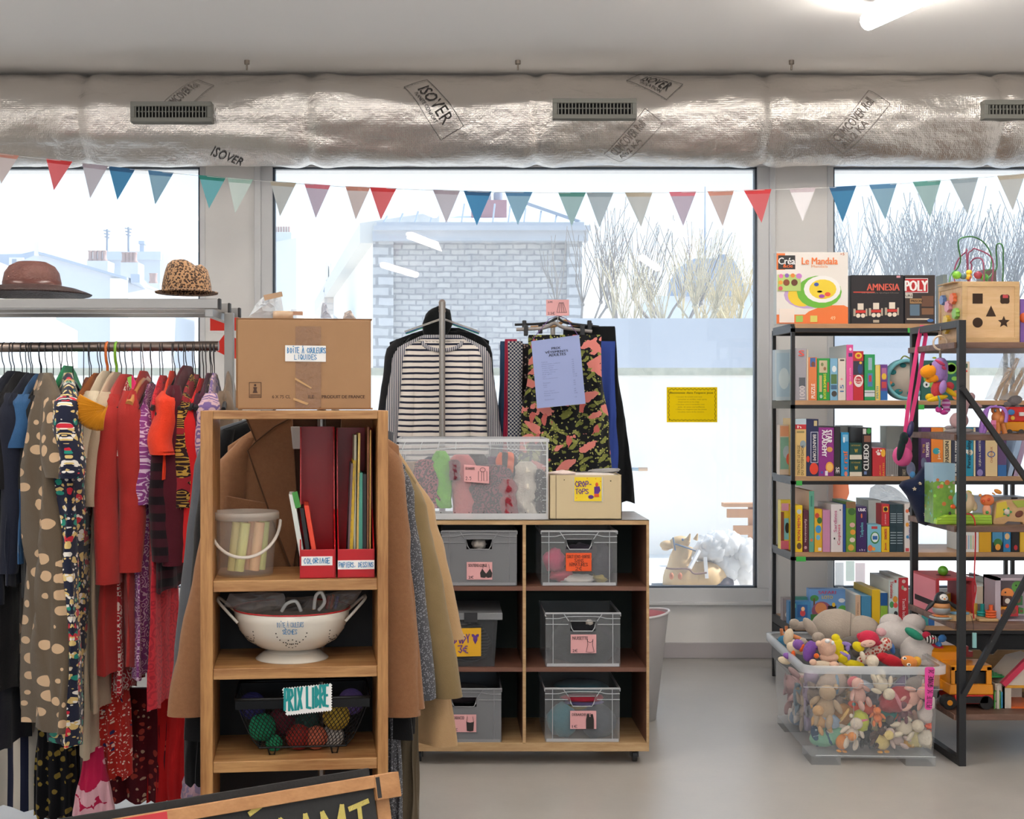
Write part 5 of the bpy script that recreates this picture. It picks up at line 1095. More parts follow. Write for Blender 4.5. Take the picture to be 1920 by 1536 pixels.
for k, (s, a, b) in enumerate((('• Les jeux de société sont tous', 1267, 1316), ('complets et vérifiés, mais après', 1271, 1325), ('chaque partie on les range', 1271, 1311), ('• Les jeux sont à manipuler avec', 1267, 1321), ('soin, et sous surveillance', 1271, 1321), ('• Nous ne rangeons pas les jouets', 1267, 1325), ('à la place, merci de les remettre', 1271, 1320))): ftext(r, s, a, b, 743 + k * 4.7, 746 + k * 4.7, Yp - .002, mat('faint olive ink', '#a08c1c', .8), bold=0)
# ------------------------------------------------------------------ clothes by the window
Y0 = 5.95
r = thing('clothes_rack', 'small chrome clothes rack whose upright stands in front of the striped shirt', 'clothes rack', (PX(829, Y0), Y0 + .2, 0))
q = MB(); x = PX(829, Y0); q.tube([(x, Y0, .03), (x, Y0, PZ(566, Y0))], .0135, 12).tube([(x, Y0 + .5, .03), (x, Y0 + .5, PZ(575, Y0))], .0135, 12); q.build('post', chrome, r)
q = MB(); q.tube([(x, Y0 + .01, PZ(572, Y0)), (x, Y0 + .5, PZ(572, Y0))], .011, 10); q.build('rail', chrome, r)
q = MB()
for k in range(4): q.tube([(x, Y0 - .006, PZ(568 + k * 5, Y0)), (x, Y0 + .02, PZ(568 + k * 5, Y0))], .016, 10)
q.build('rail_joint', mat('worn joint', '#8c7f78', .5, .4), r)
q = MB(); q.box(x - .25, x + .25, Y0 - .02, Y0 + .02, 0, .03).box(x - .25, x + .25, Y0 + .48, Y0 + .52, 0, .03); q.build('base', chrome, r)
M_['stripe'] = pat_stripes('navy and off-white breton stripes', '#23273a', '#e3dad2', .0263, .36, 'Z', .012)
M_['fine'] = pat_stripes('fine navy stripes', '#3a4056', '#dcd9d8', .0085, .5, 'X', .004); M_['coal'] = fab('charcoal boucle', '#232326', .5, 300, .5, 120); M_['jet'] = fab('black jersey', '#0e1013', .1)
def shirt(cat, lab, px, Y, pt, pb, w, mk, seed, **k):
 zt = PZ(pt, Y); return garment(cat, lab, cat, PX(px, Y), Y, zt, k.pop('rz', 0), w, zt - PZ(pb, Y), M_[mk], seed=seed, **k)
st = shirt('top', 'off-white top with bold navy stripes by the window', 829, 6.02, 634, 905, .165, 'stripe', 71, sl=(.46, .04, .045, .035), ds=.045, neck=.085, fo=.008, nf=5, th=.035, flare=1.0, waist=.0)
q = MB(); Yc = 6.0
pts = [P(829 + 37 * math.cos(math.radians(a)), 640 - 17 * math.sin(math.radians(a)), 5.985 + .02 * abs(math.cos(math.radians(a)))) for a in range(180, 361, 12)]
q.tube(pts, .009, 8); q.build('neckband', M_['fine'], st)
shirt('shirt', 'shirt with fine navy stripes behind the breton top', 828, 6.10, 628, 905, .205, 'fine', 72, sl=(.42, .045, .055, .06), ds=.06, neck=.08, th=.025, nf=5)
shirt('jacket', 'black jersey jacket right behind the striped shirts', 836, 6.17, 615, 905, .2, 'jet', 73, sl=(.55, .045, .045, .04), ds=.06, neck=.06, th=.02, nf=5)
shirt('coat', 'charcoal boucle coat, rearmost on the small chrome rack', 822, 6.24, 618, 905, .23, 'coal', 74, sl=(.6, .05, .05, .07), ds=.06, neck=.06, th=.02, nf=5)
q = MB(); q.ell(P(820, 607, 6.13), (.065, .035, .085), 18, 12, rot=Matrix.Rotation(.35, 3, 'Y').to_quaternion(), dis=.15); tag(q.build('hood', M_['jet']), 'black hood standing up above the striped clothes', 'hood')
for i, (dy, cc) in enumerate(((.05, '#b9b5b0'), (.13, '#b9b5b0'), (.2, '#2a5fae'), (.27, '#3a9a58'))):
 q = MB(); xx = PX(829, Y0); z = PZ(572, Y0); yy = Y0 + dy
 q.tube([Vector((xx + .013 * math.cos(a) + .0, yy, z + .013 * math.sin(a))) for a in [math.radians(t) for t in range(-30, 200, 20)]] + [Vector((xx - .002, yy, z - .03)), Vector((xx, yy, z - .06))], .0022, 6)
 q.tube([Vector((xx, yy, z - .055)), Vector((xx - .17, yy, z - .115))], .0022, 5).tube([Vector((xx, yy, z - .055)), Vector((xx + .17, yy, z - .115))], .0022, 5)
 tag(q.build('clothes_hanger', mat('hanger %d' % i, cc, .35, .6 if i < 2 else 0)), ['chrome wire hanger of the breton top', 'chrome wire hanger of the fine striped shirt', 'blue hanger on the small chrome rack', 'green hanger on the small chrome rack'][i], 'hanger')
# skirts
r = thing('clothes_rack', 'dark clothes rack holding the skirts by the window', 'clothes rack', (PX(1045, 6.2), 6.2, 0)); x = PX(1046, 6.2)
q = MB(); q.tube([(x, 5.93, PZ(588, 6.0)), (x, 6.5, PZ(588, 6.0))], .011, 10); q.build('rail', chrome, r)
q = MB(); q.tube([(x, 6.5, .02), (x, 6.5, PZ(588, 6.0))], .0125, 10).box(x - .22, x + .22, 6.48, 6.52, 0, .03); q.build('post', chrome, r)
M_['trop'] = pat_multi('black tropical flower print', '#15161a', [('#7f8442', 36, .36, .7, .4, .7), ('#8f9350', 40, .34, .6, .4, -.8), ('#6b7038', 55, .34, .5, .5, .1), ('#b8b56a', 90, .3, .35), ('#d9837b', 22, .42, .34, .4, .5), ('#d9837b', 22, .42, .3, .4, -.6), ('#c2655f', 26, .34, .3, .5, 1.4)])
def skirt(lab, px, Y, pt, pb, w, mk, seed, **k):
 zt = PZ(pt, Y); return garment('skirt', lab, 'skirt', PX(px, Y), Y, zt, k.pop('rz', 0), w, zt - PZ(pb, Y), M_[mk] if isinstance(mk, str) else mk, seed=seed, neck=w * .98, ds=.01, **k)
skirt('long black skirt with coral flowers and olive leaves', 1059, 5.99, 628, 905, .165, 'trop', 81, flare=1.32, fo=.013, nf=8, th=.03)
skirt('navy skirt with white check bands left of the flowered skirt', 966, 6.07, 640, 905, .034, pat_check('navy and white check', '#1c2844', '#b9b7b4', 120), 82, flare=1.0, fo=.006, th=.02)
skirt('crimson skirt edge left of the flowered skirt', 958, 6.12, 636, 905, .028, mat('crimson crepe', '#a01a3e', .8), 83, flare=1.4, fo=.01, th=.015)
skirt('blue denim skirt behind the crimson one', 956, 6.17, 640, 905, .045, fab('blue denim', '#33506e', .2), 84, flare=1.2, fo=.01, th=.015)
skirt('long black skirt hanging behind, widest at the right', 1105, 6.15, 612, 942, .12, 'jet', 85, flare=1.75, fo=.012, th=.015, rz=0)
skirt('royal blue skirt showing at the right of the flowered skirt', 1125, 6.08, 640, 905, .07, mat('royal blue', '#24408f', .8), 86, flare=1.15, fo=.006, th=.015)
skirt('dark red spotted skirt behind the flowered one', 985, 6.24, 645, 905, .12, pat_dots('black spotted', '#1d191c', '#a08a84', 60, .3, 1), 87, flare=1.1, th=.015)
blkp = mat('black hanger plastic', '#1f2023', .4); grp = mat('grey hanger plastic', '#a39c98', .4)
for i, (a, b, y, Yh, m, lb) in enumerate(((965, 1123, 607, 6.12, blkp, 'black clip hanger over the skirts'), (968, 1110, 616, 6.04, grp, 'grey plastic skirt hanger in front'), (995, 1125, 612, 6.2, mat('light hanger wood', '#b58a5c', .5), 'wooden hanger at the back of the skirts'))):
 r = thing('skirt_hanger', lb, 'hanger', P((a + b) / 2, y, Yh)); q = MB(); mx = (a + b) / 2
 q.tube(spline([P(a, y + 2, Yh), P(mx - 20, y - 1, Yh), P(mx, y - 10, Yh), P(mx + 20, y - 1, Yh), P(b, y + 6, Yh)], 5), .008 if i else .006, 8); q.build('hanger_arm', m, r)
 q = MB(); q.tube([P(1046, y - 8, Yh), P(1046, 596, Yh), P(1050, 588, Yh), P(1046, 584, Yh), P(1041, 588, Yh)], .0025, 6); q.build('hook', chrome, r)
 for s in (a + 18, b - 18): q = MB(); q.box(PX(s - 4, Yh), PX(s + 4, Yh), Yh - .015, Yh + .015, PZ(y + 14, Yh), PZ(y - 6, Yh)); q.build('clip', blkp, r, bev=.004)
# price sheet and tag
Y = 5.86; lav = mat('lavender price sheet', '#8f9ccc', .35, coat=.5)
r = thing('price_sheet', 'lavender laminated price list hanging in front of the flowered skirt', 'sign', P(1046, 765, Y))
cs = [(996, 640), (1086, 628), (1098, 757), (1007, 766)]
MB().prism([(PX(a, Y), PZ(b, Y)) for a, b in cs[::-1]], Y - .001, Y).build('sheet', lav, r)
O, U, V = P(1007, 766, Y), P(1098, 757, Y) - P(1007, 766, Y), P(996, 640, Y) - P(1007, 766, Y)
def on(parent, s, u0, u1, v0, v1, m, O=O, U=U, V=V, bold=0, name='lettering'):
 q = MB(); put_text(q, s, O + U * u0 + V * v0, U * (u1 - u0), V * (v1 - v0), 0, .002, bold); return q.build(name, m, parent)
dk = mat('dark navy print', '#20263c', .7)
on(r, 'PRIX', .40, .58, .845, .88, dk, bold=3); on(r, 'VÊTEMENTS', .26, .73, .795, .835, dk, bold=3); on(r, 'ADULTES', .33, .68, .745, .785, dk, bold=3)
fd = mat('faint sheet print', '#5b658f', .7)
q = MB()
WL_ = ['Culotte', 'Chaussettes, collants', 'Boxer, caleçon', 'Soutien-gorge', 'T-shirt, débardeur', 'Chemise, blouse', 'Pull, gilet', 'Jupe', 'Short, pantacourt', '', 'Pantalon', 'Robe', 'Jean', '', 'Veste légère', 'Manteau, doudoune', 'Costume', '', 'Accessoires']
PR_ = ['1€', '1€', '1€', '2€', '1€', '3€', '3€', '2,5€', '2,5€', '', '4€', '5€', '5€', '', '5€', '8€', '10€', '', '1€']
for k, (s, p) in enumerate(zip(WL_, PR_)):
 if s:
  v = .665 - k * .031; put_text(q, s, O + U * .17 + V * v, U * (.018 * len(s)), V * .014, 0, .002); put_text(q, p, O + U * .79 + V * v, U * (.022 * len(p)), V * .014, 0, .002)
q.build('price_lines', fd, r)
q = MB(); q.tube([P(999, 636, Y), P(1030, 598, Y + .02), P(1046, 592, Y + .1)], .0016, 5).tube([P(1084, 629, Y), P(1062, 598, Y + .02), P(1047, 592, Y + .1)], .0016, 5)
q.build('ribbon', mat('purple ribbon', '#6a4a8c', .6), r)
Y = 5.88; r = thing('price_tag', 'small pink card reading 2,5 euros with a pleated skirt drawing', 'sign', P(1046, 592, Y))
MB().pbox(1024, 1067, 562, 592, Y - .001, .001).build('card', pinkp, r); ftext(r, 'JUPE', 1027, 1036, 565, 569, Y - .001, blk_ink); ftext(r, '2.5€', 1027, 1040, 585, 590, Y - .001, blk_ink)
q = MB()
for k in range(5): q.tube([P(1048 + k * 2.2, 569, Y - .002), P(1044 + k * 4.6, 586, Y - .002)], .0008, 4)
q.tube([P(1048, 568, Y - .002), P(1057, 568, Y - .002)], .0012, 4).tube([P(1044, 586, Y - .002), P(1063, 586, Y - .002)], .0008, 4); q.build('skirt_drawing', blk_ink, r)
# ------------------------------------------------------------------ low cabinet with crates
CY, CD = 5.26, .43
ply = wood('plywood edge', '#a58257', '#c2a37a', (2, 14, 14), .5); inn = mat('reddish brown melamine', '#6f4a3b', .5, var=.06, vs=10); grn = mat('dark green back panel', '#26302b', .7)
cb = thing('rolling_cabinet', 'low plywood cabinet on castors with six open compartments', 'cabinet', (PX(985, CY), CY, 0))
xl, xr = PX(752, CY), PX(1217, CY); zt, zb_ = PZ(967, CY), PZ(1409, CY)
topm = wood('cabinet top', '#8f8a86', '#a8a29c', (2, 12, 12), .4)
MB().box(xl, xr, CY, CY + CD, PZ(979, CY), PZ(975, CY)).box(xl, xr, CY, CY + .004, PZ(979, CY), PZ(975, CY), 0).build('top_board', (topm,), cb)
MB().box(xl, xr, CY - .003, CY + .001, PZ(984, CY), PZ(976, CY)).build('top_edge', ply, cb)
for a, b in ((752, 757), (980, 986), (1212, 1217)):
 q = MB(); q.box(PX(a, CY), PX(b, CY), CY, CY + CD, zb_ + .03, PZ(979, CY), 1); q.box(PX(a, CY), PX(b, CY), CY - .002, CY, zb_ + .03, PZ(979, CY), 0); q.build('side_panel', (ply, inn), cb)
for y in (1100, 1252):
 for a, b in ((757, 980), (986, 1212)):
  q = MB(); q.box(PX(a, CY), PX(b, CY), CY + .002, CY + CD, PZ(y + 8, CY), PZ(y, CY), 1); q.build('shelf_board', (ply, inn), cb)
q = MB(); q.box(xl, xr, CY - .002, CY + CD, zb_, PZ(1393, CY)); q.build('bottom_board', ply, cb, bev=.001)
MB().box(xl, xr, CY + CD - .004, CY + CD, zb_ + .03, PZ(979, CY)).build('back_panel', grn, cb)
for x in (xl + .07, xr - .05):
 for y in (CY + .06, CY + CD - .06):
  q = MB(); q.tube([(x - .009, y, .028), (x + .009, y, .028)], .028, 18).box(x - .022, x + .022, y - .02, y + .02, .045, zb_ + .0).box(x - .016, x - .012, y - .012, y + .012, .02, .05).box(x + .012, x + .016, y - .012, y + .012, .02, .05); q.build('castor', mat('black castor', '#26272a', .35), cb)
iron = mat('icon print', '#2b2625', .7)
def crate(lab, a, b, t, u, clear, gm=None, D=.34, holef=.34, lip=True):
 Y = CY + .012; x0, x1, z0, z1 = PX(a, Y), PX(b, Y), PZ(u, Y), PZ(t, Y); W = x1 - x0; Hh = z1 - z0; xm = (x0 + x1) / 2
 m = gm or (plast('clear crate plastic', '#c9cdd2', .12, .3) if clear else mat('grey crate plastic', '#73757a', .45)); rm = plast('clear crate rib', '#dcdfe4', .6, .3) if clear else mat('grey crate rib', '#8c8e93', .45)
 r = thing('crate', lab, 'crate', (xm, Y, z0)); t_ = .004; hw = W * .17; hz0, hz1 = z1 - Hh * .335, z1 - Hh * .15
 q = MB(); q.box(x0, xm - hw, Y, Y + t_, z0, z1).box(xm + hw, x1, Y, Y + t_, z0, z1).box(xm - hw, xm + hw, Y, Y + t_, hz1, z1).box(xm - hw, xm + hw, Y, Y + t_, z0, hz0)
 q.build('front_wall', m, r)
 q = MB(); q.box(x0, x0 + t_, Y + t_, Y + D, z0, z1).box(x1 - t_, x1, Y + t_, Y + D, z0, z1).box(x0 + t_, x1 - t_, Y + D - t_, Y + D, z0, z1); q.build('walls', m, r)
 MB().box(x0 + t_, x1 - t_, Y + t_, Y + D - t_, z0, z0 + t_).build('base', m, r)
 q = MB(); k = .0022; f = Y - .001
 hole = [(-1, 1), (-.92, .35), (-.75, 0), (.75, 0), (.92, .35), (1, 1)]
 q.tube([(xm + hw * c, f, hz0 + (hz1 - hz0) * d) for c, d in hole], k, 6, closed=True)
 for dx, zl in ((0, z1), (0, z1 - Hh * .10), (0, z1 - Hh * .21)):
  if zl == z1: q.tube([(x0, f, zl), (x1, f, zl)], k * 1.6, 6)
  else: q.tube(spline([(x0, f, zl), (xm - hw * 1.9, f, zl), (xm - hw * 1.1, f, zl + (Hh * .035)), (xm + hw * 1.1, f, zl + Hh * .035), (xm + hw * 1.9, f, zl), (x1, f, zl)], 4) if dx == 0 and zl > z1 - Hh * .15 else [(x0, f, zl), (xm - hw * 1.15, f, zl)], k * .8, 5)
 q.tube([(xm + hw * 1.15, f, z1 - Hh * .21), (x1, f, z1 - Hh * .21)], k * .8, 5)
 for xx in (x0 + W * .1, x1 - W * .1): q.tube([(xx, f, z1), (xx, f, z0 + .004)], k * .7, 5)
 for s in (-1, 1): q.tube([(xm + s * hw * 1.55, f, z1), (xm + s * hw * 1.1, f, hz1)], k * .8, 5)
 q.box(x0 - .003, x0, Y - .002, Y + D, z1 - .012, z1).box(x1, x1 + .003, Y - .002, Y + D, z1 - .012, z1).box(x0 - .003, x1 + .003, Y - .003, Y, z1 - .004, z1).box(x0 + .005, x1 - .005, Y - .003, Y, z0, z0 + .012)
 q.build('ribs', rm, r)
 return r, Y, (x0, x1, z0, z1)
def lump(name, lab, cat, px, py, rx, ry, Y, m, dy=.05, seed=0, grp=None, rot=0.0, parent=None, dis=.35, n=16):
 q = MB(); q.ell(P(px, py, Y), (rx / FX * Y, dy, ry / FX * Y), n, 10, rot=Matrix.Rotation(rot, 3, 'Y').to_quaternion(), dis=dis, seed=seed + px * .01)
 o = q.build(name, m, parent); return tag(o, lab, cat, grp) if lab else o
def pcard(r, Y, a, b, t, u, word, price, icon, m=None):
 card(r, a, b, t, u, Y - .004, m or pinkp, 'label'); f = Y - .006
 w_ = b - a; h = u - t
 if word: ftext(r, word, a + w_ * .07, a + w_ * .07 + min(.72, .075 * len(word)) * w_, t + h * .1, t + h * .28, f, blk_ink, bold=1)
 ftext(r, price, a + w_ * .07, a + w_ * .27, u - h * .22, u - h * .06, f, blk_ink, bold=1)
 cx = a + w_ * .76; cy = t + h * .62; s = h / 32.0
 poly = {'bra': [(-11, 0), (-7, -8), (-2, -1), (0, 1), (2, -1), (7, -8), (11, 0), (10, 8), (3, 9), (0, 7), (-3, 9), (-10, 8)], 'cami': [(-7, -8), (-5, -6), (0, -5), (5, -6), (7, -8), (6, 10), (0, 11), (-6, 10)],
   'slip': [(-5, -12), (-4, -8), (0, -6), (4, -8), (5, -12), (4, -2), (7, 10), (0, 11), (-7, 10), (-4, -2)], 'tank': [(-5, -14), (-2, -14), (-1, -9), (1, -9), (2, -14), (5, -14), (7, -4), (7, 12), (-7, 12), (-7, -4)], 'body': [(-7, -10), (-3, -10), (0, -6), (3, -10), (7, -10), (7, -4), (4, -4), (4, 2), (0, 9), (-4, 2), (-4, -4), (-7, -4)]}[icon]
 q = MB(); pp = [(PX(cx + x * s, f), PZ(cy + y * s, f)) for x, y in poly]
 if icon == 'slip': q.tube([(x, f, z) for x, z in pp], .0008, 4, closed=True)
 else: q.prism(pp[::-1], f - .0008, f)
 if icon in ('bra', 'cami'):
  for x in (-6, 6): q.tube([P(cx + x * s, cy - 8 * s, f), P(cx + x * s * .8, cy - 16 * s, f)], .0007, 4)
 q.build('garment_drawing', mat('purple icon', '#4c2a7c', .7) if icon == 'body' else iron, r)
cl = lambda n, c: fab(n, c, .2, 200, .4, 60)
# row 1
r, Yf, _ = crate('grey crate of bras with a pink card, top left compartment', 828, 969, 996, 1098, False); pcard(r, Yf, 875, 923, 1054, 1087, 'SOUTIENS-GORGE', '2€', 'bra')
lump('bra', 'white bra showing through the handle of the top grey crate', 'bra', 898, 1020, 14, 11, Yf + .05, cl('white lace', '#d9d0c8'), .03)
lump('bra', 'black bra in the top grey crate', 'bra', 875, 1030, 28, 22, Yf + .12, cl('black lace', '#1a1a1e'), .07); lump('bra', 'dark bra at the right of the top grey crate', 'bra', 925, 1030, 28, 22, Yf + .13, cl('charcoal lace', '#222126'), .07)
r, Yf, _ = crate('clear crate with an orange handwritten card, top right compartment', 1015, 1157, 996, 1098, True)
card(r, 1061, 1109, 1037, 1071, Yf - .004, mat('orange card', '#ee5a26', .7))
for k, (s, a, b) in enumerate((('SOUTIENS-GORGE', 1063, 1107), ('SANS', 1077, 1095), ('ARMATURES', 1067, 1102), ('2€', 1078, 1092))): fpen(r, s, a, b, 1041 + k * 7.4, 1046.5 + k * 7.6, Yf - .005, mat('brown felt pen', '#5b2414', .7), seed=20 + k, wd=.14)
for i, (px, py, rx, ry, c, nm) in enumerate(((1040, 1050, 20, 22, '#c2406a', 'pink'), (1052, 1078, 22, 13, '#c23a56', 'crimson'), (1128, 1052, 24, 34, '#2d2a3c', 'dark navy'), (1084, 1086, 34, 10, '#d9d5d0', 'white'), (1090, 1036, 30, 18, '#3a3440', 'charcoal'), (1125, 1084, 14, 9, '#b9a65a', 'gold'))):
 lump('bra', nm + ' bra inside the clear crate with the orange card', 'bra', px, py, rx, ry, Yf + .06 + .02 * (i % 3), cl(nm + ' lingerie', c), .045, i)
# row 2
smoke = plast('smoked crate plastic', '#5a5c60', .45, .3)
Y = CY + .02; r = thing('storage_box', 'smoked plastic box with a yellow card, middle left compartment', 'box', (PX(880, Y), Y, PZ(1250, Y)))
q = MB(); q.frustum((PX(820, Y), PX(927, Y), Y, Y + .3), (PX(812, Y), PX(933, Y), Y - .004, Y + .32), PZ(1250, Y), PZ(1160, Y)); q.build('tub', smoke, r)
q = MB(); q.box(PX(806, Y), PX(942, Y), Y - .012, Y + .33, PZ(1162, Y), PZ(1149, Y)); q.build('lid', plast('grey lid rim', '#9a9da2', .7), r, bev=.003)
q = MB(); q.box(PX(870, Y), PX(895, Y), Y - .018, Y - .01, PZ(1166, Y), PZ(1148, Y)); q.build('clasp', mat('dark clasp', '#26272b', .4), r)
card(r, 848, 902, 1178, 1231, Y - .016, mat('yellow card', '#e0aa1e', .7), tilt=.02); pur = mat('purple felt pen', '#5a2c86', .7)
fpen(r, 'BODY', 852, 881, 1189, 1206, Y - .018, pur, wd=.11, seed=31); fpen(r, '3€', 858, 878, 1211, 1224, Y - .018, pur, wd=.13, seed=32)
q = MB(); q.prism([(PX(891 + x, Y), PZ(1195 + y, Y)) for x, y in [(-7, -7), (-3, -7), (0, -4), (3, -7), (7, -7), (6, -2), (4, -2), (4, 4), (0, 12), (-4, 4), (-4, -2), (-6, -2)]][::-1], Y - .018, Y - .017); q.build('garment_drawing', pur, r)
lump('bodysuit', 'black bodysuits inside the smoked box with the yellow card', 'bodysuit', 872, 1205, 46, 40, Y + .15, pat_stripes('black and grey zigzag', '#2a2a2d', '#6d6e72', .012, .5, 'Z', .03), .1)
r, Yf, _ = crate('clear crate of nightdresses with a pink card, middle right compartment', 1023, 1163, 1150, 1250, True); pcard(r, Yf, 1070, 1118, 1190, 1225, 'NUISETTE', '2€', 'slip')
lump('nightdress', 'black nightdresses filling the middle clear crate', 'nightdress', 1093, 1205, 62, 46, Yf + .17, cl('black satin', '#26272c'), .14, dis=.15); lump('nightdress', 'white scrap seen through the handle of the middle clear crate', 'nightdress', 1105, 1167, 7, 5, Yf + .03, cl('white satin', '#d8cfc4'), .02)
# row 3
r, Yf, _ = crate('grey crate of camisoles with a pink card, bottom left compartment', 800, 940, 1292, 1392, False); pcard(r, Yf, 845, 893, 1340, 1373, 'CARACO', '2€', 'cami')
lump('camisole', 'dark camisoles heaped in the bottom grey crate', 'camisole', 870, 1300, 60, 14, Yf + .18, cl('dark plum satin', '#2a2228'), .14, dis=.2)
r, Yf, _ = crate('clear crate of vest tops with a pink card, bottom right compartment', 1022, 1162, 1291, 1391, True); pcard(r, Yf, 1069, 1118, 1333, 1367, 'DÉBARDEURS', '1€', 'tank')
for i, (px, py, rx, ry, dy, c, nm) in enumerate(((1055, 1350, 28, 32, .06, '#2f7482', 'teal'), (1120, 1352, 34, 32, .08, '#3f4650', 'dark grey'), (1092, 1308, 40, 8, .05, '#b32a3e', 'red'), (1096, 1316, 38, 7, .04, '#8b7fb2', 'lilac'), (1094, 1324, 36, 7, .04, '#8c7f3c', 'olive'), (1090, 1286, 50, 9, .1, '#1f4a58', 'dark teal'))):
 lump('vest_top', nm + ' vest top folded in the bottom clear crate', 'vest top', px, py, rx, ry, Yf + .075 + .012 * i, cl(nm + ' cotton', c), dy, i, dis=.2)
# ---- things on the cabinet: the scarf bin
Y = CY + .03; z0 = PZ(975, CY) + .001; x0, x1 = PX(748, Y), PX(1026, Y); z1 = PZ(823, Y)
cp = plast('frosted bin plastic', '#e2e7ee', .17, .35); cr_ = plast('frosted bin rib', '#f0f3f7', .5, .35)
r = thing('storage_bin', 'large frosted plastic bin of scarves on top of the cabinet', 'storage bin', ((x0 + x1) / 2, Y, z0)); D = .38
q = MB(); q.box(x0, x1, Y, Y + .003, z0, z1).box(x0, x0 + .003, Y, Y + D, z0, z1).box(x1 - .003, x1, Y, Y + D, z0, z1).box(x0, x1, Y + D, Y + D + .003, z0, z1).box(x0, x1, Y, Y + D, z0, z0 + .003); q.build('tub', cp, r)
q = MB(); q.box(x0 - .008, x1 + .008, Y - .008, Y - .004, z1 - .012, z1).box(x0 - .008, x0, Y - .008, Y + D, z1 - .012, z1).box(x1, x1 + .008, Y - .008, Y + D, z1 - .012, z1).box(x0, x1, Y + D, Y + D + .008, z1 - .012, z1).box(x1 - .004, x1 + .004, Y - .006, Y - .002, z0, z1)
q.box(x0 + .0, x1, Y - .006, Y - .002, z0, z0 + .022)
for k in range(9):
 x = x0 + .03 + (x1 - x0 - .06) * k / 8
 if k not in (4,): q.tube([(x, Y - .004, z1), (x + .004 * (k - 4), Y - .004, z1 - .042)], .0013, 4)
q.tube(spline([(x0, Y - .004, z1 - .046), (x0 + .1, Y - .004, z1 - .044), ((x0 + x1) / 2, Y - .004, z1 - .034), (x1 - .1, Y - .004, z1 - .044), (x1, Y - .004, z1 - .046)], 5), .0015, 5)
q.tube([(x0, Y - .004, z1 - .024), (x1, Y - .004, z1 - .024)], .0012, 4)
for k in range(6): q.tube([(x1 - .02, Y - .004, z0 + .03 + k * .045), (x1, Y - .004, z0 + .03 + k * .045)], .0012, 4)
q.build('ribs', cr_, r)
q = MB()
for k in range(9): q.disc((x0 + .11 + k * (x1 - x0 - .14) / 8.0, Y - .0065, z0 + .026), .0022, (0, -1, 0), 8, .0005)
q.build('air_holes', mat('small dark hole', '#3c3330', .9), r)
card(r, 870, 917, 873, 905, Y - .008, pinkp, tilt=-.08); ftext(r, 'ÉCHARPE', 873, 890, 875, 881, Y - .0095, blk_ink); fpen(r, '2.5', 873, 884, 894, 900, Y - .0095, blk_ink, seed=41)
q = MB(); f = Y - .01; q.tube([P(905 + 5 * math.cos(a), 881 + 4 * math.sin(a), f) for a in [k * math.pi / 6 for k in range(12)]], .0008, 4, closed=True)
for a, b in ((897, 903), (907, 913)): q.tube([P(a, 884, f), P(a, 902, f), P(b, 902, f), P(b, 884, f)], .0008, 4, closed=True)
q.build('scarf_drawing', blk_ink, r)
def scarf(lab, px, t, u, hw, m, Yo=.05, lean=0, seed=0, fuzz=0):
 Yc = Y + Yo; q = MB(); K = 12; n = 20; vs = []
 for i in range(K + 1):
  s = i / K; cy = t + (u - t) * s; hw_ = hw * 1.25; w_ = hw_ * (.72 + .28 * min(1, s * 4)) * (1 - .12 * s) * (1 + .12 * noise.noise(Vector((s * 4, seed, 0)))) if i not in (0,) else hw * .6
  cx = px + lean * s + 3 * noise.noise(Vector((s * 3, seed + 4, 0)))
  for k in range(n):
   a = 2 * math.pi * k / n; e = 1 + (.28 + fuzz) * noise.noise(Vector((math.cos(a) * 2.5, math.sin(a) * 2.5, s * 7 + seed)))
   p = P(cx + w_ * math.cos(a) * e, cy, Yc); p.y += .045 * math.sin(a) * e; vs.append(p)
 q.add(vs, [(i * n + k, i * n + (k + 1) % n, (i + 1) * n + (k + 1) % n, (i + 1) * n + k) for i in range(K) for k in range(n)], 0, True); q.add(vs[:n], [tuple(range(n - 1, -1, -1))]); q.add(vs[-n:], [tuple(range(n))])
 return tag(q.build('scarf', m), lab + ' scarf in the frosted bin', 'scarf', 'scarves in the bin')
kn = lambda n, c, v=.5: fab(n, c, v, 120, .9, 110)
scarf('beige ribbed', 772, 866, 966, 22, kn('beige wool', '#a48a74'), .09, 4, 1); scarf('brown and red knitted', 798, 862, 952, 20, pat_rings('brown red knit', '#3d2126', '#a3525c', 70, 12, .1), .055, 8, 2)
scarf('lime green fluffy', 826, 846, 952, 15, kn('lime wool', '#6fc22e', .25), .065, 5, 3, .1); scarf('salmon pink woollen', 866, 853, 968, 22, kn('salmon wool', '#cf6f70', .2), .08, 9, 4); scarf('dark red fringed', 852, 862, 900, 9, kn('dark red wool', '#6a2a36'), .045, 0, 5)
scarf('charcoal', 894, 852, 962, 20, kn('charcoal wool', '#2b2a30', .3), .12, -16, 6); scarf('maroon and black patterned', 922, 872, 964, 34, pat_rings('maroon knit', '#2d1a22', '#7d3345', 60, 14, .2), .06, -4, 7)
scarf('orange and black striped', 948, 848, 900, 17, pat_stripes('orange and black knit', '#1d1a1c', '#dd5f28', .05, .45, 'X', .05), .10, 5, 8); scarf('red tangled knitted', 950, 898, 962, 15, kn('red knit', '#8f2f3a', .6), .045, 4, 9)
scarf('shaggy white', 985, 866, 964, 17, kn('white mohair', '#d8d2c6', .2), .055, 5, 10, .35); scarf('black flecked', 1009, 880, 962, 12, pat_dots('black flecked wool', '#222226', '#9a9893', 120, .3, 1), .07, 0, 11); scarf('dark blue', 812, 856, 930, 16, kn('navy wool', '#27324a', .3), .16, 0, 12); scarf('plum', 930, 856, 930, 20, kn('plum wool', '#4b2848', .3), .17, 0, 13)
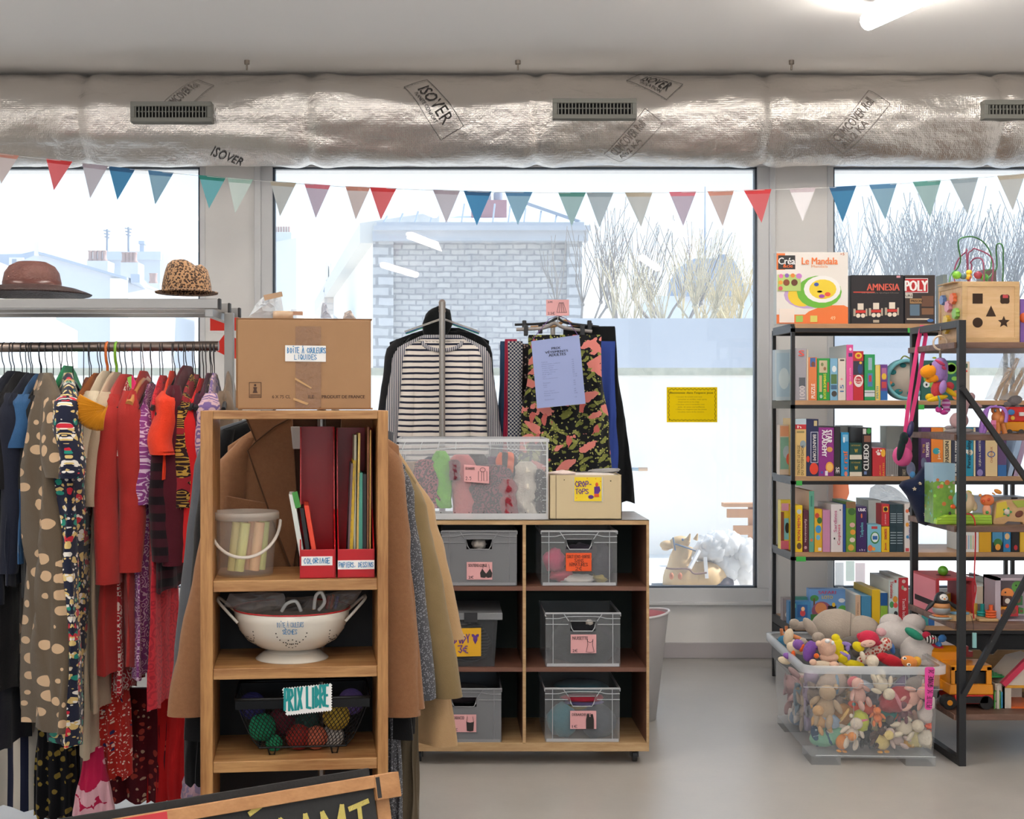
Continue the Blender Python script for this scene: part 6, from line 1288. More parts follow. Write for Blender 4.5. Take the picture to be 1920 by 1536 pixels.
# crop top box
Y = CY + .01; crm = mat('cream cardboard', '#cdbb97', .75)
r = thing('cardboard_box', 'open cream cardboard box with a yellow crop tops label on the cabinet', 'box', (PX(1097, Y), Y, z0)); x0, x1, z1 = PX(1030, Y), PX(1166, Y), PZ(891, Y)
q = MB(); q.box(x0, x1, Y, Y + .003, z0, z1).box(x0, x0 + .003, Y, Y + .26, z0, z1).box(x1 - .003, x1, Y, Y + .26, z0, z1).box(x0, x1, Y + .257, Y + .26, z0, z1).box(x0, x1, Y, Y + .26, z0, z0 + .003); q.build('carton', crm, r)
q = MB(); q.disc(P(1058, 900, Y), .0022).disc(P(1145, 902, Y), .0028).box(PX(1042, Y), PX(1042.8, Y), Y - .001, Y, z0, z1); q.build('punched_holes', mat('dark hole', '#5a5040', .9), r)
card(r, 1075, 1131, 895, 941, Y - .001, plast('clear tape', '#eeeae0', .5), 'tape'); card(r, 1077, 1128, 895, 940, Y - .002, mat('bright yellow paper', '#f0d22c', .7))
fpen(r, 'CROP-', 1078, 1110, 903, 913, Y - .004, pur, wd=.15, seed=51); fpen(r, 'TOPS', 1078, 1104, 917, 926, Y - .004, pur, wd=.15, seed=52)
q = MB(); f = Y - .004
q.prism([(PX(a, f), PZ(b, f)) for a, b in ((1114, 913), (1124, 912), (1126, 920), (1122, 926), (1114, 926))][::-1], f - .001, f).ell(P(1108, 932, f), (.011, .0006, .008), 12, 6); q.build('purple_drawing', pur, r)
q = MB(); q.ell(P(1119, 909, f), (.006, .0006, .009), 10, 6).prism([(PX(a, f), PZ(b, f)) for a, b in ((1114, 926), (1123, 926), (1123, 932), (1114, 932))][::-1], f - .001, f)
for a, b in ((1101, 897), (1117, 898), (1126, 903), (1081, 934), (1086, 910)): q.disc(P(a, b, f), .0018, (0, -1, 0), 8, .0005)
q.build('orange_drawing', mat('orange drawing', '#dd5b2a', .7), r)
for i, (px, py, rx, ry, c, nm) in enumerate(((1055, 888, 26, 6, '#e3cfc8', 'pale pink'), (1100, 889, 22, 5, '#3a3438', 'dark'), (1130, 884, 36, 5.5, '#8e8c8c', 'grey'), (1112, 892, 50, 6, '#d8cfc8', 'off-white'), (1040, 893, 12, 4, '#dd9aa2', 'pink'))):
 lump('crop_top', nm + ' crop top lying in the cream box', 'crop top', px, py, rx, ry, Y + .05 + .03 * (i % 3), cl(nm + ' jersey', c), .035, i, 'crop tops in the cream box', rot=-.08 if i == 2 else 0)
# white laundry basket behind the cabinet
Y = 6.05; c = (PX(1178, Y), Y, 0); r = thing('laundry_basket', 'white oval basket with a pink lining right of the cabinet', 'basket', c)
q = MB(); q.lathe([(0, 0), (.125, 0), (.18, PZ(1150, Y)), (.183, PZ(1148, Y))], c, 36, sy=.8); q.build('tub', mat('white basket plastic', '#c9c6c6', .5), r)
q = MB(); q.lathe([(.178, PZ(1150, Y)), (.125, .02), (0, .02)], c, 36, sy=.8); q.build('lining', mat('pink lining', '#e8a3ac', .8), r)
q = MB(); q.tube([Vector(c) + Vector((.184 * math.cos(a), .148 * math.sin(a), PZ(1148, Y) + .008 * math.cos(2 * a))) for a in [2 * math.pi * k / 40 for k in range(40)]], .006, 8, closed=True); q.build('rim', mat('white basket rim', '#dedbdb', .4), r)
q = MB(); q.ell(P(1243, 1203, 6.05), .011, 10, 7); q.build('clip', mat('cream clip', '#c9c0b0', .5), r)
# ------------------------------------------------------------------ outside on the ledge
Y = 8.0; G = .3
r = thing('toy_horse', 'pale tan toy horse with a bridle standing outside behind the pane', 'toy', (PX(1280, Y), Y, G)); tan = mat('tan horse plastic', '#c9a878', .6, var=.08, vs=20)
q = MB(); q.ell(P(1284, 1088, Y), (.13, .11, .13), 24, 14, dis=.1).ell(P(1320, 1090, Y), (.14, .11, .12), 20, 12)
q.tube([P(1278, 1075, Y), P(1276, 1045, Y), P(1284, 1022, Y)], [.1, .065, .05], 14); q.ell(P(1274, 1018, Y), (.065, .042, .042), 16, 10, rot=Matrix.Rotation(-.15, 3, 'Y').to_quaternion()).ell(P(1251, 1022, Y), (.045, .032, .028), 14, 9).ell(P(1248, 1029, Y), (.025, .028, .012), 10, 7)
for dx in (0, 14): q.tube([P(1290 + dx, 1012, Y - .02), P(1294 + dx, 1001, Y - .03)], [.015, .004], 8)
q.build('body', tan, r)
q = MB(); q.tube([P(1262, 1008, Y - .045), P(1264, 1020, Y - .055), P(1266, 1032, Y - .045)], .005, 6).tube([P(1266, 1020, Y - .05), P(1290, 1028, Y - .055), P(1304, 1033, Y - .05)], .005, 6).ell(P(1280, 1012, Y - .045), .008, 8, 6); q.build('bridle', mat('blue grey strap', '#4f6a8c', .6), r)
q = MB(); q.tube(spline([P(1249, 1065, Y - .10), P(1262, 1067, Y - .125), P(1290, 1067, Y - .13), P(1302, 1076, Y - .13), P(1325, 1074, Y - .12)], 4), .006, 6); q.build('chest_strap', mat('brown strap', '#7a5648', .6), r)
q = MB()
for a in (1259, 1275): q.lathe([(0, -.03), (.012, -.02), (.014, 0), (.006, .012), (0, .014)], P(a, 1078, Y - .14), 12)
q.build('tassels', mat('rust tassel', '#b3673c', .7), r)
q = MB(); mm = plast('white net', '#ffffff', .62, .6)
for i in range(26):
 a = R.uniform(0, 1); px = 1312 + 92 * a; py = 1012 + 22 * R.random() + (20 * abs(a - .4)); q.ell(P(px, py, 8.05 + R.uniform(-.06, .06)), (R.uniform(.04, .07), .06, R.uniform(.05, .08)), 12, 8, dis=.5, seed=i)
for i in range(10): q.ell(P(1345 + 60 * R.random(), 1050 + 28 * R.random(), 8.05), (.07, .06, .09), 12, 8, dis=.5, seed=i + 40)
r = thing('net_bag', 'big bundle of white netting outside at the foot of the middle window', 'bag', (PX(1355, 8.05), 8.05, G)); q.build('netting', mm, r)
q = MB(); q.bar(P(1311, 1032, 7.93), P(1293, 1066, 7.9), .018).bar(P(1322, 1045, 7.93), P(1325, 1085, 7.9), .02); q.build('ribbon', mat('white ribbon', '#f2f2f2', .7), r)
q = MB(); q.ell(P(1345, 1094, 8.0), (.1, .1, .05), 16, 8, dis=.2); tag(q.build('dark_saddle', mat('dark leather', '#4a4550', .6)), 'dark saddle-like bag under the white netting outside', 'bag')
r = thing('wooden_pallet', 'orange-brown wooden slats leaning outside at the right of the middle window', 'pallet', (PX(1400, 9.3), 9.3, G))
q = MB()
q = MB(); q.pbox(1358, 1440, 944, 951, 9.3, .1); q.build('top_slat', mat('orange wood slat', '#b98a66', .8), r)
for a, t, u in ((1364, 955, 971), (1376, 986, 1003), (1376, 1020, 1040)): MB().pbox(a, 1440, t, u, 9.35, .03).build('slat', mat('orange wood slat', '#b98a66', .8), r)
MB().pbox(1404, 1414, 951, 1080, 9.38, .03).build('upright', mat('orange wood slat', '#b98a66', .8), r)
q = MB(); q.tube([P(1184, 880, 9.9), P(1197, 880, 9.9)], .012, 8).tube([P(1190, 880, 9.9), P(1190, 880, 9.9) + Vector((0, .1, 0))], .01, 6); q.tube([P(1197, 880, 9.9), P(1214, 880, 9.9)], .014, 8, 1); tag(q.build('tool_handle', (mat('pale blue metal', '#93aab8', .5), mat('pale handle wood', '#c9a888', .6))), 'blue and wooden tool handle sticking out on the white garden wall', 'tool')
q = MB(); q.box(PX(1226, 8), PX(1250, 8), 7.9, 8.1, .3, .34); tag(q.build('grey_brick', mat('grey block', '#7d8386', .8)), 'flat grey block lying outside left of the toy horse', 'block')
# ------------------------------------------------------------------ games shelf by the window
GY, GD = 6.6, .40
blkm = mat('black powder-coated steel', '#1c1d20', .45); gw = wood('light oak board', '#a27c5a', '#bb9570', (1.2, 12, 12), .5)
gs = thing('games_shelf', 'black metal shelf with oak boards full of games by the window', 'shelf', (PX(1700, GY), GY, 0)); gset = []
ga, gb = PX(1484, GY), 2.95
for (x, y) in ((ga, GY), (gb, GY), (ga, GY + GD), (gb - .0, GY + GD), (PX(1881, 7.0), GY + GD)):
 q = MB(); q.box(x, x + .018, y - (0 if y == GY else .018), y + (.018 if y == GY else 0), 0, PZ(612, GY) - .0); q.build('post', blkm, gs)
LG = [607, 751, 893.5, 1036, 1174]
for i, y in enumerate(LG):
 z = PZ(y, GY); f = PZ(y + 8.5, GY)
 MB().box(ga + .018, gb, GY, GY + GD, f, z).build('shelf_board', gw, gs, bev=.001)
 q = MB(); q.box(ga, gb, GY, GY + .018, f - .018, f).box(ga, gb, GY + GD - .018, GY + GD, f - .018, f).box(ga, ga + .018, GY + .018, GY + GD - .018, f - .018, f).box(ga, ga + .018, GY + .018, GY + GD - .018, f, z); q.build('rail', blkm, gs)
MB().box(ga, gb, GY + .01, GY + GD, .1, PZ(1180, GY) - .03).build('lower_panel', mat('black storage front', '#15161a', .7), gs)
for i, (a, b, l, lv) in enumerate(((1493, 1504, 'left end of the third board', 2), (1493, 1511, 'left end of the fourth board', 3), (1702, 1711, 'top rail beside the black games', 0), (1697, 1733, 'second board behind the hanging toy', 1))):
 q = MB(); Yq = GY - .003; q.pbox(a, b, LG[lv] + 8, LG[lv] + 17, Yq, .002); tag(q.build('green_tape', mat('green tape', '#3fb04a', .5)), 'strip of green tape on the ' + l + ' of the games shelf', 'tape')
side_white = mat('pale box side', '#dfe3e0', .6)
def m_of(c): return mat('box colour ' + c, c, .45)
def game(name, lab, cat, a, b, top, lv, col, words=(), prints=(), Y=GY + .012, D=.24, side=None, base=None, grp=None, tf=1.0):
 """a boxed game standing on a board, its spine to the room; words: (text, a, b, t, u, mode, colour, bold), prints: (kind, a, b, t, u, colour)"""
 z0 = (PZ(LG[lv], GY) if base is None else base) + .0008; x0, x1, z1 = PX(a, Y), PX(b, Y), PZ(top, Y)
 z1 = max(z1, z0 + .02)
 r = thing(name, lab, cat, ((x0 + x1) / 2, Y, z0), grp)
 q = MB(); q.box(x0, x1, Y + .001, Y + D, z0, z1, 1).box(x0, x1, Y, Y + .0012, z0, z1, 0); q.build('box_body', (m_of(col), side or m_of(col)), r)
 by = {}
 for p in prints: by.setdefault(p[5], []).append(p)
 for j, (c, L) in enumerate(by.items()):
  q = MB()
  for k, (kind, pa, pb, pt, pu, _) in enumerate(L):
   f = Y - .0006 - .0003 * (k + j)
   if kind == 'r': q.box(max(x0, PX(pa, Y)), min(x1, PX(pb, Y)), f, Y + .0002, max(z0, PZ(pu, Y)), min(z1, PZ(pt, Y)))
   else:
    n = 18; cx, cy = (pa + pb) / 2, (pt + pu) / 2; q.prism([(min(x1, max(x0, PX(cx + (pb - pa) / 2 * math.cos(2 * math.pi * i / n), Y))), min(z1, max(z0, PZ(cy + (pu - pt) / 2 * math.sin(2 * math.pi * i / n), Y)))) for i in range(n)][::-1], f, Y + .0002)
  q.build('cover_print', m_of(c), r)
 for w_ in words:
  s, pa, pb, pt, pu, mode, c = w_[:7]; ftext(r, s, pa, pb, pt, pu, Y - .0025, m_of(c), mode=mode, bold=w_[7] if len(w_) > 7 else 1)
 return r
G = game
# top of the games shelf
G('board_game', 'large white and orange drawing-set box standing on the games shelf', 'game box', 1456, 1590, 473, 0, '#ece6e0', [('Le Mandala', 1503, 1570, 483, 496, 'h', '#ea7b3c', 2), ('Mandala', 1521, 1552, 497, 502, 'h', '#f0b089'), ('Créa', 1459, 1490, 483, 496, 'h', '#f2f2f2', 2), ('&cie', 1468, 1486, 495, 502, 'h', '#ea6b30', 2), ('+5', 1575, 1583, 474, 479, 'h', '#c05a20'), ('49', 1557, 1566, 593, 600, 'h', '#f6c9a0')],
[('r', 1456, 1472, 475, 506, '#e8793c'), ('r', 1459, 1491, 479, 505, '#2a2a2e'), ('c', 1470, 1560, 527, 579, '#c9a9d6'), ('c', 1477, 1530, 532, 575, '#f2cf3a'), ('c', 1494, 1578, 517, 578, '#6fb83c'), ('c', 1507, 1576, 517, 568, '#f4f1ee'), ('c', 1517, 1568, 524, 561, '#f0d23c'), ('c', 1526, 1535, 530, 537, '#3f57a8'), ('c', 1546, 1557, 548, 556, '#e8563a'), ('c', 1535, 1546, 552, 559, '#a24bb0'), ('c', 1532, 1542, 545, 549, '#f4f1ee'), ('r', 1456, 1590, 590, 607, '#e8793c'), ('c', 1500, 1640, 572, 640, '#e8793c'),
('r', 1461, 1489, 579, 605, '#f3e4da'), ('r', 1492, 1505, 592, 604, '#9cc25a'), ('r', 1519, 1532, 592, 604, '#d9d06a'), ('r', 1458, 1501, 515, 546, '#b7cf7a'), ('c', 1460, 1468, 514, 522, '#d86aa8'), ('c', 1471, 1479, 513, 521, '#8a63b8'), ('c', 1482, 1490, 513, 521, '#e88a3c'), ('c', 1492, 1503, 513, 523, '#c77fc9'), ('c', 1459, 1467, 526, 534, '#e8a23c'), ('c', 1459, 1467, 537, 545, '#d85a6a'), ('c', 1468, 1480, 524, 536, '#8a4a2c'), ('c', 1483, 1495, 524, 536, '#6a3a24')], Y=GY + .03, D=.06, side=side_white)
# trim anything hanging past the card edge is avoided by the orange wave staying inside
G('board_game', 'black game box with a red title and three white figures in red belts', 'game box', 1596, 1694, 516, 0, '#232024', [('AMNESIA', 1625, 1686, 532, 545, 'h', '#d9604f', 2), ('Les Questions Quelque-Choses', 1616, 1685, 548, 551, 'h', '#8f7f78', 0)],
[('r', 1600, 1640, 547, 549, '#cf4536'), ('r', 1681, 1688, 517, 521, '#e0a0a8')] + sum([[('r', x - 5, x + 6, 568 + d, 580 + d, '#e8dccb'), ('r', x - 9, x + 10, 581 + d, 586 + d, '#d0352c'), ('c', x - 8, x, 587 + d, 595 + d, '#e8dccb'), ('c', x + 1, x + 9, 587 + d, 595 + d, '#e8dccb'), ('r', x - 13, x - 9, 578 + d, 592 + d, '#b8ab98'), ('r', x + 10, x + 13, 578 + d, 592 + d, '#b8ab98')] for x, d in ((1613, 1), (1642, 0), (1672, -1))], []) + [('r', 1637, 1648, 600, 605, '#b8ab98')], Y=GY + .03, D=.26)
G('board_game', 'dark game box with big white letters on a red plate', 'game box', 1697, 1753, 516, 0, '#3a2f2c', [('POLY', 1696, 1738, 526, 546, 'h', '#f4f2ef', 3), ('URS', 1698, 1710, 552, 557, 'h', '#2a2623', 2), ('PRISON!', 1708, 1730, 562, 567, 'h', '#3a2c22', 2)],
[('r', 1694, 1740, 522, 549, '#f2efec'), ('r', 1694, 1739, 523, 548, '#c0272d'), ('r', 1697, 1711, 550, 559, '#e6e0d4'), ('r', 1706, 1733, 560, 569, '#b38a5a'), ('r', 1706, 1724, 571, 592, '#5b7286'), ('r', 1728, 1750, 555, 575, '#6b4a38'), ('r', 1728, 1750, 578, 590, '#7d5a42'), ('r', 1700, 1742, 597, 600, '#cfc4b2'), ('c', 1738, 1750, 598, 604, '#3c6aa8')], Y=GY + .05, D=.05, side=mat('black grid box side', '#2a2a2d', .5))
G('board_game', 'dark box behind the bead maze on the games shelf', 'game box', 1846, 1868, 505, 0, '#6a5a55', Y=GY + .2, D=.1)
G('board_game', 'grey box left of the dark one behind the bead maze', 'game box', 1768, 1776, 515, 0, '#7f8a88', Y=GY + .2, D=.1)
# second board (puzzles)
G('puzzle_box', 'pale blue puzzle box face-on at the far left of the puzzle row', 'puzzle box', 1453, 1487, 656, 1, '#b9c7cf', (), [('r', 1456, 1483, 662, 744, '#a5bccb'), ('c', 1460, 1480, 690, 730, '#c9d6da')], Y=GY + .12, D=.05, base=PZ(751, GY) + .0)
G('puzzle_box', 'grey thousand-piece puzzle box at the left of the puzzle row', 'puzzle box', 1491, 1512, 653, 1, '#a3a0a8', [('1000', 1499, 1509, 724, 748, 'up', '#d8d0d0', 2), ('S', 1497, 1507, 657, 668, 'h', '#e0564f', 3)], [('r', 1498, 1510, 708, 725, '#5b5f66')], side=side_white)
G('puzzle_box', 'cream puzzle box squeezed beside the grey one', 'puzzle box', 1512.5, 1515.5, 656, 1, '#d9c7ae')
G('puzzle_box', 'orange box reading PUZZLE', 'puzzle box', 1516, 1531.5, 670, 1, '#e0804a', [('PUZZLE', 1521, 1528, 720, 747, 'up', '#f6efe6', 2)], [('r', 1519, 1529, 671, 688, '#3f68a8'), ('c', 1521, 1528, 678, 688, '#7a4a38')])
G('puzzle_box', 'green puzzle box with a picture and yellow lettering', 'puzzle box', 1532.5, 1555.5, 672, 1, '#2f9a46', [('BOITER BOMBARS', 1544, 1549, 701, 748, 'up', '#e8e23c', 1)], [('r', 1536, 1551, 676, 699, '#c9b89a'), ('c', 1539, 1544, 680, 687, '#7d8a5a'), ('c', 1544, 1549, 688, 695, '#9a6a4a'), ('r', 1536, 1541, 704, 735, '#cdb07a'), ('r', 1551, 1554, 717, 735, '#d2453a'), ('c', 1537, 1542, 740, 747, '#a9c7c0')])
G('puzzle_box', 'sky blue puzzle box with landscape pictures', 'puzzle box', 1556.5, 1570.5, 672, 1, '#7fb2d0', (), [('c', 1560, 1568, 686, 698, '#e6eef2'), ('r', 1558, 1569, 702, 720, '#5a7a4a'), ('r', 1558, 1569, 722, 730, '#4a6a8a'), ('c', 1559, 1569, 733, 744, '#4a4540')])
G('puzzle_box', 'cream box numbered in blue near the bottom', 'puzzle box', 1571.5, 1585.5, 672, 1, '#e3d8cc', [('15', 1575, 1582, 722, 735, 'up', '#3f6fa8', 2)], [('r', 1575, 1583, 674, 677, '#4a4540'), ('c', 1576, 1580, 709, 713, '#e8a0a0')])
G('puzzle_box', 'tall pink box standing above the puzzle row', 'puzzle box', 1587, 1599.5, 646.5, 1, '#e0559a', [('Princess puzzle', 1592, 1596, 690, 722, 'up', '#f6d8e8', 0)], [('r', 1591, 1598, 662, 669, '#4a3a6a'), ('c', 1592, 1597, 652, 658, '#f6d8e8'), ('c', 1592, 1597, 715, 721, '#e8c03c')], side=side_white, D=.3)
G('puzzle_box', 'red box with a fireman picture and a white roundel', 'puzzle box', 1600, 1619, 658.5, 1, '#c4313a', [('10 in 1', 1604, 1615, 709, 713, 'h', '#f6efe6'), ('Puzzle', 1604, 1615, 714, 718, 'h', '#f6efe6')], [('c', 1603, 1616, 661, 673, '#f0c83c'), ('c', 1606, 1613, 664, 670, '#d2453a'), ('r', 1600, 1619, 677, 703, '#3f3a4a'), ('c', 1608, 1617, 683, 701, '#2f4a7a'), ('c', 1611, 1616, 678, 683, '#e8c03c'), ('c', 1601, 1618, 703, 726, '#f2ece6'), ('c', 1603, 1616, 706, 720, '#c4313a')])
G('puzzle_box', 'green box with a vehicle picture right of the fireman box', 'puzzle box', 1621, 1640.5, 664.5, 1, '#2f9a5c', (), [('r', 1628, 1635, 671, 694, '#9fb8c8'), ('r', 1627, 1636, 700, 725, '#4f7fb0'), ('r', 1629, 1634, 704, 716, '#c4454a'), ('r', 1621, 1640, 732, 744, '#d8dbe0'), ('r', 1621, 1640, 735, 737, '#8f9298')])
G('puzzle_box', 'yellow and cream box reading MATH', 'puzzle box', 1641.5, 1650.5, 684.5, 1, '#e6cf7a', [('MATH', 1643, 1647, 725, 747, 'up', '#2a8f9c', 2)], [('r', 1648.5, 1650.5, 686, 750, '#e8c23c')])
G('puzzle_box', 'small purple and blue box at the right end of the puzzle row', 'puzzle box', 1651, 1664, 683.5, 1, '#6a3f8a', (), [('r', 1651, 1664, 733, 751, '#2a6ab0'), ('r', 1653, 1662, 690, 712, '#b06a9a'), ('c', 1653, 1662, 700, 712, '#e8c03c'), ('r', 1653, 1662, 716, 728, '#c4454a')])
G('board_game', 'green animal game board leaning behind the hanging toy', 'game board', 1727, 1797, 676, 1, '#1f5a52', (), [('c', 1731, 1770, 680, 728, '#7fb84a'), ('c', 1772, 1794, 680, 702, '#7fb84a'), ('c', 1776, 1792, 683, 698, '#1f6a6a'), ('c', 1768, 1780, 706, 714, '#1f5a52'), ('c', 1784, 1795, 706, 714, '#7fb84a'), ('c', 1731, 1743, 715, 727, '#dde0e0'), ('c', 1735, 1739, 719, 724, '#2a2a2e'), ('c', 1785, 1798, 732, 750, '#e0854a'), ('c', 1746, 1760, 735, 749, '#4a9a5a')], Y=GY + .06, D=.02)
G('puzzle_box', 'cream box right of the green animal board', 'puzzle box', 1809, 1818, 678, 1, '#d8cdbd', (), [('r', 1811, 1814, 682, 690, '#3a5a4a'), ('c', 1811, 1814, 694, 698, '#d2453a')], side=side_white)
# round tambourine-like fish toy
c = P(1697, 712, GY + .1); r = thing('round_toy', 'round turquoise sea-animal toy standing between the puzzles and the green board', 'toy', (c.x, c.y, PZ(751, GY)))
rad = (PZ(751, GY) * -1 + c.z); rad = c.z - PZ(751, GY) - .001
M90 = Matrix.Translation(c) @ Matrix.Rotation(math.pi / 2, 4, 'X')
q = MB(); q.lathe([(rad * .84, -.03), (rad, -.028), (rad, .028), (rad * .84, .03), (rad * .84, -.03)], (0, 0, 0), 36, 0, M90); q.build('ring', mat('turquoise fabric', '#7fc4cf', .6, trans=.2), r)
q = MB(); q.lathe([(0, .0), (rad * .85, .0), (rad * .85, .006), (0, .006)], (0, 0, 0), 32, 0, M90); q.build('face', mat('grey felt', '#b3a89c', .8), r)
q = MB()
for a, d, s, in ((100, .7, .16), (150, .72, .18), (200, .7, .14), (240, .68, .2), (290, .7, .18), (60, .72, .15)): q.ell(c + Vector((rad * d * math.cos(math.radians(a)), -.008, rad * d * math.sin(math.radians(a)))), (rad * s, .004, rad * s * .7), 12, 6)
q.build('sea_prints', mat('dark teal felt', '#1f6f73', .8), r)
q = MB(); q.ell(c + Vector((-rad * .75, -.008, -rad * .2)), (rad * .14, .004, rad * .12), 12, 6).ell(c + Vector((-rad * .3, -.008, -rad * .55)), (rad * .14, .004, rad * .05), 12, 6); q.build('orange_fish', mat('orange felt', '#e0703c', .8), r)
q = MB(); q.tube(spline([c + Vector((-rad * .2, 0, rad * .98)), c + Vector((.0, 0, rad * 1.14)), c + Vector((rad * .5, 0, rad * .85))], 5), .004, 6); q.build('handle', mat('olive strap', '#8a8f4a', .7), r)
# craft sticks in a clear bag at the right
r = thing('craft_bag', 'clear bag of flat wooden pieces leaning at the right edge of the puzzle board', 'bag', P(1880, 751, GY + .1))
q = MB();
for (a, b, a2, b2) in ((1866, 750, 1892, 690), (1876, 751, 1908, 672), (1888, 751, 1920, 690), (1898, 751, 1926, 700)): q.bar(P(a, b, GY + .12), P(a2, b2, GY + .12), .016)
q.build('wooden_pieces', mat('craft wood', '#a98352', .6), r)
crumple('', None, None, dens([(1846, 750), (1872, 690), (1882, 662), (1900, 655), (1925, 656), (1925, 750)], 4), .05, plast('clear craft bag', '#e6eef6', .3, .2), GY + .1, parent=r, nm='bag_film')
# third board (board games)
G('board_game', 'white and peach game box face-on at the far left of the third board', 'game box', 1462, 1486, 797, 2, '#d8c3b0', (), [('r', 1463, 1485, 799, 818, '#e0a07a'), ('r', 1463, 1485, 820, 880, '#7fae9c'), ('c', 1468, 1482, 836, 860, '#a9bcc9'), ('c', 1474, 1485, 850, 872, '#d8614a')], Y=GY + .14, D=.06)
G('board_game', 'beige game box with a red band at the top and dark vertical lettering', 'game box', 1491, 1511.5, 785, 2, '#d9b878', [('TINTIN ET LE PIEGE', 1495, 1500, 835, 891, 'up', '#4a3a24', 0), ('DU TOTEM DHOR', 1502, 1507, 835, 891, 'up', '#4a3a24', 0), ('h', 1495, 1502, 798, 803, 'h', '#f2ece6', 2)], [('r', 1491, 1511.5, 796, 805, '#c0303a'), ('r', 1491, 1511.5, 785, 796, '#b9cbd6'), ('c', 1500, 1511, 826, 840, '#8fa0a8'), ('r', 1494, 1508, 808, 812, '#9a8a5a')])
G('board_game', 'navy blue game box with a white framed title and a red shape', 'game box', 1512, 1534.5, 786, 2, '#232b52', [('BRAINSTORM!', 1524, 1530, 815, 864, 'down', '#f0eee9', 1)], [('r', 1520, 1521, 810, 868, '#d8dbe8'), ('r', 1533, 1534, 810, 868, '#d8dbe8'), ('r', 1520, 1534, 810, 811, '#d8dbe8'), ('r', 1520, 1534, 867, 868, '#d8dbe8'), ('r', 1526, 1532, 789, 799, '#c9b98a'), ('c', 1512, 1518, 855, 867, '#e0442c'), ('c', 1518, 1534, 868, 890, '#e0442c')])
G('board_game', 'purple game box with fat white lettering and an orange disc', 'game box', 1535, 1563.5, 802, 2, '#8f2f86', [('STAR', 1549, 1560, 806, 830, 'down', '#f6eef4', 3), ('ACADEMY', 1541, 1550, 806, 856, 'down', '#f6eef4', 3)], [('c', 1548, 1563, 866, 886, '#e8a03c'), ('c', 1550, 1561, 869, 883, '#f0c06a'), ('c', 1550, 1561, 838, 848, '#d8a05a'), ('r', 1547, 1552, 883, 892, '#e6e2ea'), ('r', 1539, 1543, 884, 888, '#3f57a8')])
G('board_game', 'black game box between the purple and the sky blue ones', 'game box', 1564.5, 1575.5, 800, 2, '#2b2a2c', [('SE', 1567, 1574, 876, 887, 'down', '#e6e2df', 3)], (), D=.3)
G('board_game', 'sky blue game box with orange lettering', 'game box', 1577, 1591.5, 811, 2, '#2a8cc0', [('JEU 3', 1581, 1589, 845, 880, 'down', '#e8703c', 3)], [('r', 1580, 1590, 815, 828, '#7fb8d8'), ('r', 1581, 1584, 820, 830, '#e6eef2'), ('c', 1583, 1589, 884, 893, '#e0806a')])
zb3 = PZ(893.5, GY)
for k, (t, lab) in enumerate(((863, 'lower dark green and cream card box, under another one'), (831, 'upper dark green and cream card box, stacked on its twin'))):
 G('card_box', lab, 'card box', 1593, 1616, t, 2, '#1f4a42', [('DICTIONNAIRE', 1596, 1613, t + 3, t + 6, 'h', '#c9a84a', 0), ('W', 1602, 1608, t + 11, t + 18, 'h', '#c9a84a', 2)], [('r', 1593, 1616, t + 22, t + 31, '#ddd5c3')], base=zb3 + (0 if k == 0 else (PZ(863, GY) - zb3) + .002))
G('board_game', 'black game box with big white vertical letters right of the green card boxes', 'game box', 1617, 1634, 802, 2, '#232225', [('CLUEDO', 1619, 1629, 834, 882, 'up', '#ecebe8', 3)], [('c', 1625, 1633, 803, 814, '#3a9a4a'), ('r', 1618, 1624, 804, 814, '#e6e2df'), ('r', 1620, 1632, 817, 829, '#8a5a4a'), ('r', 1620, 1625, 884, 890, '#6a7fae')])
G('board_game', 'red game box with a paw print and a yellow corner', 'game box', 1636, 1660, 840.5, 2, '#c4313a', [('JEUX', 1649, 1652, 872, 892, 'up', '#e8c03c', 0), ('PATTES', 1655, 1658, 868, 892, 'up', '#e8c03c', 1)], [('c', 1644, 1651, 848, 854, '#f2ece6'), ('c', 1642, 1645, 846, 849, '#f2ece6'), ('c', 1645, 1648, 843, 847, '#f2ece6'), ('c', 1650, 1653, 843, 847, '#f2ece6'), ('c', 1652, 1660, 842, 857, '#f0b93c')])
G('metal_case', 'grey ribbed metal case on the third board', 'case', 1661, 1684, 843, 2, '#8b8888', (), [('r', x, x + 1, 845, 890, '#6a6868') for x in (1664, 1668, 1672, 1676, 1680)] + [('r', 1671, 1675, 890, 893, '#c9c6c2')], side=mat('pewter', '#a3a3a3', .3, .6))
G('board_game', 'low black game box right of the metal case', 'game box', 1685, 1712, 876, 2, '#28262a', [('TAROT', 1692, 1698, 880, 892, 'up', '#b0a48c', 1)])
for i, (a, b, t, lab, cc) in enumerate(((1576, 1618, 798, 'pale grey box lying behind the sky blue one', '#c9cfcb'), (1634, 1655, 830, 'white box behind the red paw box', '#dfe6ea'), (1662, 1695, 799, 'pale green-grey box behind the metal case', '#c3cdc6'))):
 G('game_carton', lab + ' on the third board', 'game box', a, b, t, 2, cc, Y=GY + .27, D=.1)
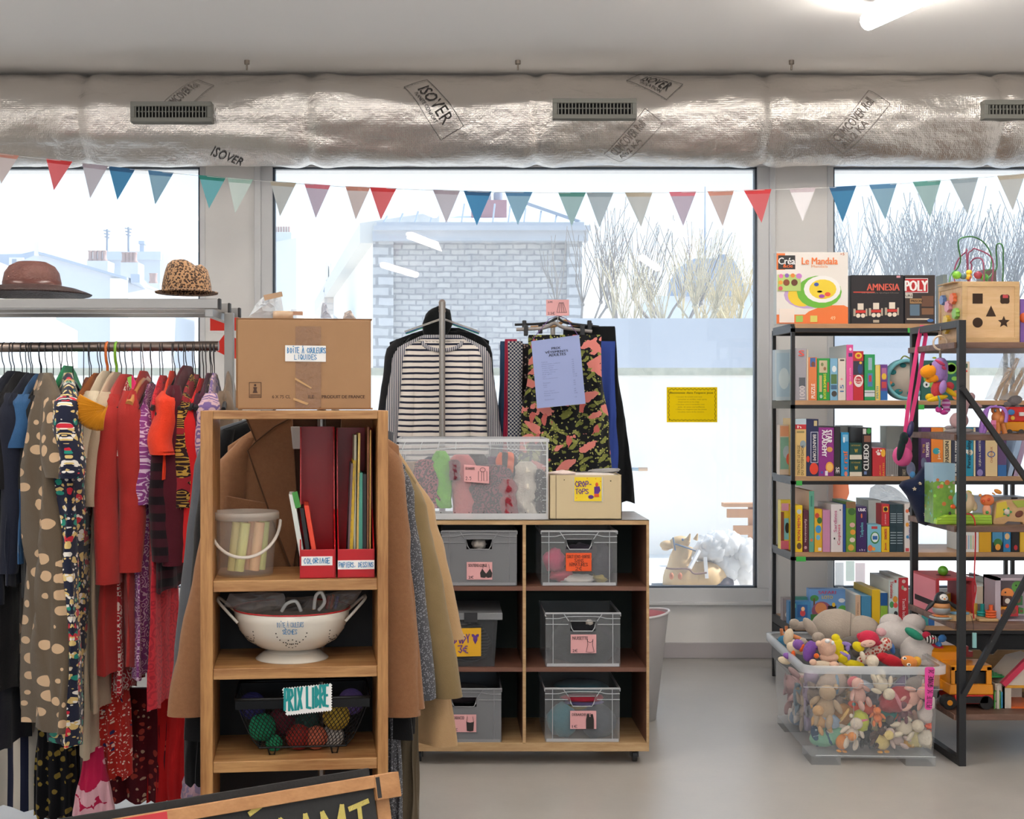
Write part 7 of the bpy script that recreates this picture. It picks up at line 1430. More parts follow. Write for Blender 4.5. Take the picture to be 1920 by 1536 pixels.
for i, (a, b, t, c_, words, lab) in enumerate(((1727.5, 1745, 822, '#5a2f6b', [('TU TE', 1730, 1734, 833, 850, 'up', '#e8c03c', 1), ('TROMPES', 1736, 1742, 830, 858, 'up', '#f6efe6', 2)], 'purple game box right behind the back post of the toy shelf'), (1746, 1768, 822, '#e0802c', [('jeu', 1758, 1764, 845, 862, 'up', '#f6e6d0', 2)], 'orange game box with a globe behind the toy shelf'),
(1769, 1783, 822, '#ddc79c', [('PASSION', 1772, 1779, 828, 868, 'up', '#2c2a28', 2)], 'cream game box with black capital letters behind the toy shelf'), (1784, 1797, 822, '#35394a', [('il faut pas rever', 1789, 1795, 826, 892, 'up', '#f0eee9', 2)], 'charcoal game box with white lettering behind the front post'), (1806.5, 1825, 822, '#1f8fae', [('Personnality', 1813, 1822, 826, 878, 'up', '#16303f', 2)], 'teal game box with a dark title, just right of the front post'),
(1826, 1829, 822, '#e0d0a8', [], 'thin cream box right of the teal one'), (1830, 1847, 822, '#34306a', [('LE JEU de L ASSIETTE', 1835, 1840, 826, 874, 'up', '#e6dfc9', 1)], 'indigo game box with cream lettering, right of the teal one'), (1848, 1870, 822, '#dcc493', [('CHATEAUX', 1857, 1861, 838, 868, 'up', '#a8553a', 1)], 'wide cream game box with a blue and red ornament'), (1871, 1887, 822, '#5d4470', [], 'mauve game box with a blue foot behind the brace'))):
 pr = {1: [('c', 1749, 1762, 840, 852, '#2f9aa8')], 4: [('c', 1808, 1816, 843, 850, '#e6eef2'), ('c', 1813, 1824, 843, 854, '#efe6cf')], 6: [('c', 1832, 1843, 880, 893, '#8a7fb8')], 7: [('c', 1851, 1866, 846, 858, '#4f6aa8'), ('c', 1853, 1864, 848, 856, '#dcc493')], 8: [('r', 1871, 1887, 872, 893, '#2a68a8')]}.get(i, [])
 G('board_game', lab, 'game box', a, b, t - 20, 2, c_, words, pr)
for i, (a, a2, c_) in enumerate(((1889, 1899, '#9fb8d6'), (1897, 1911, '#a591ae'))):
 q = MB(); f = GY + .02; q.prism([(PX(a, f), zb3 + .001), (PX(a + 11, f), zb3 + .001), (PX(a2 + 22, f), PZ(806, f)), (PX(a2 + 12, f), PZ(806, f))], f, f + .22)
 tag(q.build('game_folder', m_of(c_)), ['pale blue folder leaning at the right of the third board', 'mauve striped folder leaning at the right end of the third board'][i], 'folder')
# fourth board
G('board_game', 'pink and yellow toy box face-on at the far left of the fourth board', 'game box', 1464, 1487, 938, 3, '#e8cf3c', [('BARBIE', 1465, 1484, 946, 954, 'h', '#e0559a', 2)][:0], [('r', 1465, 1485, 944, 958, '#e6a6c6'), ('r', 1470, 1486, 972, 1012, '#7fc4d6'), ('r', 1464, 1470, 960, 1015, '#8a4a3a'), ('r', 1464, 1487, 1014, 1034, '#e0708a'), ('c', 1472, 1480, 980, 1000, '#2a2a2e')], Y=GY + .14, D=.06)
G('board_game', 'yellow game box with red lettering at the left of the fourth board', 'game box', 1491, 1504.5, 948, 3, '#ecc81e', [('MON MEMO', 1495, 1501, 966, 1014, 'up', '#c4453a', 2)], [('c', 1494, 1503, 955, 964, '#b8c0c8'), ('c', 1494, 1503, 1018, 1030, '#6a4a2a')])
G('board_game', 'narrow maroon game box beside the yellow one on the fourth board', 'game box', 1506, 1515.5, 957, 3, '#5b2436', [('Éphéméride', 1508, 1513, 974, 1017, 'down', '#e6d6cc', 1)], [('c', 1508, 1513, 1024, 1030, '#c9a0a0')])
G('board_game', 'tall mint green box with an orange front side', 'game box', 1517, 1526.5, 921, 3, '#5fa08a', (), [('r', 1520, 1523, 930, 950, '#3a7f70'), ('c', 1519, 1524, 1010, 1016, '#e0704a')], side=mat('peach box cover', '#d9b08a', .6), D=.3)
G('board_game', 'yellow box with blue roundels and small figures', 'game box', 1527.5, 1541.5, 955, 3, '#e0ae2c', (), [('c', 1529, 1540, 985, 1000, '#3f8fc8'), ('c', 1530, 1538, 1003, 1013, '#6fb8e0'), ('c', 1528, 1536, 962, 972, '#c4453a'), ('c', 1532, 1541, 970, 982, '#3f7a3a'), ('r', 1534, 1540, 1027, 1033, '#e6e6e6')])
G('board_game', 'plain lilac pink box', 'game box', 1542.5, 1556.5, 957, 3, '#c98bb0')
G('board_game', 'white box with pink handwritten lettering', 'game box', 1558, 1580, 946, 3, '#e6dfe0', [('Sardines', 1563, 1569, 958, 998, 'up', '#c4528a', 1), ('Copines', 1570, 1577, 984, 1022, 'up', '#c4305a', 1)], [('c', 1563, 1566, 1008, 1012, '#2a2a2e'), ('c', 1574, 1577, 955, 958, '#6a6a6a')], side=side_white)
G('board_game', 'narrow royal blue box right of the white one', 'game box', 1581, 1585.5, 946, 3, '#25509a')
G('board_game', 'forest animals box with a brown lid', 'game box', 1586.5, 1604.5, 941, 3, '#6b9a3c', (), [('r', 1586.5, 1604.5, 941, 953, '#8a6a4a'), ('c', 1590, 1604, 953, 966, '#3f6a34'), ('c', 1593, 1603, 980, 989, '#e0b0a8'), ('c', 1594, 1604, 993, 1003, '#e8a03c'), ('c', 1593, 1603, 1008, 1017, '#e6cfc3'), ('c', 1590, 1601, 1021, 1033, '#d9a84a')])
G('board_game', 'deep purple game box with a small white title at its top', 'game box', 1605.5, 1625, 950, 3, '#3b2560', [('UbiK', 1609, 1623, 953, 959, 'h', '#f2eef6', 3), ('Tadpoles', 1613, 1620, 980, 1008, 'up', '#6fc4cf', 1), ('a b c', 1611, 1622, 1029, 1033, 'h', '#e6e0ee', 1)], [('c', 1614, 1617, 963, 972, '#d8704a')])
G('board_game', 'small turquoise game box with a round badge', 'game box', 1626.5, 1652, 984, 3, '#7fc0d6', (), [('r', 1634, 1645, 987, 992, '#c4454a'), ('c', 1632, 1649, 997, 1020, '#3f8a4a'), ('c', 1634, 1647, 999, 1017, '#e6f0f2'), ('r', 1636, 1645, 1005, 1012, '#2f6ab0'), ('c', 1627, 1636, 1022, 1034, '#e0704a'), ('c', 1635, 1641, 1026, 1033, '#e8a03c')])
G('board_game', 'translucent pale box behind the small turquoise one', 'game box', 1628, 1652, 938, 3, '#cfdcd8', Y=GY + .1, D=.2)
zb4 = PZ(1036, GY)
G('board_game', 'yellow box with red lettering under the red one', 'game box', 1653, 1667.5, 987.5, 3, '#ecc21e', [('SONOROS', 1658, 1663, 992, 1012, 'up', '#c4303a', 2), ('Jeux', 1658, 1663, 1018, 1032, 'up', '#c4303a', 2)])
G('board_game', 'red box with a photo stacked on the yellow one', 'game box', 1653, 1667.5, 945.5, 3, '#c4303a', [('jeux de memoire', 1658, 1662, 964, 983, 'up', '#f2dcdc', 0)], [('r', 1656, 1665, 950, 960, '#e8c03c'), ('c', 1657, 1664, 951, 959, '#2a2a2e')], base=PZ(987.5, GY) + .001)
for k in range(2):
 G('video_tape_case', ['left dark green cassette case', 'right dark green cassette case'][k] + ' of the pair on the fourth board', 'case', 1668.5 + k * 12.6, 1680.6 + k * 12.6, 946, 3, '#28404a', (), [('r', 1669.5 + k * 12.6, 1680 + k * 12.6, y, y + 1.5, '#9fb0b8') for y in (963, 967, 971, 975, 979, 998, 1003, 1008, 1013, 1018)])
G('board_game', 'white box with a colourful Mr LAPINOS style title', 'game box', 1696, 1718, 945, 3, '#e3dcd8', [('Mr MAGICO', 1704, 1711, 968, 1012, 'down', '#4a3a8a', 2)], [('c', 1703, 1713, 950, 962, '#2a2a2e'), ('c', 1698, 1704, 955, 962, '#e0704a'), ('c', 1712, 1717, 966, 974, '#d86aa8'), ('c', 1698, 1704, 980, 988, '#e8a03c'), ('c', 1712, 1717, 985, 993, '#5fb84a'), ('c', 1699, 1704, 1004, 1010, '#3f8fc8'), ('r', 1698, 1704, 1028, 1034, '#c4454a'), ('c', 1706, 1713, 1016, 1024, '#e0854a')])
bpy.data.objects[[o.name for o in COL.objects if o.get('label', '').startswith('white box with a colourful')][0]]['label'] = 'white game box with colourful lettering and a penguin, right end of the fourth board'
G('board_game', 'white box of coloured scribbles under the green toy', 'game box', 1809, 1835, 995, 3, '#e6e6e4', (), [('r', 1812 + k * 4, 1813 + k * 4, 1004, 1030, c_) for k, c_ in enumerate(('#c4454a', '#3f8fc8', '#5fb84a', '#e8a03c', '#8a63b8'))], side=side_white)
for i, (a, b, c_, lab, pr) in enumerate(((1836, 1858.5, '#d9a51e', 'plain amber box on the fourth board at the right', []), (1861, 1880, '#4a8fb8', 'blue and green picture box right of the amber one', [('r', 1861, 1880, 1017, 1036, '#232225'), ('c', 1863, 1879, 1010, 1026, '#3f7a3a'), ('c', 1866, 1876, 1020, 1032, '#e8a03c')]), (1881.5, 1895, '#2a82b8', 'bright blue box with a roundel on the fourth board', [('c', 1884, 1893, 1000, 1012, '#e6c08a'), ('c', 1885, 1892, 1020, 1028, '#e0564f')]), (1896.5, 1911, '#1d1c20', 'black box with a red mark on the fourth board', [('c', 1901, 1908, 1022, 1032, '#c4303a')]), (1912.5, 1930, '#e0b52c', 'yellow box at the right edge of the fourth board', []))):
 G('board_game', lab, 'game box', a, b, 990, 3, c_, (), pr)
G('instrument_box', 'grey box with a picture behind the toys at the right of the fourth board', 'box', 1845, 1925, 932, 3, '#a9a9ac', (), [('r', 1896, 1908, 925 + 8, 935 + 6, '#232225')], Y=GY + .2, D=.15)
# bottom board
zb5 = PZ(1174, GY)
G('card_game', 'small grey card box at the left of the bottom board', 'card box', 1468, 1490, 1122, 4, '#9a8f90', (), [('c', 1472, 1480, 1148, 1158, '#e6dfd6')], Y=GY + .16, D=.05)
G('card_game', 'small blue card box in front of the grey one on the bottom board', 'card box', 1479, 1520, 1128, 4, '#3f7fb0', (), [('r', 1495, 1514, 1134, 1158, '#2f5f9a'), ('c', 1500, 1510, 1144, 1156, '#c4454a'), ('c', 1502, 1509, 1138, 1146, '#e6b890'), ('r', 1483, 1492, 1132, 1140, '#7fd0c0')], Y=GY + .05, D=.05)
G('card_game', 'thin green card box behind the small blue one on the bottom board', 'card box', 1491, 1514, 1120, 4, '#4a8f82', Y=GY + .14, D=.04)
G('board_game', 'sky blue loto box with a palm tree and a toucan, face-on', 'game box', 1518, 1585, 1105, 4, '#6f9fd8', [('LOTO', 1541, 1561, 1117, 1123, 'h', '#e8c84a', 2), ('SAFARI', 1534, 1567, 1108, 1114, 'h', '#c4456a', 2)], [('c', 1519, 1535, 1116, 1128, '#3f8a4a'), ('r', 1525, 1528, 1122, 1150, '#6a4a2a'), ('c', 1522, 1560, 1128, 1165, '#9a5a7a'), ('c', 1528, 1550, 1130, 1152, '#d88a5a'), ('c', 1570, 1590, 1135, 1160, '#5aa84a'), ('r', 1552, 1568, 1136, 1150, '#232225'), ('c', 1560, 1566, 1130, 1138, '#e8c03c'), ('r', 1518, 1585, 1152, 1172, '#4a8a4a'), ('c', 1572, 1584, 1122, 1130, '#f0f4f8')], Y=GY + .1, D=.06)
for i, (a, b, t, c_, lab, wd, pr, sd_) in enumerate(((1604, 1613.5, 1116, '#d9b89a', 'tan game box on the bottom board', [('CHOCOLAT', 1607, 1610, 1130, 1155, 'down', '#8a5a4a', 0)], [], side_white), (1615, 1633.5, 1118, '#4a8fb8', 'plain steel blue box on the bottom board', [], [], None), (1635, 1650, 1106, '#ecc024', 'bright yellow box on the bottom board', [], [], mat('yellow box side', '#e0c25a', .6)), (1651, 1664, 1112, '#1f5a9a', 'blue and green box on the bottom board', [], [('r', 1651, 1664, 1136, 1172, '#8fb83c')], side_white),
 (1666.5, 1684, 1088, '#cfe0de', 'pale green box with a red vertical title on the bottom board', [('Transitions', 1669, 1675, 1090, 1122, 'down', '#c4303a', 2)], [('r', 1677, 1681, 1088, 1093, '#c4303a'), ('c', 1674, 1683, 1118, 1130, '#e8a03c'), ('c', 1668, 1676, 1128, 1140, '#4a9a5a'), ('c', 1675, 1683, 1130, 1140, '#e0564f'), ('c', 1676, 1683, 1146, 1156, '#2a2a2e')], side_white), (1685, 1703, 1083.5, '#c4303a', 'tall red box with a white vertical title on the bottom board', [('Tactile loto', 1692, 1698, 1122, 1160, 'down', '#f2dede', 1)], [('c', 1691, 1698, 1087, 1094, '#e6c8c0'), ('c', 1690, 1695, 1098, 1106, '#9aa88a'), ('c', 1694, 1700, 1102, 1108, '#e6c8c0')], side_white))):
 G('board_game', lab, 'game box', a, b, t, 4, c_, wd, pr, D=.3, side=sd_)
for i, (a, b, t, c_, lab) in enumerate(((1728, 1740, 1164, '#3f9a9a', 'small teal box under the lowest toy board'), (1741, 1752, 1166, '#2f6ab0', 'small blue box beside the small teal one'), (1832, 1843, 1100, '#c9b8a4', 'cream box behind the ring stacker'), (1844, 1860, 1098, '#a9b83c', 'lime box behind the ring stacker'), (1861, 1866, 1088, '#e0602c', 'thin orange box beside the block case'))):
 G('board_game', lab, 'game box', a, b, min(t, 1150), 4, c_, side=side_white, D=.3)
# plastic packing seen between the boards
crumple('plastic_wrap', 'crumpled clear plastic wrapping on the fourth board behind the games', 'wrapping', dens([(1628, 945), (1632, 915), (1650, 905), (1680, 915), (1712, 945)]), .05, plast('bright wrapping film', '#e8eef2', .45, .2), GY + .32)
q = MB(); q.prism([(PX(a, 7.44), PZ(b, 7.44)) for a, b in ((1562, 940), (1562, 905), (1590, 905), (1592, 925), (1586, 940))], 7.435, 7.44); tag(q.build('peach_paper', mat('peach paper', '#ffc3a5', .8, trans=.9)), 'peach paper shape stuck low on the right window', 'paper')
for i, (a, b, t, u, c_) in enumerate(((1566, 1582, 1055, 1110, '#b9c7d6'), (1586, 1602, 1052, 1090, '#8fd8b8'), (1604, 1622, 1056, 1100, '#e6a8b8'))):
 q = MB(); q.pbox(a, b, t, u, 7.44, .002); tag(q.build('window_film', plast('tinted film %d' % i, c_, .45)), ['pale blue', 'mint green', 'pink'][i] + ' see-through film on the right window behind the bottom board', 'window film')
# ------------------------------------------------------------------ toy shelf (nearer, with diagonal braces)
TY, TB = 5.24, 5.80
tx = PX(1804, TY)
ts = thing('toy_shelf', 'black metal toy shelf with walnut boards and diagonal braces at the right', 'shelf', (tx, TY, 0)); wal = wood('walnut board', '#5d4438', '#806052', (1.2, 12, 12), .5)
for y in (TY, TB - .028):
 q = MB(); q.box(tx - .012, tx + .016, y, y + .028, 0, PZ(600, TY)); q.build('post', blkm, ts, bev=.001)
for z in (PZ(600, TY) - .028, 0): MB().box(tx - .012, tx + .016, TY + .028, TB - .028, z, z + .028).build('side_rail', blkm, ts)
MB().box(3.1, 3.128, TY, TY + .028, 0, PZ(600, TY)).build('post', blkm, ts)
LT = [641, 815, 988, 1172, 1343]; LZ = [PZ(y, TY) for y in LT]
for i, z in enumerate(LZ):
 MB().box(tx - .02, 3.1, TY + .03, TB, z - .024, z).build('shelf_board', wal, ts, bev=.002)
q = MB(); q.bar(P(1803, 726, TY - .008), P(1960, 950, TY - .008), .02); q.build('diagonal_brace', blkm, ts)
q = MB(); q.bar(P(1806, 1303, TY - .008), P(1960, 1020, TY - .008), .02); q.build('diagonal_brace', blkm, ts)
def E(px, py, rx, ry, Y, d=None, **k):
 s = Y / FX; return (P(px, py, Y), (rx * s, d if d else min(rx, ry) * s * .9, ry * s)), k
def blob(parent, name, m, items, Y, n=16, sub=10):
 q = MB()
 for it in items:
  px, py, rx, ry = it[:4]; rot = it[4] if len(it) > 4 else 0; dy = it[5] if len(it) > 5 else 0; d = it[6] if len(it) > 6 else min(rx, ry) * .9
  s = (Y + dy) / FX; c_ = P(px, py, Y + dy)
  q.ell(c_, (rx * s, d * s, ry * s), n, sub, rot=Matrix.Rotation(math.radians(rot), 3, 'Y').to_quaternion(), dis=.06, seed=px * .1)
 return q.build(name, m, parent)
vel = lambda c: fab('plush ' + c, c, .12, 220, .5, 60)
pl = lambda c: mat('toy plastic ' + c, c, .35)
# sorting cube
bz = LZ[0] + .001; X0 = tx + .024; X1 = PX(1912, 5.3); Z1 = PZ(528, 5.3); yF, yB = 5.3, 5.56; maple = wood('maple toy wood', '#c09a68', '#d6b588', (1.5, 8, 8), .5)
cu = thing('sorting_cube', 'wooden shape-sorting cube with gears on its left side, on the toy shelf', 'toy', ((X0 + X1) / 2, yF, bz))
MB().box(X0 + .004, X1 - .004, yF + .004, yB - .004, bz, Z1 - .003).build('panel', wood('maple panel', '#d0a878', '#dfbd92', (1.5, 8, 8), .5), cu)
q = MB(); w_ = .02
for a, b, c0, c1 in ((X0, X1, bz, bz + w_), (X0, X1, Z1 - w_, Z1)): q.box(a, b, yF, yF + .012, c0, c1)
for a in (X0, X1 - w_): q.box(a, a + w_, yF, yF + .012, bz + w_, Z1 - w_)
q.box(X0, X0 + .008, yF + .012, yB, bz, bz + w_).box(X0, X0 + .008, yF + .012, yB, Z1 - w_, Z1).box(X0, X0 + .008, yB - w_, yB, bz + w_, Z1 - w_).box(X0 + .008, X1, yF + .012, yB, Z1 - .004, Z1); q.build('frame', maple, cu, bev=.001)
hl = mat('dark hole in wood', '#3a281c', .9); f = yF + .004
def shp(kind, cx, cy, r_):
 if kind == 'sq': P_ = [(-r_, -r_), (r_, -r_), (r_, r_), (-r_, r_)]
 elif kind == 'tri': P_ = [(0, -r_ * 1.15), (r_, r_), (-r_, r_)]
 elif kind == 'circ': P_ = [(r_ * math.cos(a), r_ * math.sin(a)) for a in [k * math.pi / 12 for k in range(24)]]
 elif kind == 'star': P_ = [((r_ * 1.15 if k % 2 == 0 else r_ * .52) * math.sin(k * math.pi / 5), -(r_ * 1.15 if k % 2 == 0 else r_ * .52) * math.cos(k * math.pi / 5)) for k in range(10)]
 else: P_ = [(r_ * (1 + .12 * math.cos(4 * a)) * math.cos(a + .78), r_ * (1 + .12 * math.cos(4 * a)) * math.sin(a + .78)) for a in [k * math.pi / 14 for k in range(28)]]
 q = MB(); pp = [(PX(cx + x, f), PZ(cy + y, f)) for x, y in P_]; q.prism(pp, f - .001, f + .001); q.build('shape_hole', hl, cu)
for a in (('sq', 1833, 560, 9.5), ('clover', 1884, 561, 9.5), ('tri', 1858, 584, 9.5), ('circ', 1833, 605, 9.5), ('star', 1882, 604, 10)): shp(*a)
MB().box(PX(1880, f), PX(1890, f), f - .0015, f - .0008, PZ(559, f), PZ(553, f)).build('red_block', pl('#c4454a'), cu)
for py_, pz_, c_, r_ in ((1770, 563, '#6f8fc8', 8), (1789, 560, '#ee7a50', 9), (1780, 575, '#e6a0b4', 9.5), (1794, 588, '#8fc860', 9), (1777, 602, '#f0cc50', 9.5), (1776, 617, '#f0cc50', 8)):
 Yg = tx * 0 + (X0 / ((py_ - VX) / FX)); cz = PZ(pz_, Yg); rr_ = r_ * Yg / FX * 1.05; q = MB(); n = 28
 pts = [(Yg + rr_ * 1.5 * (1.12 if k % 4 < 2 else .92) * math.cos(2 * math.pi * k / n) * .75, cz + rr_ * (1.12 if k % 4 < 2 else .92) * math.sin(2 * math.pi * k / n)) for k in range(n)]
 q.add([(X0 - .012, a, b) for a, b in pts] + [(X0 + .003, a, b) for a, b in pts], [tuple(range(n)), tuple(range(2 * n - 1, n - 1, -1))] + [(k, k + n, (k + 1) % n + n, (k + 1) % n) for k in range(n)]); q.build('gear', pl(c_), cu)
# bead maze
bm = thing('bead_maze', 'bead maze with green and pink wire loops standing on the wooden cube', 'toy', (PX(1833, 5.42), 5.42, Z1 + .001)); Yb = 5.40
zc = Z1 + .002
def loop(pts, m, nm='wire_loop', Y=Yb, r_=.003):
 q = MB(); pts = [P(a, b, Y + (.03 * math.sin(i))) for i, (a, b) in enumerate(pts)]
 pts[0].z = zc; pts[-1].z = zc; q.tube(spline(pts, 6), r_, 8); q.build(nm, m, bm)
gw_ = mat('green coated wire', '#3f7a46', .35); pw_ = mat('plum coated wire', '#8f4260', .35)
loop([(1780, 528), (1783, 515), (1795, 503), (1801, 487), (1797, 462), (1800, 448), (1823, 444), (1845, 455), (1858, 478), (1857, 503), (1846, 510), (1852, 527)], gw_)
loop([(1845, 520), (1862, 511), (1869, 500), (1868, 465), (1872, 457), (1880, 462), (1881, 490), (1880, 527)], gw_, Y=Yb + .04)
loop([(1816, 527), (1815, 480), (1822, 470), (1830, 467), (1860, 485), (1860, 527)], pw_, Y=Yb + .02); loop([(1818, 527), (1822, 500), (1820, 492), (1830, 484), (1843, 490), (1845, 527)], pw_, Y=Yb - .02); loop([(1790, 526), (1790, 505), (1798, 485), (1812, 472), (1830, 468)][:4] + [(1812, 472), (1815, 527)], pw_, Y=Yb + .05)
MB().box(PX(1775, Yb), PX(1885, Yb), Yb - .06, Yb + .1, Z1 + .0005, Z1 + .004).build('base', maple, bm)
for a, b, c_, r_ in ((1794, 516, '#79b93c', 9), (1806, 518, '#5a7a80', 7), (1817, 511, '#e8c83c', 6), (1834, 516, '#a84458', 8.5), (1816, 519, '#e8b83c', 7), (1846, 520, '#5fb04a', 8)):
 q = MB(); cc_ = P(a, b, Yb); cc_.z = max(cc_.z, zc + r_ * Yb / FX); q.ell(cc_, (r_ * Yb / FX, .014, r_ * Yb / FX * .85), 8, 6); q.build('bead', pl(c_), bm)
r = thing('toy_case', 'purple toy case at the right edge beside the wooden cube', 'toy', P(1926, 640, 5.34)); MB().box(PX(1913, 5.34), PX(1945, 5.34), 5.34, 5.5, LZ[0] + .001, PZ(561, 5.34)).build('case', pl('#8a63b8'), r); q = MB(); q.ell(P(1919, 596, 5.33), (.016, .01, .02), 12, 8); q.build('latch', pl('#e0602c'), r)
# hanging soft toy
Yh = 5.42; xh = PX(1763, Yh); r = thing('hanging_plush', 'lilac and orange soft hippo-bird toy hanging by a wooden ring from the toy shelf', 'soft toy', P(1763, 828, Yh))
q = MB(); rr_ = 13 / FX * Yh; q.tube([P(1763, 643, Yh) + Vector((rr_ * math.cos(a), 0, rr_ * math.sin(a))) for a in [2 * math.pi * k / 28 for k in range(28)]], .0042, 8, closed=True); q.build('wooden_ring', mat('pale ring wood', '#d8c3ac', .5), r)
q = MB(); q.tube([P(1763, 656, Yh), P(1763, 672, Yh)], .005, 6); q.tube([P(1763, 630, Yh), P(1763, 612, Yh + .02)], .0012, 5); q.build('hanging_strap', mat('grey strap', '#8a8078', .6), r)
blob(r, 'head', vel('#a07fc0'), [(1760, 694, 17, 24, 15), (1768, 705, 9, 16)], Yh); blob(r, 'beak', vel('#ee9418'), [(1741, 697, 16, 13, -15, -.01), (1752, 708, 12, 9, -20, -.01), (1744, 713, 9, 5)], Yh)
blob(r, 'eye', mat('black eye', '#17161a', .2), [(1745, 683, 2.4, 2.8, 0, -.035)], Yh); blob(r, 'headband', vel('#c4456a'), [(1763, 680, 11, 3, 30, -.04), (1770, 690, 5, 3, 40, -.04)], Yh)
blob(r, 'body', vel('#c8434c'), [(1757, 731, 11, 17), (1780, 724, 9, 8)], Yh); blob(r, 'arm', vel('#a884c4'), [(1768, 726, 7, 13, 12, -.04)], Yh)
blob(r, 'wing', vel('#e6b91e'), [(1758, 747, 20, 5, -12, -.03), (1782, 735, 15, 5, 35, -.02), (1743, 745, 8, 7, 0, -.02)], Yh); blob(r, 'leg', pat_stripes('pink and lilac stripes', '#b04a92', '#d8b0d8', .018, .5, 'Z'), [(1774, 757, 8, 10), (1775, 768, 7, 6)], Yh); blob(r, 'foot', vel('#d0459a'), [(1760, 768, 6, 6), (1770, 773, 8, 5)], Yh)
q = MB(); q.tube(spline([P(1759, 742, Yh - .045), P(1762, 752, Yh - .05), P(1761, 764, Yh - .045)], 5), .004, 8); q.build('teal_loop', pl('#3f8f92'), r)
q = MB(); q.ell(P(1752, 671, Yh), (.009, .004, .004), 8, 6).ell(P(1757, 674, Yh), (.008, .004, .004), 8, 6); q.build('tuft', vel('#9fae3c'), r)
# pink lanyard and bag
Yl = 5.70; r = thing('toy_bag', 'neon pink strap with a small pink bag and tartan legs hanging from the toy shelf', 'bag', P(1692, 880, Yl)); neon = mat('neon pink webbing', '#f0468a', .5)
q = MB()
for pts in (((1729, 610), (1722, 640), (1712, 700), (1702, 770), (1697, 816)), ((1732, 612), (1736, 630), (1731, 660), (1722, 720), (1712, 770), (1706, 800))):
 L = [P(a, b, Yl - .02) for a, b in pts]
 for a, b in zip(L, L[1:]): d = Vector((.0085, 0, 0)); q.add([a - d, a + d, b + d, b - d, a - d + Vector((0, .002, 0)), a + d + Vector((0, .002, 0)), b + d + Vector((0, .002, 0)), b - d + Vector((0, .002, 0))], [(0, 1, 2, 3), (7, 6, 5, 4), (0, 4, 5, 1), (1, 5, 6, 2), (2, 6, 7, 3), (3, 7, 4, 0)])
q.build('strap', neon, r); blob(r, 'pouch', mat('pink pouch cloth', '#e8609c', .8), [(1692, 855, 18, 20), (1700, 838, 10, 20)], Yl); blob(r, 'legs', pat_check('green tartan', '#14302a', '#22242c', 90), [(1690, 838, 7, 27, 12, -.05), (1695, 822, 8, 12, 0, -.05)], Yl); blob(r, 'buckle', pl('#3a3a66'), [(1707, 805, 6, 16, 12, -.03)], Yl)
# star plush
r = thing('star_plush', 'navy blue star-shaped plush with small beige stars on the middle toy board', 'soft toy', (PX(1722, 5.6), 5.6, LZ[2])); Ys = 5.52; nav = fab('navy velvet', '#16203c', .15)
pts = [(1740, 872), (1748, 905), (1760, 925), (1752, 950), (1748, 975), (1735, 983), (1722, 978), (1714, 955), (1703, 930), (1690, 912), (1695, 904), (1715, 898), (1728, 880)]
pts = [(1726 + (a - 1726) * 1.14, 930 + (b - 930) * 1.06) for a, b in pts]
q = MB(); N = len(pts); cx, cy = 1730, 930; vs = []
for j, (t, h) in enumerate(((0, .055), (.35, .05), (.65, .04), (.88, .022), (1, 0))):
 for a, b in pts: vs.append(P(cx + (a - cx) * max(t, .02), cy + (b - cy) * max(t, .02), Ys) + Vector((0, -h, 0)))
for j, (t, h) in enumerate(((.88, .022), (.65, .04), (.35, .05), (0, .055))):
 for a, b in pts: vs.append(P(cx + (a - cx) * max(t, .02), cy + (b - cy) * max(t, .02), Ys) + Vector((0, h, 0)))
q.add(vs, [(i * N + k, i * N + (k + 1) % N, (i + 1) * N + (k + 1) % N, (i + 1) * N + k) for i in range(8) for k in range(N)], 0, True); q.build('cushion', nav, r)
q = MB()
for a, b, s in ((1715, 917, 4), (1726, 907, 3), (1724, 922, 2), (1736, 964, 4)):
 f = Ys - .047; q.prism([(PX(a + (s if k % 2 == 0 else s * .5) * math.sin(k * math.pi / 5), f), PZ(b - (s if k % 2 == 0 else s * .5) * math.cos(k * math.pi / 5), f)) for k in range(10)], f - .002, f + .03)
q.build('star_patches', mat('beige felt star', '#c3b39c', .8), r)
r = thing('doll', 'small grey winged plush behind the navy star', 'soft toy', P(1715, 900, 5.72)); blob(r, 'body', vel('#8f97b4'), [(1708, 880, 8, 14), (1732, 868, 5, 10)], 5.74); blob(r, 'face', vel('#5a9fd8'), [(1711, 890, 5, 6, 0, -.03)], 5.74)
# jungle print box
Yj = 5.36; r = thing('activity_box', 'upright cardboard box printed with a jungle meadow on the middle toy board', 'box', (PX(1770, Yj), Yj, LZ[2]))
def m_jungle():
 q = NT('jungle meadow print'); v = q.coord(); s = q.n('ShaderNodeSeparateXYZ'); q.l(v, s.inputs[0]); f = q.math('GREATER_THAN', q.math('ADD', s.outputs[2], q.math('MULTIPLY', q.noise(v, 18).outputs[0], .08)), .21)
 g1 = q.mix(q.noise(v, 40, 4).outputs[0], '#3f7a2c', '#8fb84a'); vo = q.voro(v, 45); dots = q.math('LESS_THAN', vo.outputs['Distance'], .28); c = q.mix(dots, g1, vo.outputs['Color']); g2 = q.mix(.45, g1, c); q.base(q.mix(f, g2, '#8fb0c4')); q.b.inputs['Roughness'].default_value = .4; return q.m
MB().box(PX(1750, Yj), PX(1791, Yj), Yj, Yj + .1, LZ[2] + .001, PZ(869, Yj)).build('box_body', m_jungle(), r, bev=.001)
q = MB()
for a, b, s in ((1756, 978, 5), (1776, 905, 5), (1765, 912, 4), (1782, 933, 4), (1758, 900, 3), (1770, 945, 4)): q.disc(P(a, b, Yj), s / FX * Yj, (0, -1, 0), 10, .0008)
q.build('animal_prints', mat('animal print orange', '#c4703c', .5), r)
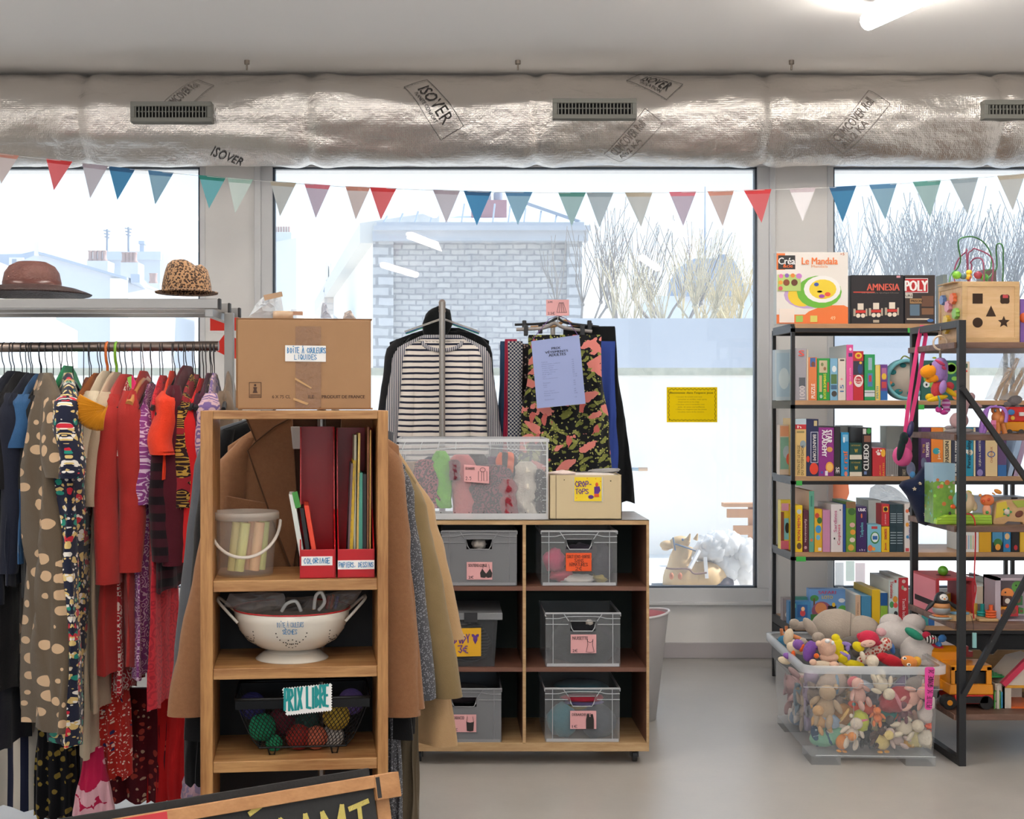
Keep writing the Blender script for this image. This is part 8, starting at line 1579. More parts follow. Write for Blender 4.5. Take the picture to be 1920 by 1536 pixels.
# green xylophone toy with a dog figure and red cord
Yx = 5.33; r = thing('pull_toy', 'lime green pull-along toy base with a beige and teal dog head and a red cord', 'toy', (PX(1808, Yx), Yx, LZ[2]))
q = MB(); z = LZ[2] + .001; q.prism([(PX(1755, Yx), z), (PX(1861, Yx), z), (PX(1860, Yx), PZ(966, Yx)), (PX(1775, Yx), PZ(966, Yx)), (PX(1756, Yx), PZ(976, Yx))], Yx, Yx + .12); q.build('base', pl('#a3c93c'), r, bev=.004)
q = MB()
for a in (970, 975, 980): q.box(PX(1757, Yx), PX(1859, Yx), Yx - .002, Yx, PZ(a + 1, Yx), PZ(a, Yx))
q.build('grooves', pl('#8db22e'), r)
blob(r, 'head', mat('beige toy wood', '#d9c09c', .5), [(1808, 942, 19, 22), (1793, 960, 16, 9, -10), (1824, 948, 8, 11, -20)], Yx + .05); blob(r, 'teal_cap', pl('#7fb8b4'), [(1800, 936, 13, 18, 15, -.02)], Yx + .05); blob(r, 'nose', pl('#e8602c'), [(1787, 950, 5, 4.5, 0, -.02)], Yx + .05); blob(r, 'yellow_tab', pl('#c9c03c'), [(1817, 924, 6, 4, 30), (1822, 931, 4, 4)], Yx + .05); blob(r, 'mouth', pl('#2a2a2e'), [(1781, 963, 2.5, 3.5, 0, -.03)], Yx + .05)
q = MB(); q.tube(spline([P(1812, 964, Yx - .01), P(1822, 966, Yx - .02), P(1828, 980, Yx - .03), P(1829, 1020, Yx - .03), P(1827, 1080, Yx - .03), P(1830, 1105, Yx - .02), P(1825, 1135, Yx - .01), P(1826, 1160, Yx)], 8), .0028, 8); q.build('red_cord', mat('red cord', '#c4202c', .7), r)
# wooden cow
Yc = 5.36; r = thing('wooden_cow', 'flat wooden cow toy with an orange head and a flower cut-out', 'toy', (PX(1885, Yc), Yc, LZ[2]))
q = MB(); z = LZ[2] + .001; q.prism([(PX(a, Yc), PZ(b, Yc)) for a, b in ((1866, 991), (1862, 980), (1868, 942), (1880, 938), (1930, 936), (1930, 991), (1922, 991), (1918, 980), (1890, 978), (1882, 984), (1876, 991))][::-1], Yc, Yc + .03); q.build('body', wood('cow toy wood', '#c49a68', '#d3ae80', (2, 6, 6), .5), r, bev=.003)
q = MB(); q.prism([(PX(a, Yc), PZ(b, Yc)) for a, b in ((1869, 944), (1886, 940), (1890, 955), (1884, 968), (1866, 972))][::-1], Yc - .002, Yc + .001); q.build('yellow_patch', pl('#d9c03c'), r); q = MB(); q.prism([(PX(a, Yc), PZ(b, Yc)) for a, b in ((1897, 939), (1928, 938), (1928, 950), (1908, 952))][::-1], Yc - .002, Yc + .001); q.build('green_patch', pl('#a9b84a'), r)
q = MB(); n = 24; q.prism([(PX(1888 + (7 + 2.2 * math.cos(5 * a)) * math.cos(a), Yc), PZ(960 + (7 + 2.2 * math.cos(5 * a)) * math.sin(a), Yc)) for a in [2 * math.pi * k / 40 for k in range(40)]], Yc - .004, Yc + .001); q.build('flower_hole', mat('green rim', '#4a9a5a', .5), r)
blob(r, 'flower_centre', mat('pale toy inside', '#d8c8bc', .6), [(1888, 960, 5.5, 5.5, 0, -.004, 1.5)], Yc); blob(r, 'heart_hole', mat('brown hole', '#7a4636', .7), [(1911, 964, 8, 6, -30, -.001, 1.5)], Yc)
blob(r, 'head', pl('#ee7f4a'), [(1851, 938, 13, 11)], Yc); blob(r, 'neck', pl('#f0a887'), [(1850, 957, 8, 12)], Yc); blob(r, 'ear', pl('#e6953c'), [(1871, 922, 8, 4, 25), (1863, 926, 4, 1.5, 30), (1838, 929, 3, 3)], Yc); blob(r, 'snout_ring', pl('#d8502c'), [(1844, 940, 3, 3, 0, -.025), (1854, 937, 3, 3, 0, -.025)], Yc); blob(r, 'leaf', pl('#3f9a4a'), [(1851, 961, 3, 3, 0, -.022)], Yc)
# rabbit plush, pony, car, ears on the second board
Yr = 5.62; r = thing('rabbit_plush', 'pale pink fluffy rabbit plush lying on the second toy board', 'soft toy', (PX(1800, Yr), Yr, LZ[1])); pk = vel('#dcb8bb'); gy = vel('#a8a2a4')
blob(r, 'body', pk, [(1798, 789, 17, 16), (1806, 768, 9, 20, 10)], Yr); blob(r, 'ear', pk, [(1820, 745, 8, 9, 30), (1811, 760, 6, 14, 25), (1830, 758, 13, 4, 25)], Yr); blob(r, 'arm', gy, [(1792, 795, 8, 8), (1780, 802, 9, 4)], Yr); blob(r, 'leg', vel('#b9b4b6'), [(1790, 808, 20, 4.5), (1812, 807, 14, 4)], Yr)
Yp = 5.36; r = thing('toy_pony', 'orange toy pony with long lilac hair on the second toy board', 'toy', (PX(1868, Yp), Yp, LZ[1])); org = pl('#e08a4a')
z = LZ[1]
blob(r, 'body', org, [(1868, 783, 9, 11), (1876, 787, 9, 9), (1869, 772, 6, 12, -8)], Yp); blob(r, 'head', org, [(1866, 769, 8, 8), (1873, 775, 6, 4.5, 20)], Yp)
q = MB()
for a0, a1 in ((1864, 1864), (1870, 1871), (1878, 1884)): q.tube([P(a0, 788, Yp), P((a0 + a1) / 2, 800, Yp), P(a1, 813, Yp)], [.011, .0085, .0105], 10)
q.build('legs', org, r)
q = MB()
for k in range(30):
 t = k / 29; o_ = .006 * (k % 5 - 2)
 if k % 3: L = [(1864 + 5 * t, 763 - 2 * t), (1855 - 6 * t, 764 + 3 * t), (1850 - 8 * t, 782), (1852 - 14 * t, 800), (1846 - 8 * t, 812)]
 else: L = [(1866 + 4 * t, 763), (1878 + 4 * t, 765), (1886 + 3 * t, 776), (1884 + 3 * t, 792)]
 q.tube(spline([P(a, b, Yp - .012 + o_) for a, b in L], 5), .0045, 6)
q.build('hair', mat('lilac doll hair', '#a877cf', .45), r); blob(r, 'eye', mat('pony eye', '#5a6a74', .3), [(1866, 770, 2.5, 3.2, 0, -.016)], Yp)
q = MB(); q.box(PX(1852, Yp), PX(1861, Yp), Yp - .035, Yp - .03, PZ(796, Yp), PZ(788, Yp))
for k in range(6): q.box(PX(1852 + k * 1.6, Yp), PX(1852.8 + k * 1.6, Yp), Yp - .035, Yp - .03, PZ(806, Yp), PZ(796, Yp))
tag(q.build('toy_comb', pl('#e67fae')), 'tiny pink comb tangled in the toy pony hair', 'comb')
Yv = 5.46; r = thing('toy_car', 'red and yellow toy car behind the orange pony at the right edge', 'toy', (PX(1908, Yv), Yv, LZ[1]))
MB().box(PX(1882, Yv), PX(1935, Yv), Yv - .02, Yv + .09, PZ(809, Yv), PZ(791, Yv)).build('chassis', pl('#e8960f'), r, bev=.006)
MB().frustum((PX(1886, Yv), PX(1934, Yv), Yv - .015, Yv + .085), (PX(1892, Yv), PX(1932, Yv), Yv, Yv + .07), PZ(791, Yv), PZ(763, Yv)).build('cabin', pl('#d02a26'), r, bev=.006)
blob(r, 'window_print', pl('#3f7ab8'), [(1896, 773, 7, 5.5, 0, -.018, 1)], Yv); blob(r, 'face_print', pl('#e8b83c'), [(1899, 784, 4, 4, 0, -.02, 1)], Yv)
MB().box(PX(1908, Yv), PX(1916, Yv), Yv - .02, Yv - .012, PZ(780, Yv), PZ(773, Yv)).build('price_label', mat('white label', '#ece8e2', .6), r)
for a in (1893, 1915): q = MB(); q.tube([P(a, 810, Yv - .025), P(a, 810, Yv)], .011, 14); q.build('wheel', pl('#3a2a1c'), r)
r = thing('elephant_plush', 'grey long-eared plush lying behind the toy car', 'soft toy', P(1900, 812, 5.6)); blob(r, 'ear', vel('#8f8a8c'), [(1903, 751, 14, 9, -15), (1890, 758, 8, 5)], 5.6); blob(r, 'head', vel('#a39ea0'), [(1908, 785, 10, 26)], 5.62)
# fourth toy board
zt4 = LZ[3] + .001
Yw = 5.6; r = thing('activity_cube', 'red and pink wooden ball box on the fourth toy board', 'toy', (PX(1765, Yw), Yw, zt4)); x0 = tx - .01; x1 = PX(1826, 5.5); z1 = PZ(1092, 5.45); redw = mat('painted red wood', '#b8323a', .5)
MB().box(x0, x0 + .01, 5.5, 5.76, zt4, z1).build('pink_side', mat('painted pink wood', '#e07f8c', .5), r)
q = MB(); q.box(x0, x1, 5.5, 5.76, z1, z1 + .01).box(x0, x0 + .012, 5.49, 5.5, zt4, z1 + .01).box(x1 - .012, x1, 5.49, 5.76, zt4, z1); q.build('frame', redw, r)
q = MB(); q.box(x0 + .01, x1, 5.5, 5.74, zt4, zt4 + .008).prism([(x0 + .02, zt4 + .008), (x1 - .02, zt4 + .008), (x1 - .02, zt4 + .06), (x1 - .1, zt4 + .03)], 5.7, 5.74); q.build('yellow_ramp', pl('#d9a82c'), r)
q = MB(); q.tube([(x0 + .07, 5.6, z1 + .0102), (x0 + .07, 5.6, z1 + .0108)], .03, 20).tube([(x0 + .19, 5.6, z1 + .0102), (x0 + .19, 5.6, z1 + .0108)], .03, 20); q.build('ball_holes', mat('dark red hole', '#5a1820', .8), r)
q = MB(); q.box(x0 - .0015, x0, 5.52, 5.74, PZ(1132, 5.6), PZ(1122, 5.6)); q.build('side_slot', mat('dark slot', '#2a1a20', .8), r)
q = MB(); q.ell(Vector((PX(1768, 5.58), 5.58, z1 + .01 + .021)), .021, 18, 12); tag(q.build('ball', pl('#5fa52c')), 'green ball lying on top of the red wooden box', 'ball')
Yn = 5.36; r = thing('penguin_toy', 'wobbly stacking penguin toy on the fourth toy board', 'toy', (PX(1765, Yn), Yn, zt4)); cz = zt4; cx_ = PX(1765, Yn); s = Yn / FX
q = MB(); q.lathe([(0, 0), (14 * s, .002), (21 * s, .008), (22 * s, .013), (0, .013)], (cx_, Yn, cz), 28); q.build('saucer', pl('#a9b0b0'), r)
q = MB(); q.lathe([(0, .014), (16 * s, .016), (17 * s, .02), (0, .022)], (cx_, Yn, cz), 24); q.build('orange_feet', pl('#d9803c'), r)
q = MB(); q.lathe([(9 * s, .022), (15 * s, .03), (16.5 * s, .042), (16 * s, .05), (0, .05)], (cx_, Yn, cz), 28); q.build('grey_belly', pl('#8f9294'), r)
q = MB(); q.lathe([(0, .05), (16 * s, .05), (16.2 * s, .06), (14 * s, .068), (0, .068)], (cx_, Yn, cz), 28); q.build('wood_ring', mat('warm toy wood', '#c08452', .5), r)
q = MB(); q.lathe([(0, .068), (14 * s, .068), (13.5 * s, .08), (11.5 * s, .095), (8 * s, .107), (3 * s, .112), (0, .113)], (cx_, Yn, cz), 28); q.build('head', pl('#1f2024'), r)
q = MB(); q.ell((cx_ + .002, Yn - 9 * s, cz + .09), (8 * s, 5 * s, 8 * s), 16, 10); q.build('face', pl('#e6e3df'), r); q = MB(); q.ell((cx_ + .002, Yn - 14 * s, cz + .088), (2 * s, 3 * s, 1.5 * s), 10, 6); q.build('beak', pl('#e8862c'), r)
q = MB(); q.ell((cx_ - 3 * s, Yn - 13.6 * s, cz + .094), s, 8, 6).ell((cx_ + 4.5 * s, Yn - 13.6 * s, cz + .094), s, 8, 6); q.build('eyes', mat('black eye', '#17161a', .2), r)
for sg in (-1, 1): q = MB(); q.tube([Vector((cx_ + sg * 12 * s, Yn, cz + .073)), Vector((cx_ + sg * 24 * s, Yn - .01, cz + .055)), Vector((cx_ + sg * 31 * s, Yn - .01, cz + .038))], [.006, .009, .004], 8); q.build('wing', pl('#1f2024'), r)
Yk = 5.31; r = thing('toy_scale', 'flat beige wooden cogwheel toy with a blue disc on the fourth toy board', 'toy', (PX(1800, Yk), Yk, zt4))
q = MB(); n = 56; rr_ = .075; c = (PX(1799, Yk + .03), Yk + .055)
q.add([(c[0] + rr_ * (1 if k % 2 else .95) * math.cos(2 * math.pi * k / n), c[1] + .62 * rr_ * (1 if k % 2 else .95) * math.sin(2 * math.pi * k / n), zt4 + h) for h in (0, .022) for k in range(n)], [tuple(range(n - 1, -1, -1)), tuple(range(n, 2 * n))] + [(k, (k + 1) % n, (k + 1) % n + n, k + n) for k in range(n)]); q.build('cogwheel', maple, r)
q = MB(); q.lathe([(0, .023), (.038, .023), (.038, .03), (0, .03)], (c[0] + .01, c[1] + .0, zt4), 24, sy=.62); q.build('blue_disc', pl('#7fb0d0'), r)
q = MB(); q.tube(spline([Vector((c[0] + .03, Yk - .01, zt4 + .026)), P(1822, 1158, TY - .005), P(1825, 1172, TY - .008), P(1825, 1188, TY - .008)], 5), .001, 5); q.build('string', mat('black string', '#232225', .7), r)
MB().box(PX(1822, TY), PX(1828.5, TY), TY - .014, TY - .004, PZ(1214, TY), PZ(1186, TY)).build('blue_stick', pl('#86b8b8'), r)
r = thing('ring_stacker', 'wooden ring stacking toy with yellow, teal and orange pegs', 'toy', (PX(1848, Yk), Yk, zt4)); q = MB(); q.box(PX(1836, Yk), PX(1873, Yk), Yk, Yk + .1, zt4, zt4 + .011); q.build('base', maple, r, bev=.003)
for a, Y_, c_, hh, nr in ((1829, Yk + .12, '#c9a03c', .045, 0), (1842, Yk + .07, '#1f8f8a', .05, 2), (1858, Yk + .03, '#e0602c', .052, 3)):
 x = PX(a, Y_); q = MB(); q.tube([(x, Y_, zt4 + .011), (x, Y_, zt4 + .011 + hh)], .0085, 12); q.build('peg', pl(c_), r)
 for k in range(nr): q = MB(); q.tube([(x + .017 * math.cos(t), Y_ + .017 * math.sin(t), zt4 + .017 + k * .01) for t in [2 * math.pi * j / 20 for j in range(20)]], .005, 8, closed=True); q.build('ring', pl(c_), r)
Yo = 5.33; r = thing('block_case', 'open white case of picture blocks and round faces at the right edge', 'toy', (PX(1895, Yo), Yo, zt4)); wcl = mat('lilac-white case', '#b9aab4', .5); x0, x1, z1 = PX(1866, Yo), PX(1945, Yo), PZ(1084, Yo)
q = MB(); q.box(x0, x0 + .022, Yo, Yo + .12, zt4, z1).box(x0, x1, Yo, Yo + .12, z1 - .01, z1).box(x0, x1, Yo + .11, Yo + .12, zt4, z1).box(x0, x1, Yo, Yo + .12, zt4, zt4 + .005); q.build('case', wcl, r)
for a, b, w_, c_, nm in ((1881, 1148, 10, '#e0901f', 'orange block with a dark face'), (1900, 1146, 10, '#b82a30', 'red block with a face'), (1889, 1127, 9, '#4a2a26', 'dark brown block with a cow face'), (1909, 1126, 9, '#2f6a3a', 'green block behind the brace'), (1915, 1146, 5, '#3f8a3a', 'small green block')):
 q = MB(); Yq = Yo + .012; q.pbox(a - w_ * .95, a + w_ * .95, b - w_, b + w_, Yq, .04); q.disc(P(a, b, Yq), w_ * .55 / FX * Yq, (0, -1, 0), 14, .001, 1); tag(q.build('picture_block', (pl(c_), mat('block face print', '#7a4a3a' if c_ != '#4a2a26' else '#d8cfc4', .6)), bev=.001), nm + ' in the white case', 'block', 'picture blocks in the case')
for a, b, c_, nm in ((1889, 1114, '#e8862c', 'orange lion'), (1909, 1101, '#5fa83c', 'green frog')):
 Yq = Yo + .02; r_ = thing('round_face_toy', nm + ' face disc in the white case', 'toy', P(a, b, Yq)); q = MB(); q.tube([P(a, b, Yq), P(a, b, Yq + .03)], .024, 24); q.build('disc', pl(c_), r_); q = MB()
 for dx, dy in ((-4, -3), (4, -3)): q.disc(P(a + dx, b + dy, Yq), .0035, (0, -1, 0), 8, .001)
 q.tube(spline([P(a - 4, b + 3, Yq - .001), P(a, b + 6, Yq - .001), P(a + 4, b + 3, Yq - .001)], 4), .001, 5); q.build('face', mat('black face print', '#2a1c18', .6), r_)
# bottom board: truck, house, wooden bin
z5 = LZ[4] + .001; Yt = 5.36; r = thing('toy_truck', 'orange and red toy truck on the lowest toy board', 'toy', (PX(1812, Yt), Yt, z5)); oy = mat('orange truck plastic', '#e8920c', .3, coat=.3); rd = mat('red truck plastic', '#c4281c', .3)
zz = lambda py: PZ(py, Yt); xx = lambda px: PX(px, Yt)
MB().box(xx(1790), xx(1862), Yt - .004, Yt + .2, zz(1320), zz(1303)).build('chassis', rd, r, bev=.004)
MB().frustum((xx(1780), xx(1863), Yt - .002, Yt + .2), (xx(1782), xx(1862), Yt, Yt + .2), zz(1303), zz(1284)).build('bumper', oy, r, bev=.004)
q = MB()
for a, b, t, u in ((1783, 1791, 1250, 1284), (1850, 1860, 1250, 1284), (1783, 1860, 1250, 1258), (1800, 1806, 1258, 1284)): q.pbox(a, b, t, u, Yt, .01)
q.box(xx(1783), xx(1785), Yt, Yt + .14, zz(1284), zz(1250)).box(xx(1858), xx(1860), Yt, Yt + .14, zz(1284), zz(1250)).box(xx(1783), xx(1860), Yt, Yt + .14, zz(1252), zz(1248)); q.build('cab', oy, r, bev=.003)
MB().box(xx(1790), xx(1852), Yt + .02, Yt + .12, zz(1284), zz(1262)).build('dark_interior', mat('dark cab inside', '#1c1a18', .6), r)
MB().box(xx(1768), xx(1830), Yt + .12, Yt + .3, zz(1300), zz(1232)).build('tipper', oy, r, bev=.006)
q = MB(); q.pbox(1806, 1853, 1307, 1319, Yt - .012, .006); q.build('grille', mat('black grille', '#17161a', .5), r)
MB().frustum((xx(1768), xx(1822), Yt + .12, Yt + .28), (xx(1778), xx(1815), Yt + .14, Yt + .26), zz(1232), zz(1222)).build('load_tray', mat('amber tray', '#c97f10', .3), r)
for a in (1779, 1848):
 q = MB(); q.tube([(xx(a), Yt - .012, z5 + .027), (xx(a), Yt + .03, z5 + .027)], .027, 24).tube([(xx(a), Yt + .17, z5 + .027), (xx(a), Yt + .21, z5 + .027)], .027, 24); q.build('wheel', mat('black tyre', '#19181a', .7), r)
q = MB(); q.tube([(xx(1779), Yt - .014, z5 + .027), (xx(1779), Yt - .01, z5 + .027)], .011, 16); q.build('hub', oy, r)
for k, (a, b) in enumerate(((1776, 1218), (1786, 1214), (1796, 1217), (1812, 1212), (1820, 1222))):
 q = MB(); q.box(PX(a - 4, 5.5), PX(a + 4, 5.5), 5.5, 5.53, PZ(1232, 5.5) - .0, PZ(b, 5.5)); tag(q.build('building_brick', mat('clear red brick', '#8f1f22', .25)), 'red toy brick heaped on the truck, number %s from the left' % ('one', 'two', 'three', 'four', 'five')[k], 'toy brick', 'red bricks on the truck')
Yd = 5.37; r = thing('dollhouse', 'toy house with a pink roof, green window and orange floor at the bottom right', 'toy', (PX(1895, Yd), Yd, z5)); cw = mat('cream house wall', '#cfc3b4', .5)
zz = lambda py: PZ(py, Yd); xx = lambda px: PX(px, Yd)
q = MB(); q.box(xx(1882), xx(1896), Yd, Yd + .01, z5, zz(1288)).box(xx(1882), xx(1884), Yd, Yd + .18, z5, zz(1288)).box(xx(1884), xx(1950), Yd + .17, Yd + .18, z5, zz(1288)); q.build('wall', cw, r)
MB().prism([(xx(1882), zz(1286)), (xx(1950), zz(1286)), (xx(1950), zz(1236)), (xx(1920), zz(1243))], Yd, Yd + .18).build('gable', cw, r)
q = MB(); q.bar(P(1880, 1284, Yd - .01), P(1928, 1236, Yd - .01), .022); q.add([P(1878, 1284, Yd), P(1928, 1234, Yd), P(1928, 1234, Yd + .2), P(1878, 1284, Yd + .2)], [(0, 1, 2, 3)]); q.build('roof', pl('#c02a4c'), r)
MB().box(xx(1884), xx(1950), Yd - .004, Yd, zz(1290), zz(1285)).build('lintel', pl('#d99a2c'), r)
MB().box(xx(1896), xx(1950), Yd - .004, Yd + .17, z5, z5 + .008).build('floor_plate', pl('#e0682c'), r)
q = MB(); q.box(xx(1872) - .01, xx(1872), Yd - .01, Yd + .12, z5, zz(1284)).box(xx(1866), xx(1878), Yd, Yd + .004, z5, zz(1282), 0); q.build('side_wall', cw, r)
q = MB()
for a, b, t, u in ((1864, 1866, 1295, 1338), (1874, 1876, 1295, 1338), (1864, 1876, 1295, 1297), (1864, 1876, 1314, 1316), (1864, 1876, 1336, 1338)): q.pbox(a, b, t, u, Yd - .006, .004)
q.build('window_frame', pl('#4a9a3c'), r)
q = MB(); q.pbox(1877, 1880, 1298, 1328, Yd - .008, .006); q.build('blue_shutter', pl('#3f8fb0'), r)
r = thing('wooden_bin', 'pine storage box with a scooped front behind the toy house', 'box', (PX(1870, 5.72), 5.72, z5)); Yq = 5.68
q = MB(); q.prism([(PX(a, Yq), PZ(b, Yq)) for a, b in ((1780, 1330), (1955, 1330), (1955, 1219), (1872, 1219), (1864, 1228), (1846, 1228), (1838, 1219), (1780, 1219))][::-1], Yq, Yq + .012); q.build('front_panel', wood('knotty pine', '#8a6a48', '#a98458', (1.5, 8, 8), .6), r)
MB().box(PX(1780, Yq), PX(1955, Yq), Yq + .012, Yq + .1, z5, PZ(1235, Yq)).build('box_walls', wood('knotty pine', '', ''), r)
r = thing('brick_plate', 'green studded building plate lying behind the truck and the toy house', 'toy', P(1868, 1275, 5.6)); q = MB(); c0 = [P(1845, 1254, 5.6), P(1895, 1254, 5.6), P(1888, 1268, 5.42), P(1852, 1268, 5.42)]; q.add(c0 + [v - Vector((0, 0, .006)) for v in c0], [(0, 3, 2, 1), (4, 5, 6, 7), (0, 1, 5, 4), (1, 2, 6, 5), (2, 3, 7, 6), (3, 0, 4, 7)]); q.build('plate', pl('#2fa85c'), r)
q = MB()
for i in range(8):
 for j in range(4):
  u, v = (i + .5) / 8, (j + .5) / 4; p = c0[0].lerp(c0[1], u).lerp(c0[3].lerp(c0[2], u), v); q.tube([p, p + Vector((0, 0, .003))], .004, 6)
q.build('studs', pl('#2fa85c'), r)
# ------------------------------------------------------------------ big clear bin of soft toys
BYf = 5.22; bin_set = []
bx0, bx1 = PX(1503, BYf), PX(1776, BYf); fx0, fx1 = PX(1526, BYf), PX(1757, BYf); zr = PZ(1250, BYf); BD = .76
bn = thing('storage_bin', 'big clear plastic bin overflowing with soft toys on the floor', 'storage bin', ((fx0 + fx1) / 2, BYf + .02, 0)); bin_set.append(bn)
bp = plast('clear bin plastic', '#dde2e6', .17, .25); br_ = plast('clear bin rim', '#e6eaee', .45, .25)
t0 = (fx0, fx1, BYf + .03, BYf + BD - .03); t1 = (bx0 + .02, bx1 - .02, BYf + .005, BYf + BD - .005)
def ring4(b, z): return [Vector((b[0], b[2], z)), Vector((b[1], b[2], z)), Vector((b[1], b[3], z)), Vector((b[0], b[3], z))]
def rr_ring(b, z, r_, n=5):     # rounded rectangle
 out = []
 for (cx, cy, a0) in ((b[1] - r_, b[2] + r_, -90), (b[1] - r_, b[3] - r_, 0), (b[0] + r_, b[3] - r_, 90), (b[0] + r_, b[2] + r_, 180)):
  for k in range(n + 1): a = math.radians(a0 + 90 * k / n); out.append(Vector((cx + r_ * math.cos(a), cy + r_ * math.sin(a), z)))
 return out
def shell(name, levels, m, cap=False, parent=bn):
 q = MB(); vs = []; L = len(levels[0])
 for lv in levels: vs += lv
 q.add(vs, [(i * L + k, i * L + (k + 1) % L, (i + 1) * L + (k + 1) % L, (i + 1) * L + k) for i in range(len(levels) - 1) for k in range(L)], 0, True)
 if cap: q.add(levels[0], [tuple(range(L))])
 return q.build(name, m, parent)
mid = tuple(t0[i] * .35 + t1[i] * .65 for i in range(4))
shell('tub', [rr_ring(t0, .03, .04), rr_ring(mid, PZ(1300, BYf), .04), rr_ring(t1, PZ(1297, BYf), .045), rr_ring(t1, zr, .045)], bp, True)
o1 = (bx0, bx1, BYf - .015, BYf + BD + .015)
shell('rim', [rr_ring(t1, zr, .045), rr_ring(o1, zr + .004, .055), rr_ring(o1, zr - .028, .055)], br_)
for (a, b) in ((fx0, fx0 + .115), (fx1 - .115, fx1)):
 MB().box(a, b, BYf + .032, BYf + .2, .0, .034).build('foot', plast('clear bin foot', '#dde2e6', .22, .25), bn); MB().box(a, b, BYf + BD - .2, BYf + BD - .035, .0, .034).build('foot', plast('clear bin foot', '#dde2e6', .22, .25), bn)
q = MB(); f = BYf + .004
q.tube([P(1508, 1290, f), P(1608, 1290, f), P(1612, 1282, f), P(1695, 1282, f), P(1700, 1292, f), P(1765, 1292, f)], .0013, 5).tube([P(1613, 1250, f), P(1615, 1275, f)], .0013, 5).tube([P(1600, 1300, BYf + .02), P(1602, 1400, BYf + .028)], .001, 5).tube([P(1697, 1250, f), P(1697, 1282, f)], .0013, 5).tube([P(1530, 1418, BYf + .028), P(1752, 1418, BYf + .028)], .002, 5)
q.build('ribs', br_, bn)
# price strip
r = thing('price_strip', 'pink handwritten price strip stuck on the front of the big clear bin', 'sign', P(1742, 1330, BYf - .02)); bin_set.append(r); f = BYf - .0175
cs = [(1733, 1252), (1736, 1250), (1748, 1250), (1751, 1253), (1746, 1327), (1743, 1330), (1736, 1330), (1733, 1327)]
MB().prism([(PX(a, f), PZ(b, f)) for a, b in cs[::-1]], f - .001, f).build('strip', mat('magenta paper', '#e0489c', .7), r)
q = MB(); O = P(1745, 1326, f); pen(q, 'PETITE 1€ GRANDE 2€', O, P(1749, 1254, f) - O, P(1736, 1326, f) - O, .1, 0, .003, .3, 61); q.build('lettering', mat('black felt pen', '#3a1a30', .7), r)
# soft toys inside, seen through the plastic
KINDS = ('bear', 'rabbit', 'doll', 'fish', 'bird', 'cushion')
def toy(kind, lab, px, py, s, Y, rot, col, col2, seed=0, zmin=.045):
 """a small soft toy: s = half size in px"""
 k = s * 1.28 / FX * Y; root = thing('soft_toy', lab, 'soft toy', P(px, py, Y), 'soft toys in the big clear bin'); bin_set.append(root); rr = random.Random(seed)
 M = Matrix.Translation(P(px, py, Y)) @ Matrix.Rotation(math.radians(rot), 4, 'Y') @ Matrix.Rotation(rr.uniform(-.5, .5), 4, 'Z')
 q = MB(); q2 = MB(); m1, m2 = vel(col), vel(col2)
 if kind in ('bear', 'rabbit', 'doll'):
  q.ell((0, 0, -.25 * k), (.42 * k, .32 * k, .5 * k), 12, 8, mx=M); q.ell((0, -.02, .45 * k), (.36 * k, .32 * k, .33 * k), 12, 8, mx=M)
  for sx_ in (-1, 1):
   q.ell((sx_ * .5 * k, -.01, -.05 * k), (.14 * k, .14 * k, .34 * k), 8, 6, mx=M, rot=Matrix.Rotation(-sx_ * .7, 3, 'Y').to_quaternion()); q.ell((sx_ * .28 * k, -.02, -.75 * k), (.16 * k, .17 * k, .32 * k), 8, 6, mx=M)
   if kind == 'bear': q.ell((sx_ * .28 * k, 0, .75 * k), (.13 * k, .08 * k, .13 * k), 8, 6, mx=M)
   if kind == 'rabbit': q.ell((sx_ * .18 * k, 0, 1.0 * k), (.1 * k, .06 * k, .4 * k), 8, 6, mx=M)
  if kind == 'doll': q2.ell((0, .03 * k, .55 * k), (.4 * k, .3 * k, .3 * k), 10, 7, mx=M)
  else: q2.ell((0, -.3 * k, .36 * k), (.16 * k, .1 * k, .12 * k), 8, 6, mx=M)
 elif kind == 'fish':
  q.ell((0, 0, 0), (.9 * k, .35 * k, .5 * k), 14, 9, mx=M); q.add([(.7 * k, 0, 0), (1.3 * k, -.05 * k, .45 * k), (1.3 * k, .05 * k, -.45 * k), (.7 * k, .12 * k, 0)], [(0, 1, 2), (3, 2, 1), (0, 3, 1), (0, 2, 3)], 0, False, M); q2.ell((-.5 * k, -.3 * k, .12 * k), .12 * k, 8, 6, mx=M); q2.ell((.1 * k, -.22 * k, 0), (.12 * k, .14 * k, .42 * k), 8, 6, mx=M)
 elif kind == 'bird':
  q.ell((0, 0, 0), (.55 * k, .4 * k, .6 * k), 12, 8, mx=M); q.ell((0, -.05, .65 * k), (.33 * k, .3 * k, .33 * k), 10, 7, mx=M); q2.ell((-.1 * k, -.35 * k, .6 * k), (.16 * k, .2 * k, .08 * k), 8, 6, mx=M); q2.ell((-.25 * k, -.1 * k, -.7 * k), (.2 * k, .2 * k, .1 * k), 8, 6, mx=M); q2.ell((.25 * k, -.1 * k, -.7 * k), (.2 * k, .2 * k, .1 * k), 8, 6, mx=M)
 else:
  q.ell((0, 0, 0), (.85 * k, .4 * k, .6 * k), 14, 9, mx=M, dis=.25, seed=seed); q2.ell((0, -.3 * k, 0), (.12 * k, .12 * k, .5 * k), 8, 6, mx=M)
 dz = max(0, zmin - min(v.z for v in q.v))
 for b_ in (q, q2):
  for v in b_.v: v.z += dz; v.x = min(max(v.x, (fx0 + .012 if v.y < BYf + .25 else fx0 + .01) ), fx1 + .0 if v.z < .3 else bx1 - .03); v.y = max(v.y, BYf + .04)
 q.build('body', m1, root); q2.build({'doll': 'hair', 'fish': 'stripe', 'bird': 'beak_and_feet', 'cushion': 'ribbon'}.get(kind, 'muzzle'), m2, root)
